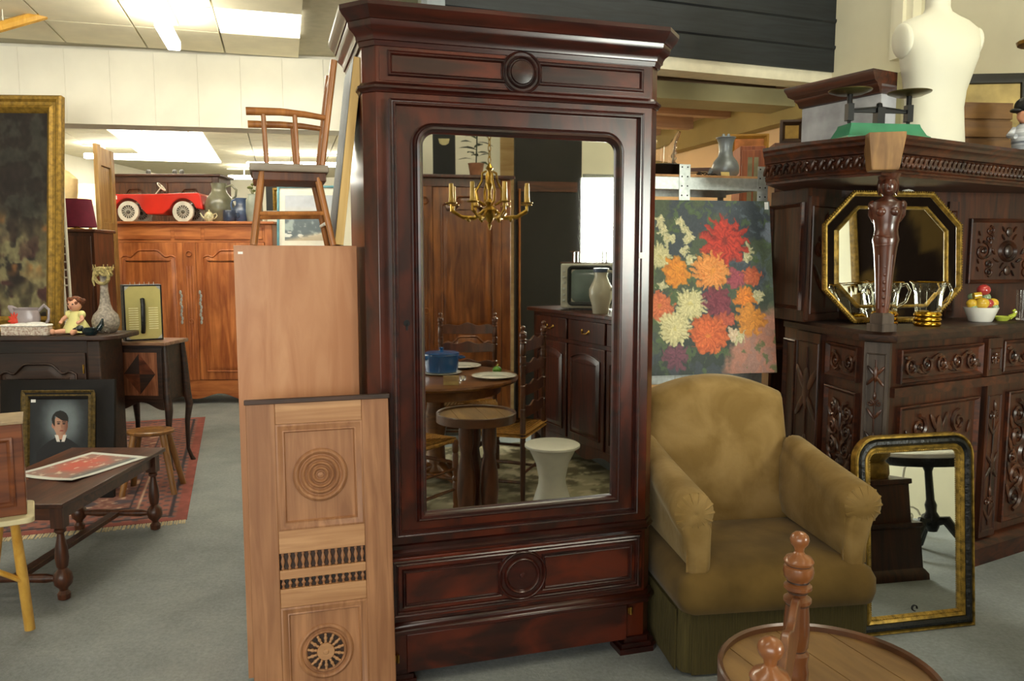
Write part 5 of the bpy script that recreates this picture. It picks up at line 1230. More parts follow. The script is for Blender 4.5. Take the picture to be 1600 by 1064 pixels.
# ------------------------------------------------------------------ armchair
VEL, N, L, b = new_mat('mustard_velvet')
tc = N.new('ShaderNodeTexCoord'); n1 = N.new('ShaderNodeTexNoise'); n1.inputs['Scale'].default_value = 5.5; n1.inputs['Detail'].default_value = 5; n1.inputs['Distortion'].default_value = .6
L.new(tc.outputs['Object'], n1.inputs['Vector'])
r1 = N.new('ShaderNodeValToRGB'); r1.color_ramp.elements[0].position = .36; r1.color_ramp.elements[1].position = .66
r1.color_ramp.elements[0].color = (*lin('#7a6034'),1); r1.color_ramp.elements[1].color = (*lin('#94794c'),1)
L.new(n1.outputs['Fac'], r1.inputs['Fac']); L.new(r1.outputs['Color'], b.inputs['Base Color'])
b.inputs['Roughness'].default_value = .85; b.inputs['Sheen Weight'].default_value = .25; b.inputs['Sheen Roughness'].default_value = .4; b.inputs['Sheen Tint'].default_value = (.9,.8,.55,1); b.inputs['Specular IOR Level'].default_value = .15
n2 = N.new('ShaderNodeTexNoise'); n2.inputs['Scale'].default_value = 9; n2.inputs['Detail'].default_value = 4; L.new(tc.outputs['Object'], n2.inputs['Vector'])
bp = N.new('ShaderNodeBump'); bp.inputs['Strength'].default_value = .35; bp.inputs['Distance'].default_value = .02; L.new(n2.outputs['Fac'], bp.inputs['Height']); L.new(bp.outputs['Normal'], b.inputs['Normal'])
VEL2 = plain('olive_velvet_seat','#67512a',.9,0,.16,6,sheen=.08,spec=.15,bump=.25)
FRINGE = plain('olive_fringe','#4e4420',.9,0,.2,260,vs=(1,1,.02),bump=.6)
AY = R(8)
acn = fl(1040,1060)+Vector((.05,0,0))
au = Vector((math.cos(AY),math.sin(AY),0)); av = Vector((-math.sin(AY),math.cos(AY),0))
AWd = .78
ach = thing('armchair', 'mustard olive velvet armchair with scrolled arms beside the wardrobe', 'armchair', acn+au*(AWd/2), AY)
hw = AWd/2
fp_ = rrect(-hw,hw,0,.70,.05)
obj('skirt', M().off_loft(fp_,[(-.01,.012),(-.004,.03),(-.006,.20),(-.01,.255),(-.03,.256)]), FRINGE, ach, smooth=40)
fr = M()
for k in range(150):
    x = -hw+.05+(AWd-.10)*k/149; fr.box(x-.0018,x+.0018,-.004,.004,.01,.25)
for k in range(110):
    y = .05+.6*k/109; fr.box(-hw-.003,-hw+.004,y-.0018,y+.0018,.01,.25)
obj('fringe_strands', fr, FRINGE, ach)
sk = rrect(-hw+.005,hw-.005,-.035,.60,.06)
obj('seat_cushion', M().off_loft(sk,[(-.03,.245),(.0,.26),(.012,.30),(.010,.35),(-.010,.385),(-.04,.405),(-.045,.418,.9),(-.045,.428,.75),(-.045,.434,.5),(-.045,.436,.2)],smooth=True), VEL2, ach, smooth=70)
# backrest: outline in x,z, puffed front, leaning back
bt = 1.06
def top_z(t): return bt-.078*abs(2*t-1)**1.9
bo = [(-.36,.33),(.36,.33),(.35,.60),(.335,.80),(.322,.95)] + [(.312-.624*k/16, top_z(k/16)) for k in range(17)] + [(-.322,.95),(-.335,.80),(-.35,.60)]
obj('backrest', M().off_loft(bo,[(-.03,.22),(-.01,.215),(.0,.19),(.004,.15),(-.002,.10),(-.012,.065),(-.026,.045),(-.028,.032,.9),(-.028,.022,.75),(-.028,.014,.5),(-.028,.012,.2)],plane='y',smooth=True), VEL, ach, loc=(0,.48,0), rot=(R(-6),0,0), smooth=70)
# arms: a loft running from back to front
def arm_sec(x, y, zt, r, w_, zb, s_):
    """roll of radius r at the top, slab of width w below; s = side"""
    pts = []
    for k in range(13):
        a = R(200-220*k/12); pts.append((x+s_*(.022)+s_*-1*r*math.cos(a)*(1), zt-r+r*math.sin(a)))
    pts += [(x-s_*w_*.52,zt-1.9*r), (x-s_*w_*.5,(zt+zb)/2-.02), (x-s_*w_*.5, zb), (x+s_*w_*.5, zb), (x+s_*w_*.5, (zt+zb)/2-.03), (x+s_*w_*.55, zt-2.2*r)]
    return [(px_,y,pz_) for px_,pz_ in pts]
for s_ in (-1,1):
    xs = s_*(hw-.075)
    rings = [arm_sec(xs, y, zt, r_, w_, .40, s_) for y,zt,r_,w_ in ((.62,.80,.05,.10),(.50,.775,.058,.10),(.35,.75,.066,.10),(.20,.73,.074,.10),(.08,.715,.082,.105),(.045,.712,.084,.105),(.026,.704,.074,.095))]
    obj('armrest', M().loft(rings), VEL, ach, smooth=60, sub=1)
    fm_ = M()                                     # gathered front of the scroll
    fm_.lathe([(.078,0),(.074,.014),(.05,.026),(.014,.030),(.004,.026)],24,Tm(xs+s_*.022,.03,.63)@FACE)
    for k in range(14): a=2*math.pi*k/14; fm_.tube([(xs+s_*.022+.012*math.cos(a),.004,.63+.012*math.sin(a)),(xs+s_*.022+.05*math.cos(a),.007,.63+.05*math.sin(a)),(xs+s_*.022+.076*math.cos(a),.02,.63+.076*math.sin(a))],[.002,.006,.006],5)
    obj('scroll_front', fm_, VEL, ach, smooth=60)
    po = [(xs-s_*.040,.38),(xs+s_*.036,.38),(xs+s_*.040,.46),(xs+s_*.055,.53),(xs+s_*.075,.60),(xs+s_*.03,.63),(xs-s_*.025,.62),(xs-s_*.045,.56),(xs-s_*.044,.46)]
    obj('arm_front', M().off_loft(po,[(0,.05),(.0,.02),(-.008,.008),(-.02,.004)],plane='y',smooth=True), VEL, ach, smooth=60)
for x_,y_ in ((-hw+.06,.06),(hw-.06,.06),(-hw+.06,.62),(hw-.06,.62)): obj('foot', M().lathe([(.018,0),(.024,.01),(.026,.03)],12,Tm(x_,y_,0)), WALNUT, ach)

# ------------------------------------------------------------------ black and gilt mirror leaning on the bar
GM = fl(1430,985)
gmy, gml = R(12), R(5)
gm = thing('gilt_mirror', 'black and gilt arched top mirror leaning on the floor against the bar', 'mirror', GM, rot=(-gml,0,gmy))
gw, gh_ = .285, .835
go = rrect(-gw,gw,0,gh_,.10,8,True)
def gfr(prof, mat, name, parent=gm, sm=25): return obj(name, M().frame(go,prof), mat, parent, smooth=sm)
gfr([(0,.02),(0,-.012),(.004,-.018),(.010,-.018),(.014,-.010),(.016,.02)], GILT, 'outer_gilt_bead')
gfr([(.014,.02),(.014,-.010),(.022,-.022),(.034,-.024),(.046,-.014),(.048,.02)], BLACK, 'black_band')
gfr([(.046,.02),(.046,-.012),(.052,-.018),(.062,-.014),(.072,-.004),(.076,.004),(.076,.02)], GILT, 'inner_gilt_moulding')
bd_ = M()
pp_ = offset_poly(go,-.066); pp_ = pp_+[pp_[0]]
for i in range(len(pp_)-1):
    a, b_ = Vector((pp_[i][0],0,pp_[i][1])), Vector((pp_[i+1][0],0,pp_[i+1][1])); n_ = max(1,int((b_-a).length/.009))
    for k in range(n_): p_ = a+(b_-a)*(k/n_); bd_.ell((p_.x,-.011,p_.z),.0042,5,3)
obj('bead_edge', bd_, GILT, gm)
obj('mirror_glass', M().prism_y(offset_poly(go,-.075),.003,.008), MIRROR, gm)
obj('backing', M().prism_y(offset_poly(go,-.01),.012,.022), BLACKOAK, gm)
obj('hanging_ring', M().tube([(.0+.012*math.cos(R(-20+300*k/14)),.0,.095+.012*math.sin(R(-20+300*k/14))) for k in range(15)],.0022,6), BLACKIRON, gm)

# ------------------------------------------------------------------ steel rack with the flower painting
RKY = 4.35
rk0 = dp(1070,285,RKY)
ry_ = R(14)
rk = thing('steel_rack', 'grey slotted steel storage rack behind the flower painting', 'rack', (rk0.x, rk0.y, 0), ry_)
rz = dp(1130,276,RKY+.05).z
WOODSH = plain('chipboard_edge','#b98a5c',.7,0,.12,30)
for x_ in (-.60,.0,.47):
    p_ = M().box(x_-.003,x_+.03,-.004,-.001,0,rz+.06).box(x_-.034,x_-.004,-.004,-.001,0,rz+.06).box(x_-.004,x_-.002,-.004,.03,0,rz+.06)
    o_ = obj('upright', p_, STEEL, rk)
    hm_ = M()
    for k in range(18):
        for dx_ in (-.019,.014): hm_.prism_y(circ(x_+dx_,rz+.045-.05*k,.0045,8),-.0052,-.0038)
    obj('slot_holes', hm_, BLACKIRON, o_)
    obj('upright', M().box(x_-.02,x_+.02,.47,.474,0,rz+.06), STEEL, rk)
for z_ in (rz,1.50,.955,.35):
    obj('front_beam', M().box(-.63,.50,-.001,.012,z_-.075,z_-.006), STEEL, rk, bev=.003)
    obj('rear_beam', M().box(-.63,.50,.455,.468,z_-.075,z_-.006), STEEL, rk)
    obj('shelf_board', M().box(-.63,.50,.0,.468,z_-.006,z_+.006), WOODSH, rk)
    for x_ in (-.63,.495): obj('side_beam', M().box(x_,x_+.005,.012,.455,z_-.06,z_-.006), STEEL, rk)
def rkp(px_, d=.15):
    """point on the rack top seen at column px"""
    o = Vector((rk0.x,rk0.y,0))+Vector((-math.sin(ry_),math.cos(ry_),0))*d; n_ = Vector((math.sin(ry_),-math.cos(ry_),0)); dd = ray(px_,265); s_ = (o-CAMP).dot(n_)/dd.dot(n_); q = CAMP+dd*s_; return (q.x,q.y,rz+.006)
pan_ = thing('black_pan', 'shallow black round pan under the large glass vase on rack', 'pan', rkp(1030,.20), 0)
obj('bowl', M().lathe([(.10,0),(.13,.01),(.16,.055),(.165,.058),(.155,.056),(.12,.015),(.02,.012)],32), BLACKIRON, pan_); obj('rim', M().lathe([(.163,.054),(.168,.058),(.163,.062),(.158,.058),(.163,.054)],32,cap=False), BLACKIRON, pan_)
gv2 = thing('glass_vase', 'large clear fluted glass vase standing in the black pan', 'vase', tuple(Vector(rkp(1030,.20))+Vector((0,0,.0135))), 0)
def flr(r_,z,a=.02): return [(r_*(1+a*math.cos(8*t))*math.cos(t), r_*(1+a*math.cos(8*t))*math.sin(t), z) for t in [2*math.pi*k/48 for k in range(48)]]
obj('glass_body', M().loft([flr(.075,0),flr(.085,.01),flr(.088,.10),flr(.092,.17),flr(.115,.235),flr(.11,.235),flr(.086,.17),flr(.080,.10),flr(.070,.02)]), GLASS, gv2, smooth=60)
ol = M()
for k in range(5): ol.ell((.09*math.cos(-.4),.09*math.sin(-.4),.06+.03*k),.008,8,5)
obj('applied_drops', ol, GLASS, gv2)
pj_ = thing('pewter_jug', 'pewter jug with flared lip and lid lugs on the rack', 'jug', rkp(1133,.16), 0)
obj('body', M().lathe([(.05,0),(.055,.006),(.075,.03),(.078,.06),(.066,.095),(.042,.125),(.037,.155),(.042,.20),(.052,.225),(.048,.225),(.034,.17)],32), PEWTER, pj_, smooth=50)
obj('lid', M().lathe([(.056,.226),(.056,.230),(.01,.232)],24), PEWTER, pj_); obj('lid_lugs', M().ell((-.014,0,.24),(.010,.008,.012),8,6).ell((.014,0,.24),(.010,.008,.012),8,6), PEWTER, pj_)
obj('spout', M().tube([(-.07,0,.05),(-.085,.0,.03),(-.09,0,.005)],[.02,.014,.01],8), PEWTER, pj_)
cdn = thing('price_card', 'small yellow price card leaning on the pewter jug foot', 'card', rkp(1134,.05), rot=(R(-20),0,R(10)))
obj('card', M().box(-.025,.025,-.0008,.0008,0,.028), plain('yellow_card','#d8c27a',.7), cdn)
chn = thing('metal_chain', 'dark metal chain lying along the rack edge', 'chain', rkp(1108,.05), R(14))
for k in range(9):
    obj('link', M().tube([(.010*math.cos(2*math.pi*j/10)*1.3,.006*math.sin(2*math.pi*j/10),0) for j in range(11)],.0022,5), BLACKIRON, chn, loc=(-.06+.013*k,.01*math.sin(k*.8),.006+.012*max(0,1-abs(k-2)/3)), rot=(R(90*(k%2)),0,.3*math.sin(k)))
gbx = thing('green_box', 'little green box at the right end of the rack top', 'box', rkp(1193,.05), ry_)
obj('body', M().box(-.02,.02,-.02,.02,0,.018), plain('green_card','#3f8a68',.6), gbx, bev=.002); obj('lid', M().box(-.021,.021,-.021,.021,.018,.026), plain('green_card_lid','#4c9a76',.6), gbx, bev=.002)
# second shelf oddments under the top shelf
for nm,lb,px_,w_,h_2,c in (('yellow_tin','yellow tin on the rack shelf below the glass vase',1090,.03,.035,'#c8c040'),('white_dish','white dish on the rack shelf above the painting',1120,.05,.03,'#d4cfc2'),('dark_goblet','dark goblet on the rack shelf near the bar cabinet',1178,.035,.075,'#3a2018')):
    q = rkp(px_,.10); t = thing(nm, lb, nm.split('_')[1], (q[0],q[1],1.506), 0)
    obj('body', M().lathe([(w_*.6,0),(w_*.7,.004),(w_*.5,h_2*.3),(w_,h_2*.7),(w_*.9,h_2),(w_*.7,h_2)],20), plain(nm+'_m',c,.35), t)
    obj('rim', M().lathe([(w_*.9,h_2-.002),(w_*.95,h_2),(w_*.9,h_2+.002)],20), plain(nm+'_r',c,.3), t)

# flower painting leaning on the rack
fw_, fh_ = .595, .93
pb = dp(1112,594,4.13); pl_top = dp(1100,314,4.3)
FPY = 4.10
a0, a1 = dp(1012,602,FPY), dp(1212,586,FPY+.12)
fpn = thing('flower_painting', 'unframed oil painting of red, orange and cream dahlias leaning on the rack', 'painting', ((a0.x+a1.x)/2, FPY+.04, .961), 0)
FW = (Vector((a1.x-a0.x, a1.y-a0.y,0))).length
FH = (dp(1100,314,FPY+.2).z-.961)
fpn.rotation_euler = (R(-9),0,R(10)); FH = FH/math.cos(R(9))
fpn.location = (fpn.location.x, fpn.location.y, .962)
obj('canvas', M().box(-FW/2,FW/2,0,.02,0.002,FH), plain('raw_canvas','#b8ab90',.8), fpn)
def blossom(c, U, V, asp, u0, v0, r, c1, c2, npet, seed, sharp=.35, core='#c98a2a', dens=1.0):
    X = (U-u0); Y = (V-v0)*asp; d = np.hypot(X,Y)/r; th = np.arctan2(Y,X)
    nn = vnoise(U,V,90,seed)
    for layer in range(3):
        lr = 1-.28*layer; ph = seed+layer*.9
        edge = lr*(1-sharp+sharp*np.abs(np.cos(npet/2*th+ph+.5*np.sin(3*th+seed)))**.6) + (nn-.5)*.14
        m = sst(.10,-.08,d-edge)*(.92+.0*d)
        shade = np.abs(np.cos(npet/2*th+ph))**1.2
        col = mixc(np.broadcast_to(hx(c2),U.shape+(3,)), hx(c1), shade*.75+.35*(1-d)+(nn-.5)*.5)
        c = mixc(c, col, m)
    return mixc(c, hx(core), sst(.22,.08,d)*.5)
def flowers(U,V):
    asp = FH/FW
    U0, V0 = U, V
    U = np.clip(U0+(vnoise(U0,V0,30,301)-.5)*.045+(vnoise(U0,V0,90,302)-.5)*.016,0,1); V = np.clip(V0+(vnoise(U0,V0,30,303)-.5)*.032+(vnoise(U0,V0,90,304)-.5)*.012,0,1)
    n = fbm(U,V,7,81); n2 = fbm(U,V,22,82)
    c = mixc(np.broadcast_to(hx('#3c444a'),U.shape+(3,)), hx('#4a5640'), sst(.45,.6,n))
    c = mixc(c, hx('#5b6872'), sst(.55,.75,n2)*sst(.5,.8,U)*(1-V)); c = mixc(c, hx('#8a94a0'), sst(.6,.8,fbm(U,V,5,83))*sst(.65,.9,U)*sst(.5,.15,V)*.8)
    c = mixc(c, hx('#303a34'), sst(.52,.62,fbm(U,V,9,84))*sst(.35,.8,V))
    c = mixc(c, hx('#b07a66'), sst(.62,.70,U*.75+V*.35-.13+(n-.5)*.12)*sst(.60,.68,V)); c = mixc(c, hx('#9a7a70'), sst(.5,.6,n2)*sst(.7,.8,V)*sst(.65,.75,U)*.6)
    c = mixc(c, hx('#52683c'), sst(.62,.7,fbm(U,V,16,85))*.7)
    G = [(.13,.12,.05),(.15,.17,.045),(.19,.23,.045),(.28,.12,.045),(.32,.17,.05),(.34,.22,.045),(.31,.29,.045),(.36,.34,.04),(.82,.28,.045),(.80,.33,.045),(.12,.49,.04),(.88,.56,.055),(.70,.79,.06),(.74,.75,.04)]
    for k,(u,v,r) in enumerate(G): c = blossom(c,U,V,asp,u,v,r,'#d9cfa4','#8a8a62',5,100+k,.5,'#c0b070')
    F = [(.12,.325,.095,'#ddd3a0','#a09a68',20,.2,'#b8a860'),(.24,.415,.115,'#e8962c','#c06a18',8,.25,'#d88a20'),(.63,.24,.20,'#d0402c','#7c1c18',13,.55,'#5a2420'),(.71,.455,.08,'#b0505a','#7a3040',8,.3,'#7a3040'),(.83,.44,.075,'#d06a40','#a04028',7,.3,'#a04028'),
         (.51,.41,.155,'#eca052','#c86a24',16,.45,'#e0902c'),(.10,.61,.115,'#dc7a48','#b05030',11,.25,'#c8902c'),(.55,.59,.125,'#8a3a48','#5a2030',10,.4,'#5a2030'),(.34,.60,.12,'#e0d8a4','#aaa06c',20,.25,'#c8b868'),(.77,.565,.085,'#e88a28','#b85c18',7,.35,'#b85c18'),
         (.62,.69,.07,'#c86044','#943c2c',8,.3,'#943c2c'),(.21,.73,.13,'#e2daa6','#b0a470',20,.25,'#c8b868'),(.81,.69,.125,'#dc9030','#a86420',9,.45,'#c07a24'),(.47,.775,.155,'#e07038','#a8421c',14,.25,'#e09a30'),(.21,.90,.105,'#7a4454','#4c2c3a',9,.4,'#4c2c3a'),(.66,.775,.05,'#e0d0b0','#c09a7a',6,.4,'#c0a070')]
    for k,(u,v,r,c1,c2,np_,sh,co) in enumerate(F): c = blossom(c,U,V,asp,u,v,r,c1,c2,np_,200+k*7,sh,co)
    return c*(.93+.14*vnoise(U,V,120,90)[...,None])
paint_grid('painted_surface', -FW/2, FW/2, .002, FH, -.0015, 260, 390, flowers, PAINTED, fpn)
obj('price_tag', M().box(FW/2-.03,FW/2-.008,-.0035,-.0025,FH-.045,FH-.005), PAPER, fpn)

# pictures and small cabinet on the far side under the mezzanine
for nm,lb,x0,x1,y0,y1,Y,c1,c2 in (('orange_framed_picture','orange and gold framed picture on the salmon wall behind rack',1140,1200,210,262,6.6,'#b98a3a','#d88a50'),('brown_framed_picture','brown framed picture near the cornice cabinet on salmon wall',1218,1256,188,225,5.9,'#3a2618','#a8843c')):
    a, b_ = dp(x0,y1,Y), dp(x1,y0,Y); w_ = (b_.x-a.x)/2; h_2 = b_.z-a.z
    t = thing(nm, lb, 'picture', ((a.x+b_.x)/2,Y,a.z), R(-8)); obj('frame', M().frame(rect(-w_,w_,0,h_2),[(0,0),(0,-.03),(.015,-.035),(.035,-.015),(.04,0)]), plain(nm+'_f',c1,.5,.2), t); obj('picture_sheet', M().box(-w_+.03,w_-.03,-.008,-.002,.03,h_2-.03), plain(nm+'_s',c2,.7,0,.25,8), t)
    if nm.startswith('orange'):
        s_ = thing('wall_bracket_shelf', 'long wooden shelf on the salmon wall under the framed pictures', 'shelf', ((a.x+b_.x)/2,Y,0), R(-8)); obj('board', M().box(-.5,.35,-.05,.16,a.z-.03,a.z), WALNUT_X, s_)
        for x_ in (-.4,.25): obj('bracket', M().box(x_,x_+.02,.0,.15,a.z-.2,a.z-.03), WALNUT, s_)
    else:
        s_ = thing('tall_bookcase', 'tall narrow walnut bookcase carrying the brown framed picture', 'bookcase', ((a.x+b_.x)/2,Y-.02,0), R(-8)); obj('top_board', M().box(-.13,.2,-.05,.25,a.z-.03,a.z), WALNUT_X, s_); obj('back', M().box(-.12,.19,.23,.25,0,a.z-.03), WALNUT, s_)
        for x_ in (-.12,.17): obj('side', M().box(x_,x_+.02,-.04,.23,0,a.z-.03), WALNUT, s_)
        for z_ in (.1,.5,.9,1.3,1.7): obj('shelf_board', M().box(-.10,.17,-.04,.23,z_,z_+.02), WALNUT_X, s_)
a, b_ = dp(1156,272,5.7), dp(1196,228,5.7)
scb = thing('small_wall_cabinet', 'small reddish glazed cabinet on a stand behind the pewter jug', 'cabinet', ((a.x+b_.x)/2,5.7,0), R(-5)); w_ = (b_.x-a.x)/2
RW_ = wood('reddish_cabinet','#7a3c20','#a85c34',.4,'z',2,coat=.1,blotch=.3)
obj('body', M().box(-w_,w_,0,.3,.1,b_.z), RW_, scb, bev=.004)
dd = obj('door', M().box(-w_+.01,w_-.01,-.018,0,a.z-.3,b_.z-.03), RW_, scb, bev=.003)
obj('pane', M().box(-w_+.05,-.006,-.021,-.018,a.z-.2,b_.z-.08), plain('dusty_pane','#8a8468',.2), dd); obj('pane', M().box(.006,w_-.05,-.021,-.018,a.z-.2,b_.z-.08), plain('dusty_pane_b','#8a8468',.2), dd)
for x_ in (-w_,w_-.04):
    for y_ in (0,.26): obj('leg', M().box(x_,x_+.04,y_,y_+.04,0,.1), RW_, scb)
# ------------------------------------------------------------------ ladder back chairs
def post_prof(h):
    top = [(0.001,0),(.007,.002),(.0115,.007),(.013,.013),(.0115,.020),(.007,.026),(.006,.032),(.009,.037),(.017,.041),(.020,.047),(.019,.051),(.016,.053),(.0195,.056),(.0205,.063),(.019,.072),(.014,.079),(.013,.082),(.0185,.086),(.0185,.091),(.013,.096),(.012,.102),(.0185,.107),(.0185,.112),(.015,.117),(.0165,.135),(.0175,.16),(.0165,.185),(.013,.191),(.018,.196),(.018,.203),(.0165,.21),(.0185,.225),(.018,.24),(.013,.247),(.0175,.252),(.0175,.262),(.016,.27)]
    p = [(r_*1.14,h-d) for r_,d in top]
    z = h-.27
    while z > .62:
        p += [(.0165,z-.10),(.013,z-.108),(.0185,z-.114),(.0185,z-.122),(.0165,z-.13)]; z -= .15
    p += [(.018,.5),(.018,.30),(.017,.1),(.014,0)]
    return p[::-1]
def slat_outline(w, h, scal=True):
    pts = [(-w/2,0)]
    pts += [(-w/2+w*k/12, -.006*math.sin(math.pi*k/12)) for k in range(1,12)] + [(w/2,0)]
    n = 24
    for k in range(n+1):
        t = k/n; x = w/2-w*t; c = abs(2*t-1)
        pts.append((x, h*(.55+.45*(math.cos(c*math.pi*2.5)*.25+.75)*(1-.45*c))))
    return pts
STRAW = plain('rush_seat','#a8762e',.75,0,.25,30,bump=.4,vs=(6,1,1))
def ladder_chair(label, loc, yaw, w=.40, h=1.15, mat=None):
    t = thing('ladder_back_chair', label, 'chair', loc, yaw, 'ladder back chairs round the dining table')
    mat = mat or ORANGEWOOD; d = .38; hw = w/2
    pm = mesh_of('back_post', M().lathe(post_prof(h),20)); pm.materials.append(mat)
    rg = M()
    for d_, r_ in ((.0525,.0192),(.0795,.0166),(.0965,.0155),(.116,.0182),(.191,.0156),(.2475,.0156)): rg.lathe([(r_-.003,h-d_-.0016),(r_,h-d_-.0012),(r_,h-d_+.0012),(r_-.003,h-d_+.0016)],20,cap=False)
    rgm = mesh_of('scorched_ring', rg); rgm.materials.append(BLACKOAK)
    for s_ in (-1,1): bp0 = obj('back_post', pm, None, t, loc=(s_*hw,0,0)); obj('scorched_ring', rgm, None, bp0)
    fm = mesh_of('front_leg', M().lathe([(.012,0),(.019,.006),(.019,.03),(.014,.045),(.018,.06),(.018,.18),(.013,.19),(.021,.2),(.021,.215),(.014,.225),(.019,.25),(.02,.36),(.015,.37),(.021,.38),(.02,.43),(.016,.455)],14)); fm.materials.append(mat)
    for s_ in (-1,1): obj('front_leg', fm, None, t, loc=(s_*(hw+.025),-d,0))
    for k,z in enumerate((.56,.70,.84,.985)):
        pts = slat_outline(w-.02,.085); o_ = obj('slat', M().prism_y([(x,z+q) for x,q in pts],-.006,.006), mat, t, bev=.002)
    obj('seat', M().loft([[(x,y,z) for x,y in ((-hw-.03,-d-.02),(hw+.03,-d-.02),(hw+.01,.015),(-hw-.01,.015))] for z in (.435,.45,.46)],smooth=False), STRAW, t, bev=.012)
    sw = M()
    for k in range(9): q = 1-k/9; sw.tube([(-(hw+.02)*q,-d/2-(d/2+.01)*q,.462),((hw+.02)*q,-d/2-(d/2+.01)*q,.462),((hw)*q,-d/2+(d/2-.01)*q,.462),(-(hw)*q,-d/2+(d/2-.01)*q,.462),(-(hw+.02)*q,-d/2-(d/2+.01)*q,.462)],.005,5)
    obj('rush_weave', sw, STRAW, t)
    for z in (.14,.27): 
        for s_ in (-1,1): obj('rung', M().tube([(s_*hw,0,z),(s_*(hw+.012),-d/2,z),(s_*(hw+.025),-d,z)],[.009,.012,.009],8), mat, t)
    for z in (.2,.31): obj('rung', M().tube([(-hw-.025,-d,z),(0,-d,z),(hw+.025,-d,z)],[.009,.013,.009],8), mat, t)
    obj('rung', M().tube([(-hw,0,.2),(hw,0,.2)],.010,8), mat, t)
    return t
# world of the wardrobe mirror: virtual points are reflected into the room
MN = Vector((math.sin(YAW),-math.cos(YAW),0)); MO = W0 + MN*.030
def rfl(p): p = Vector(p); return p - MN*(2*(p-MO).dot(MN))
def vyaw(a): return 2*YAW - a + math.pi
CHH = 1.15
A1, A2 = fl(1250,830,CHH), fl(1205,995,CHH)
dA = A1-A2; ladder_chair('ladder back chair whose turned posts rise before the round tray table', (((A1+A2)/2).x,((A1+A2)/2).y,0), math.atan2(dA.y,dA.x), math.hypot(dA.x,dA.y))
Bv1, Bv2 = fl(813,510,CHH), fl(853,500,CHH)
B1_, B2_ = rfl(Bv1), rfl(Bv2); tc_v = Vector((-.54,5.54,0)); TC = rfl(tc_v)
def chair_between(p, q, label, mat, look):
    c = (p+q)/2; d = q-p; a = math.atan2(d.y,d.x); f = Vector((math.sin(a),-math.cos(a),0))
    if f.dot(look-c) < 0: a += math.pi
    return ladder_chair(label, (c.x,c.y,0), a, min(.44,math.hypot(d.x,d.y)), CHH, mat)
CH_D = wood('dark_chair_wood','#3a1c0e','#6a3a1e',.3,'z',3,coat=.4,blotch=.4,grain=5)
chair_between(B1_, B2_, 'ladder back chair reflected in the wardrobe mirror next to the white stool', CH_D, rfl((-.35,5.3,0)))
C1_, C2_ = rfl(fl(688,488,CHH)), rfl(fl(773,488,CHH)); chair_between(C1_, C2_, 'ladder back chair behind the dining table in the wardrobe mirror', CH_D, TC)
# round tray table
TR = Vector((.652,1.555,0)); TZ, TRR = .71, .2175
tt = thing('tray_table', 'small round plank topped table with raised rim in front of armchair', 'table', TR, R(20))
PLK = wood('worn_tray_planks','#6e4e28','#8e6c3c',.5,'y',2,blotch=.5,blotch_col='#523818',grain=8)
xs = [-TRR,-.115,.035,.14,TRR]
for k in range(4):
    a, b_ = xs[k]+.0012, xs[k+1]-.0012; q = TRR-.004; cl = lambda v: max(-q,min(q,v))
    pts = [(x_, -math.sqrt(max(0,q*q-x_*x_))) for x_ in [cl(a)+(cl(b_)-cl(a))*i/8 for i in range(9)]] + [(x_, math.sqrt(max(0,q*q-x_*x_))) for x_ in [cl(b_)+(cl(a)-cl(b_))*i/8 for i in range(9)]]
    obj('plank', M().prism(pts,TZ-.018,TZ), PLK, tt)
obj('rim', M().lathe([(TRR-.004,TZ-.034),(TRR+.004,TZ-.034),(TRR+.005,TZ+.012),(TRR+.001,TZ+.016),(TRR-.006,TZ+.012),(TRR-.004,TZ-.034)],64,cap=False), wood('tray_rim','#3c2414','#6a4228',.35,'x',2,coat=.3,grain=4), tt)
obj('underside', M().lathe([(TRR-.006,TZ-.032),(TRR-.006,TZ-.019)],48), BLACKOAK, tt)
lp = [(.035,0),(.045,.01),(.042,.05),(.036,.10),(.046,.2),(.054,.3),(.048,.40),(.032,.50),(.042,.56),(.042,.62),(.038,TZ-.03)]
lgm = mesh_of('leg', M().lathe(lp,16)); lgm.materials.append(WALNUT)
for k in range(3): a = R(30+120*k); obj('leg', lgm, None, tt, loc=(.075*math.cos(a),.075*math.sin(a),0))

# ------------------------------------------------------------------ dining corner behind the camera, seen in the wardrobe mirror
DR = wood('dining_oak','#5a3418','#8a5a30',.3,'x',2,coat=.35,blotch=.3,grain=8)
dt = thing('dining_table', 'round wooden dining table laid with plates, reflected in the wardrobe mirror', 'table', (TC.x,TC.y,0), R(38))
obj('top', M().lathe([(.55,.715),(.575,.72),(.585,.735),(.58,.748),(.57,.75),(.2,.75)],64), DR, dt)
obj('apron', M().lathe([(.46,.64),(.46,.716),(.44,.716),(.44,.64),(.46,.64)],48,cap=False), DR, dt)
obj('pedestal', M().lathe([(.09,.05),(.10,.08),(.07,.12),(.06,.3),(.085,.42),(.06,.55),(.08,.62),(.14,.66)],24), DR, dt)
for k in range(4): a = R(45+90*k); obj('foot', M().tube([(.05*math.cos(a),.05*math.sin(a),.10),(.16*math.cos(a),.16*math.sin(a),.06),(.24*math.cos(a),.24*math.sin(a),.024)],[.045,.035,.022],10), DR, dt)
drug = thing('dining_rug', 'mottled beige and olive rug under the dining table in the mirror', 'rug', (1.25,.62,0), R(17))
def drc(U,V):
    n = fbm(U,V,18,401); c = mixc(np.broadcast_to(hx('#8d8467'),U.shape+(3,)), hx('#5a5238'), sst(.45,.6,n)); c = mixc(c, hx('#a89c80'), sst(.55,.65,fbm(U,V,30,402))); return c
obj('backing', M().box(-1.3,1.0,-1.1,1.05,.0003,.002), plain('rug_backing_b','#5c5440',.95), drug)
paint_grid('pile', -1.3, 1.0, -1.1, 1.05, .0035, 110, 100, drc, RUGM, drug, True)
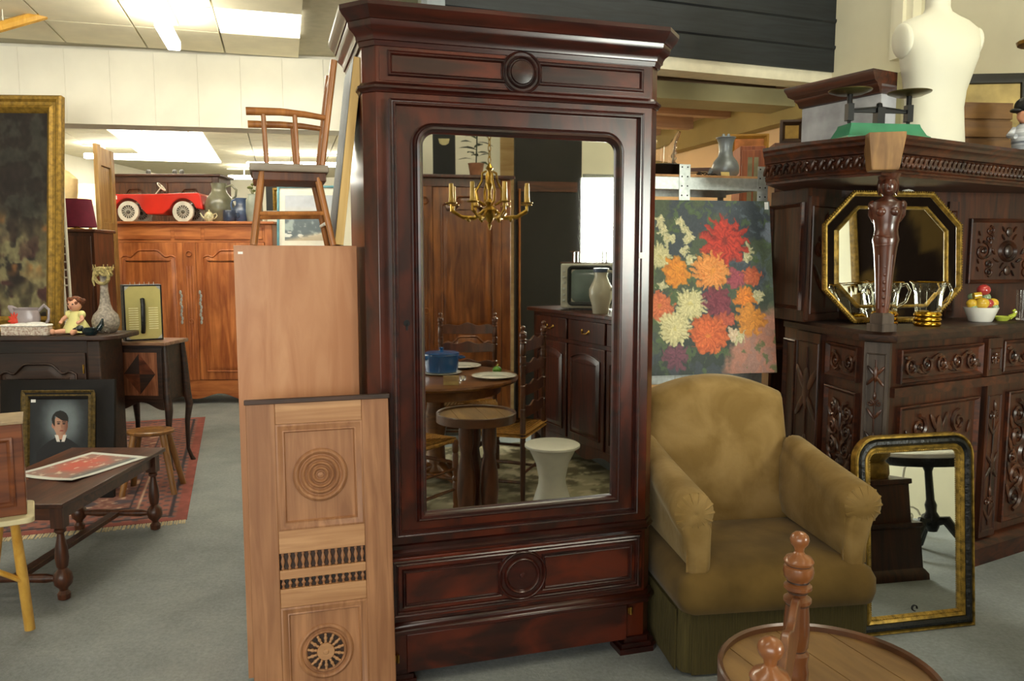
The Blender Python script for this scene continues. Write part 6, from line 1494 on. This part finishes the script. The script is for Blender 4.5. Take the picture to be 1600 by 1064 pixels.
def on_table(px_, py_, z=.752): 
    v = fl(px_,py_,z); r = rfl(v); d = Vector((r.x-TC.x,r.y-TC.y,0))
    if d.length > .44: d = d.normalized()*.44
    return (TC.x+d.x, TC.y+d.y, .7505)
def plate(label, loc, r=.155):
    t = thing('dinner_plate', label, 'plate', loc, 0, 'white plates on the dining table'); obj('plate', M().lathe([(r*.55,0),(r*.6,.003),(r*.95,.016),(r,.019),(r*.97,.021),(r*.6,.008),(r*.2,.006)],36), CERAM, t)
    obj('well', M().lathe([(r*.6,.0075),(r*.58,.0095),(.01,.0095)],30), CERAM, t)
plate('white plate nearest the chair with finials in the mirror', on_table(772,590)); plate('white plate farther back on the dining table beside blue pot', on_table(738,568))
pb_ = Vector(on_table(690,583)); bp_ = thing('blue_pot', 'blue enamel casserole pot on a white dish on the dining table', 'pot', pb_, R(17))
BLUE = plain('blue_enamel','#1d4f86',.2,0,.12,5,coat=.6)
obj('dish', M().lathe([(.09,0),(.14,.008),(.145,.012),(.1,.01)],32), CERAM, bp_)
obj('body', M().lathe([(.10,.011),(.115,.018),(.122,.06),(.125,.135),(.13,.137),(.128,.142),(.11,.142)],36), BLUE, bp_); obj('lid', M().lathe([(.127,.143),(.128,.150),(.11,.156),(.03,.164),(.01,.17),(.02,.185),(.004,.19)],32), BLUE, bp_)
for s_ in (-1,1): obj('handle', M().tube([(s_*.122,-.03,.11),(s_*.16,-.03,.115),(s_*.16,.03,.115),(s_*.122,.03,.11)],.009,8), BLUE, bp_)
q = Vector(on_table(705,600)); bb = thing('card_box', 'small pale card box standing open on the dining table', 'box', q, R(30))
obj('body', M().box(-.05,.05,-.035,.035,0,.025), plain('pale_card','#c4ad74',.7), bb); obj('flap', M().box(-.05,.05,-.001,.001,0,.05), plain('pale_card_b','#d8c89a',.7), bb, loc=(0,.035,.025), rot=(R(-35),0,0))
q = Vector(on_table(668,575)); db = thing('black_butter_dish', 'small black and white dish between the two plates', 'dish', q, R(10)); obj('base', M().box(-.045,.045,-.03,.03,0,.02), BLACK, db, bev=.005); obj('lid', M().box(-.044,.044,-.029,.029,.02,.03), CERAM, db, bev=.004)
q = Vector(on_table(723,594)); gs = thing('salt_glass', 'tiny glass salt cellar beside the near plate', 'salt cellar', q, 0); obj('bowl', M().lathe([(.015,0),(.02,.004),(.022,.03),(.018,.032),(.015,.01)],16), GLASS, gs); obj('salt', M().lathe([(.014,.011),(.014,.02),(.004,.024)],14), CERAM, gs)
q = Vector(on_table(806,583)); gp = thing('green_pepper', 'small green and yellow vegetable on the dining table edge', 'vegetable', q, 0); obj('body', M().ell((0,0,.028),(.035,.03,.028),14,9), plain('green_skin','#5a8a2c',.3), gp); obj('stem', M().tube([(0,0,.052),(.008,0,.07)],.005,6), plain('yellow_stem','#b8b040',.5), gp)
# white plastic stool
wsp = rfl(fl(863,693,.45)); ws = thing('white_stool', 'white plastic waisted stool reflected at the bottom of the wardrobe mirror', 'stool', (wsp.x,wsp.y,0), 0)
PLASTIC = plain('white_plastic','#dedbd0',.35,0,.03)
obj('body', M().lathe([(.15,0),(.15,.01),(.115,.1),(.085,.2),(.082,.24),(.10,.33),(.145,.425),(.15,.43)],40), PLASTIC, ws, smooth=60); obj('seat', M().lathe([(.16,.428),(.168,.434),(.168,.446),(.158,.452),(.05,.449)],40), PLASTIC, ws)
# chandelier
cv_ = dp(765,330,4.9); ch = rfl(cv_); cz = ch.z
cl_ = thing('brass_chandelier', 'brass chandelier with candle arms hanging over the dining corner', 'chandelier', (ch.x,ch.y,cz), 0); cl_.scale = (1,1,1.2)
CHB = plain('chandelier_brass','#b8903c',.28,.9,.25,40)
obj('stem', M().lathe([(.004,-.095),(.012,-.07),(.006,-.06),(.018,-.05),(.03,-.03),(.045,-.01),(.05,.005),(.03,.02),(.02,.03),(.03,.045),(.012,.06),(.01,.10),(.022,.14),(.01,.17),(.012,.20),(.024,.215),(.012,.23),(.006,.24)],20), CHB, cl_)
for k in range(8):
    a = 2*math.pi*k/8+.2; c_,s_ = math.cos(a),math.sin(a); R_ = .245
    arm_ = obj('arm', M().tube([(.04*c_,.04*s_,0),(.10*c_,.10*s_,-.035),(.18*c_,.18*s_,-.03),(R_*c_,R_*s_,.0),(R_*c_,R_*s_,.03)],[.008,.009,.008,.009,.007],8).ell((.14*c_,.14*s_,-.04),.013,8,6), CHB, cl_)
    obj('drip_pan', M().lathe([(.008,.03),(.034,.034),(.036,.038),(.012,.04)],16,Tm(R_*c_,R_*s_,0)), CHB, arm_)
    obj('candle_sleeve', M().lathe([(.018,.04),(.014,.055),(.013,.075),(.0125,.13),(.010,.132)],12,Tm(R_*c_,R_*s_,0)), plain('candle_sleeve','#c8a45a',.3,.6), arm_)
    if k % 2 == 0: obj('scroll', M().tube([(.03*c_,.03*s_,.03),(.075*c_,.075*s_,.05),(.085*c_,.085*s_,.10),(.05*c_,.05*s_,.15),(.045*c_,.045*s_,.19),(.02*c_,.02*s_,.20)],[.006,.008,.008,.007,.007,.005],7), CHB, cl_)
chm = M(); z_ = .24; k = 0
while cz+z_*1.2 < 4.58: 
    chm.tube([(.009*math.cos(2*math.pi*j/8),0,z_+.016+.018*math.sin(2*math.pi*j/8)) for j in range(9)],.003,5,Tm(rz=R(90*(k%2)))); z_ += .029; k += 1
obj('chain', chm, CHB, cl_)
# tall buffet with television
BD = Vector((-.146,.989,0)); BQ0 = Vector((2.24,-.16,0)); BL = 1.75; BC = BQ0+BD*(BL/2); BYW = math.atan2(-BD.y,-BD.x)
bf = thing('tall_buffet', 'tall dark red buffet with drawers and doors carrying the television', 'buffet', BC, BYW); BH = 1.17
REDW = wood('dark_red_walnut','#2c110a','#5c2614',.32,'z',2,coat=.35,blotch=.4,grain=10)
obj('carcass', M().box(-BL/2+.02,BL/2-.02,.02,.48,.12,BH-.03), REDW, bf); obj('top_board', M().box(-BL/2-.02,BL/2+.02,-.03,.5,BH-.03,BH), REDW, bf, bev=.006)
for k in range(3):
    x0 = -BL/2+.05+k*(BL-.10)/3; x1 = x0+(BL-.10)/3-.03
    dd = obj('drawer', M().box(x0,x1,.0,.02,BH-.22,BH-.06), REDW, bf, bev=.005); obj('handle', M().tube([((x0+x1)/2-.05,-.004,BH-.135),((x0+x1)/2-.03,-.016,BH-.155),((x0+x1)/2+.03,-.016,BH-.155),((x0+x1)/2+.05,-.004,BH-.135)],.005,7).ell(((x0+x1)/2-.05,-.003,BH-.135),(.014,.004,.014)).ell(((x0+x1)/2+.05,-.003,BH-.135),(.014,.004,.014)), BRASS, dd)
    dd = obj('door', M().box(x0,x1,.0,.02,.18,BH-.25), REDW, bf, bev=.005); out = arch_top(x0+.06,x1-.06,.25,BH-.31,.04,kind='arc'); obj('panel', M().off_loft(out,[(0,0),(-.004,-.002),(-.03,-.012),(-.04,-.012)],plane='y'), REDW, dd)
    obj('panel_moulding', M().frame(out,[(-.012,0),(-.010,-.010),(-.003,-.012),(.003,-.002)]), REDW, dd)
obj('apron', M().prism_y([(BL/2-.05,.18),(-BL/2+.05,.18)]+[(-BL/2+.05+(BL-.1)*k/40,.10+.03*math.cos(k/40*math.pi*6)) for k in range(41)],.004,.03), REDW, bf)
for x_ in (-BL/2,BL/2-.08):
    for y_ in (.0,.42): obj('foot', M().box(x_,x_+.08,y_,y_+.08,0,.2), REDW, bf, bev=.01)
tvp = rfl(dp(908,470,6.1)); tvy = vyaw(R(-14))
tv = thing('television', 'old pale grey television set standing on the tall buffet', 'television', (tvp.x+.06,tvp.y,BH), tvy)
TVG = plain('grey_plastic','#b4b2a4',.45,0,.05)
obj('cabinet', M().box(-.21,.21,.0,.30,.015,.36), TVG, tv, bev=.012); obj('stand', M().box(-.15,.15,.03,.25,0,.015), BLACK, tv)
obj('bezel', M().frame(rrect(-.195,.155,.035,.345,.04),[(0,0),(0,-.012),(.012,-.014),(.03,-.002),(.03,0)]), BLACK, tv)
obj('screen', M().off_loft(rrect(-.167,.127,.063,.317,.05),[(0,-.001),(-.01,-.006),(-.01,-.010,.8),(-.01,-.013,.5),(-.01,-.014,.2)],plane='y',smooth=True), plain('tv_glass','#5c6c6a',.12,0,.05,coat=.5), tv)
kn = M()
for k in range(6): kn.lathe([(.010,0),(.009,.012),(.004,.014)],12,Tm(.182,0,.30-.045*k)@FACE)
obj('knobs', kn, STEEL, tv)
tr_ = thing('toy_bench_rack', 'small wooden rack with little posts lying on the television', 'rack', (tvp.x+.06,tvp.y,BH+.36), tvy)
obj('board', M().box(-.2,.22,.05,.2,0,.012), WALNUT_X, tr_)
for k,x_ in enumerate((-.13,-.10,.10,.13)): obj('post', M().box(x_-.007,x_+.007,.11,.13,.012,.09), WALNUT, tr_)
for x0 in (-.155,.07): obj('cross_bar', M().box(x0,x0+.085,.10,.14,.09,.098), WALNUT, tr_)
jp = rfl(dp(938,486,5.78)); jg = thing('cream_jug', 'cream stoneware jug with blue rim beside the television', 'jug', (max(jp.x,2.16),jp.y,BH), 0)
CRJ = plain('cream_stoneware','#b4ae9c',.3,0,.08,8,coat=.4)
obj('body', M().lathe([(.055,0),(.06,.008),(.062,.05),(.085,.13),(.085,.18),(.055,.24),(.045,.27),(.052,.325),(.046,.325),(.038,.26)],28), CRJ, jg); obj('rim_band', M().lathe([(.053,.30),(.056,.31),(.055,.328),(.050,.33)],28), BLUEG, jg)
obj('handle', M().tube([(.02,.05,.31),(.04,.11,.30),(.045,.13,.25),(.035,.10,.20),(.03,.075,.17)],.010,8), CRJ, jg)
# armoire in the mirror
e12 = Vector((math.cos(R(12)),math.sin(R(12)),0)); av_c = Vector((.02,7.0,0)) - e12*.78
ac_r = rfl(av_c)
ma = armoire('mirror_side_armoire', 'tall reddish armoire with shaped panels reflected in the wardrobe mirror', (ac_r.x,ac_r.y,0), vyaw(R(12)), 1.5, 2.28, .5, wood('armoire_red','#5c2a12','#a0602c',.34,'z',1.8,coat=.25,blotch=.4,blotch_col='#381508',grain=9), REDW, steel=False, frieze=False, two=True)
obj('price_tag', M().box(.30,.325,-.02,-.017,1.02,1.07), PAPER, ma)
obj('escutcheon_plate', M().box(.24,.38,-.018,-.0165,.98,1.1), BLACKIRON, ma)
# on top of it: black speaker, plant
sp_r = rfl(Vector((-.60,7.15,0))); spk_ = thing('black_speaker', 'black box with a pale handle plate on top of the armoire', 'speaker', (sp_r.x,sp_r.y,2.28), vyaw(R(5)))
obj('cabinet', M().box(-.10,.10,0,.25,0,.55), plain('black_vinyl','#17191a',.6), spk_, bev=.006); obj('handle_plate', M().prism_y([(-.05,.34),(.05,.34),(.04,.30),(.015,.285),(-.015,.285),(-.04,.30)],-.008,0), plain('pale_plate','#c8bb8c',.4), spk_)
pl_r = rfl(Vector((-.32,7.2,0))); plt = thing('leafy_houseplant', 'leafy potted plant on top of the armoire beside the black box', 'plant', (pl_r.x,pl_r.y,2.28), 0)
obj('pot', M().lathe([(.05,0),(.07,.12),(.075,.13),(.06,.13)],20), plain('terracotta','#b0785a',.7), plt)
LFM = plain('dark_leaf','#2c3c2a',.5,0,.2,20)
lfm = M(); lfm.loft([[(-.002,0,0),(.002,0,0)],[(-.022,.05,.01),(.022,.05,.01)],[(-.026,.09,.012),(.026,.09,.012)],[(-.012,.14,0),(.012,.14,0)],[(-.001,.165,-.01),(.001,.165,-.01)]],False,closed=False); lfm = mesh_of('leaf', lfm); lfm.materials.append(LFM)
for k in range(22): obj('leaf', lfm, None, plt, loc=(.02*math.cos(k*2.4),.02*math.sin(k*2.4),.14+.018*k), rot=(R(-10+40*((k*7)%5)/5),R(10*((k%3)-1)),k*2.4))
obj('stem', M().tube([(0,0,.12),(.01,0,.35),(0,.01,.55)],.006,6), LFM, plt)
# dark partition and the window wall of that corner, seen only in mirrors
def vwall(name, x0, x1, yoff, th, z0, z1, mat):
    """wall piece along the 12 degree virtual line through (0, 8)"""
    a = Vector((0,8+yoff,0))+e12*x0; b2 = Vector((0,8+yoff,0))+e12*x1
    a, b2 = rfl(a), rfl(b2); d = a-b2; o = struct(name, M().box(0,d.length,-.0,th,z0,z1), mat, loc=b2, rot=(0,0,math.atan2(d.y,d.x))); return o
vwall('wall_dark_partition', .03, .66, -.66, .06, 0, 3.6, plain('dark_brown_paint','#1f1b17',.6,0,.15,3))
vwall('trim_6', .05, .62, -.675, .012, 2.18, 2.27, WALNUT_X)
pr = rfl(Vector((0,7.32,0))+e12*.07); struct('trim_7', M().tube([(0,0,0),(0,0,2.2)],.012,8), plain('copper_pipe','#a0683c',.35,.7), loc=pr)
wa = vwall('wall_back', .66, .73, 0, .12, 0, 4.62, WALLW)
vwall('wall_back_above', .73, 1.75, 0, .12, 2.42, 4.62, WALLW); vwall('wall_back_below', .73, 1.75, 0, .12, 0, 1.15, WALLW); vwall('wall_back_end', 1.75, 3.6, 0, .12, 0, 4.62, WALLW)
vwall('wall_back_left', -2.6, -.12, .0, .12, 0, 4.62, WALLW)
BEI = wood('beige_boards','#b08a5a','#cfae7e',.6,'x',1.5,blotch=.2,grain=8)
bw_ = vwall('wall_boarded', -.12, .66, .0, .12, 0, 4.62, BEI)
PANE, N, L, b = new_mat('bright_daylight_pane'); b.inputs['Base Color'].default_value = (.9,.95,.88,1); b.inputs['Emission Color'].default_value = (.93,1.0,.84,1); b.inputs['Emission Strength'].default_value = 7.0
win = vwall('window_1', .73, 1.75, .05, .03, 1.15, 2.42, WHITE)
wl = 1.02
obj('pane', M().box(.05,wl/2-.02,-.004,0,1.20,2.37), PANE, win); obj('pane', M().box(wl/2+.02,wl-.05,-.004,0,1.20,2.37), PANE, win)
obj('window_frame', M().frame(rect(0,wl,1.15,2.42),[(0,0),(0,-.04),(.05,-.04),(.05,0)]), plain('grey_window_frame','#8c8c82',.5), win); obj('mullion', M().box(wl/2-.02,wl/2+.02,-.04,0,1.2,2.37), plain('grey_mullion','#8c8c82',.5), win)
DULL = attr_mat('dull_canvas', 1.0, .1, 60); DULL.node_tree.nodes['Principled BSDF'].inputs['Specular IOR Level'].default_value = 0.0
# unseen dark picture added on the right wall to darken the octagonal mirror
dpk = thing('dark_wall_painting', 'large dark painting in a gilt frame high on the right wall', 'painting', (0,0,0), 0)
dpk.matrix_world = Twr @ Matrix.Translation((-3.9,.02,1.15)) @ Matrix.Rotation(R(180),4,'Z')
obj('frame', M().frame(rect(-.95,.95,0,1.3),[(0,0),(0,-.04),(.02,-.05),(.06,-.03),(.08,-.01),(.08,0)]), GILT_D, dpk)
paint_grid('painted_surface', -.88, .88, .07, 1.23, -.006, 40, 30, lambda U,V: mixc(np.broadcast_to(hx('#1c1512'),U.shape+(3,)), hx('#4a3a20'), sst(.5,.7,fbm(U,V,5,501))), DULL, dpk)
# ------------------------------------------------------------------ corner reflected in the gilt mirror
pd = thing('column_pedestal', 'stepped dark pedestal with gilt turned column reflected in the gilt mirror', 'pedestal', (2.37,2.42,0), R(14))
obj('base', M().off_loft(rect(-.20,.20,-.20,.20),[(0,0),(0,.03),(-.012,.05),(-.02,.06),(-.02,.27),(-.01,.28),(-.01,.30),(-.05,.30)]), DARKOAK, pd)
obj('plinth', M().off_loft(rect(-.15,.15,-.15,.15),[(0,.30),(0,.50),(.012,.505),(.012,.53),(-.02,.53)]), DARKOAK, pd)
obj('column', M().lathe([(.11,.53),(.12,.55),(.12,.60),(.10,.62),(.13,.65),(.13,.70),(.10,.72),(.12,.74),(.12,.77),(.10,.79),(.095,1.2),(.12,1.24),(.13,1.28)],28), GILT_D, pd, smooth=50); obj('capital', M().off_loft(rect(-.14,.14,-.14,.14),[(0,1.28),(.02,1.30),(.02,1.33),(-.02,1.33)]), DARKOAK, pd)
tpd = thing('tripod_table', 'round marble topped table on black tripod reflected in the gilt mirror', 'table', (3.06,2.26,0), R(60))
obj('top', M().lathe([(.26,.60),(.27,.605),(.27,.625),(.26,.63),(.1,.63)],40), plain('grey_marble','#c0beb8',.2,0,.1,6), tpd); obj('edge', M().lathe([(.255,.55),(.262,.56),(.262,.60),(.2,.60)],40), BLACK, tpd)
obj('column', M().lathe([(.025,.14),(.04,.17),(.05,.22),(.03,.26),(.035,.3),(.024,.33),(.022,.50),(.04,.55)],18), BLACK, tpd)
for k in range(3): a=2*math.pi*k/3; c_,s_=math.cos(a),math.sin(a); obj('leg', M().tube([(.02*c_,.02*s_,.20),(.08*c_,.08*s_,.21),(.14*c_,.14*s_,.12),(.20*c_,.20*s_,.03),(.25*c_,.25*s_,.012)],[.03,.032,.026,.018,.012],9), BLACK, tpd)
ir = thing('iron_scroll_table', 'white scrolled iron table standing behind the tripod table', 'table', (3.4,1.62,0), R(40))
obj('top', M().lathe([(.28,.70),(.285,.705),(.28,.715),(.1,.716)],36), WHITE, ir)
for k in range(3):
    a=2*math.pi*k/3; c_,s_=math.cos(a),math.sin(a); pth=[(.24*c_,.24*s_,.0),(.18*c_,.18*s_,.06),(.10*c_,.10*s_,.25),(.14*c_,.14*s_,.45),(.24*c_,.24*s_,.62),(.2*c_,.2*s_,.70)]
    lg = obj('leg', M().tube(pth,.009,8), WHITE, ir); obj('scroll', M().tube([((.15+.07*(1-t)*math.cos(9*t))*c_,(.15+.07*(1-t)*math.cos(9*t))*s_,.13+.07*(1-t)*math.sin(9*t)) for t in [j/16 for j in range(16)]],.007,7), WHITE, lg)

# put the empties of things built in room coordinates at the foot of the thing
def recentre(root, base):
    base = Vector(base)
    for c in [o for o in bpy.data.objects if o.parent == root]: c.location = Vector(c.location) - base
    root.location = base
recentre(bar, (kc.x, kc.y, 0)); q = dp(104,450,LY-.1); recentre(ladder_root, (q.x, q.y, 0)); q = dp(20,36,5.45); recentre(hp, q)
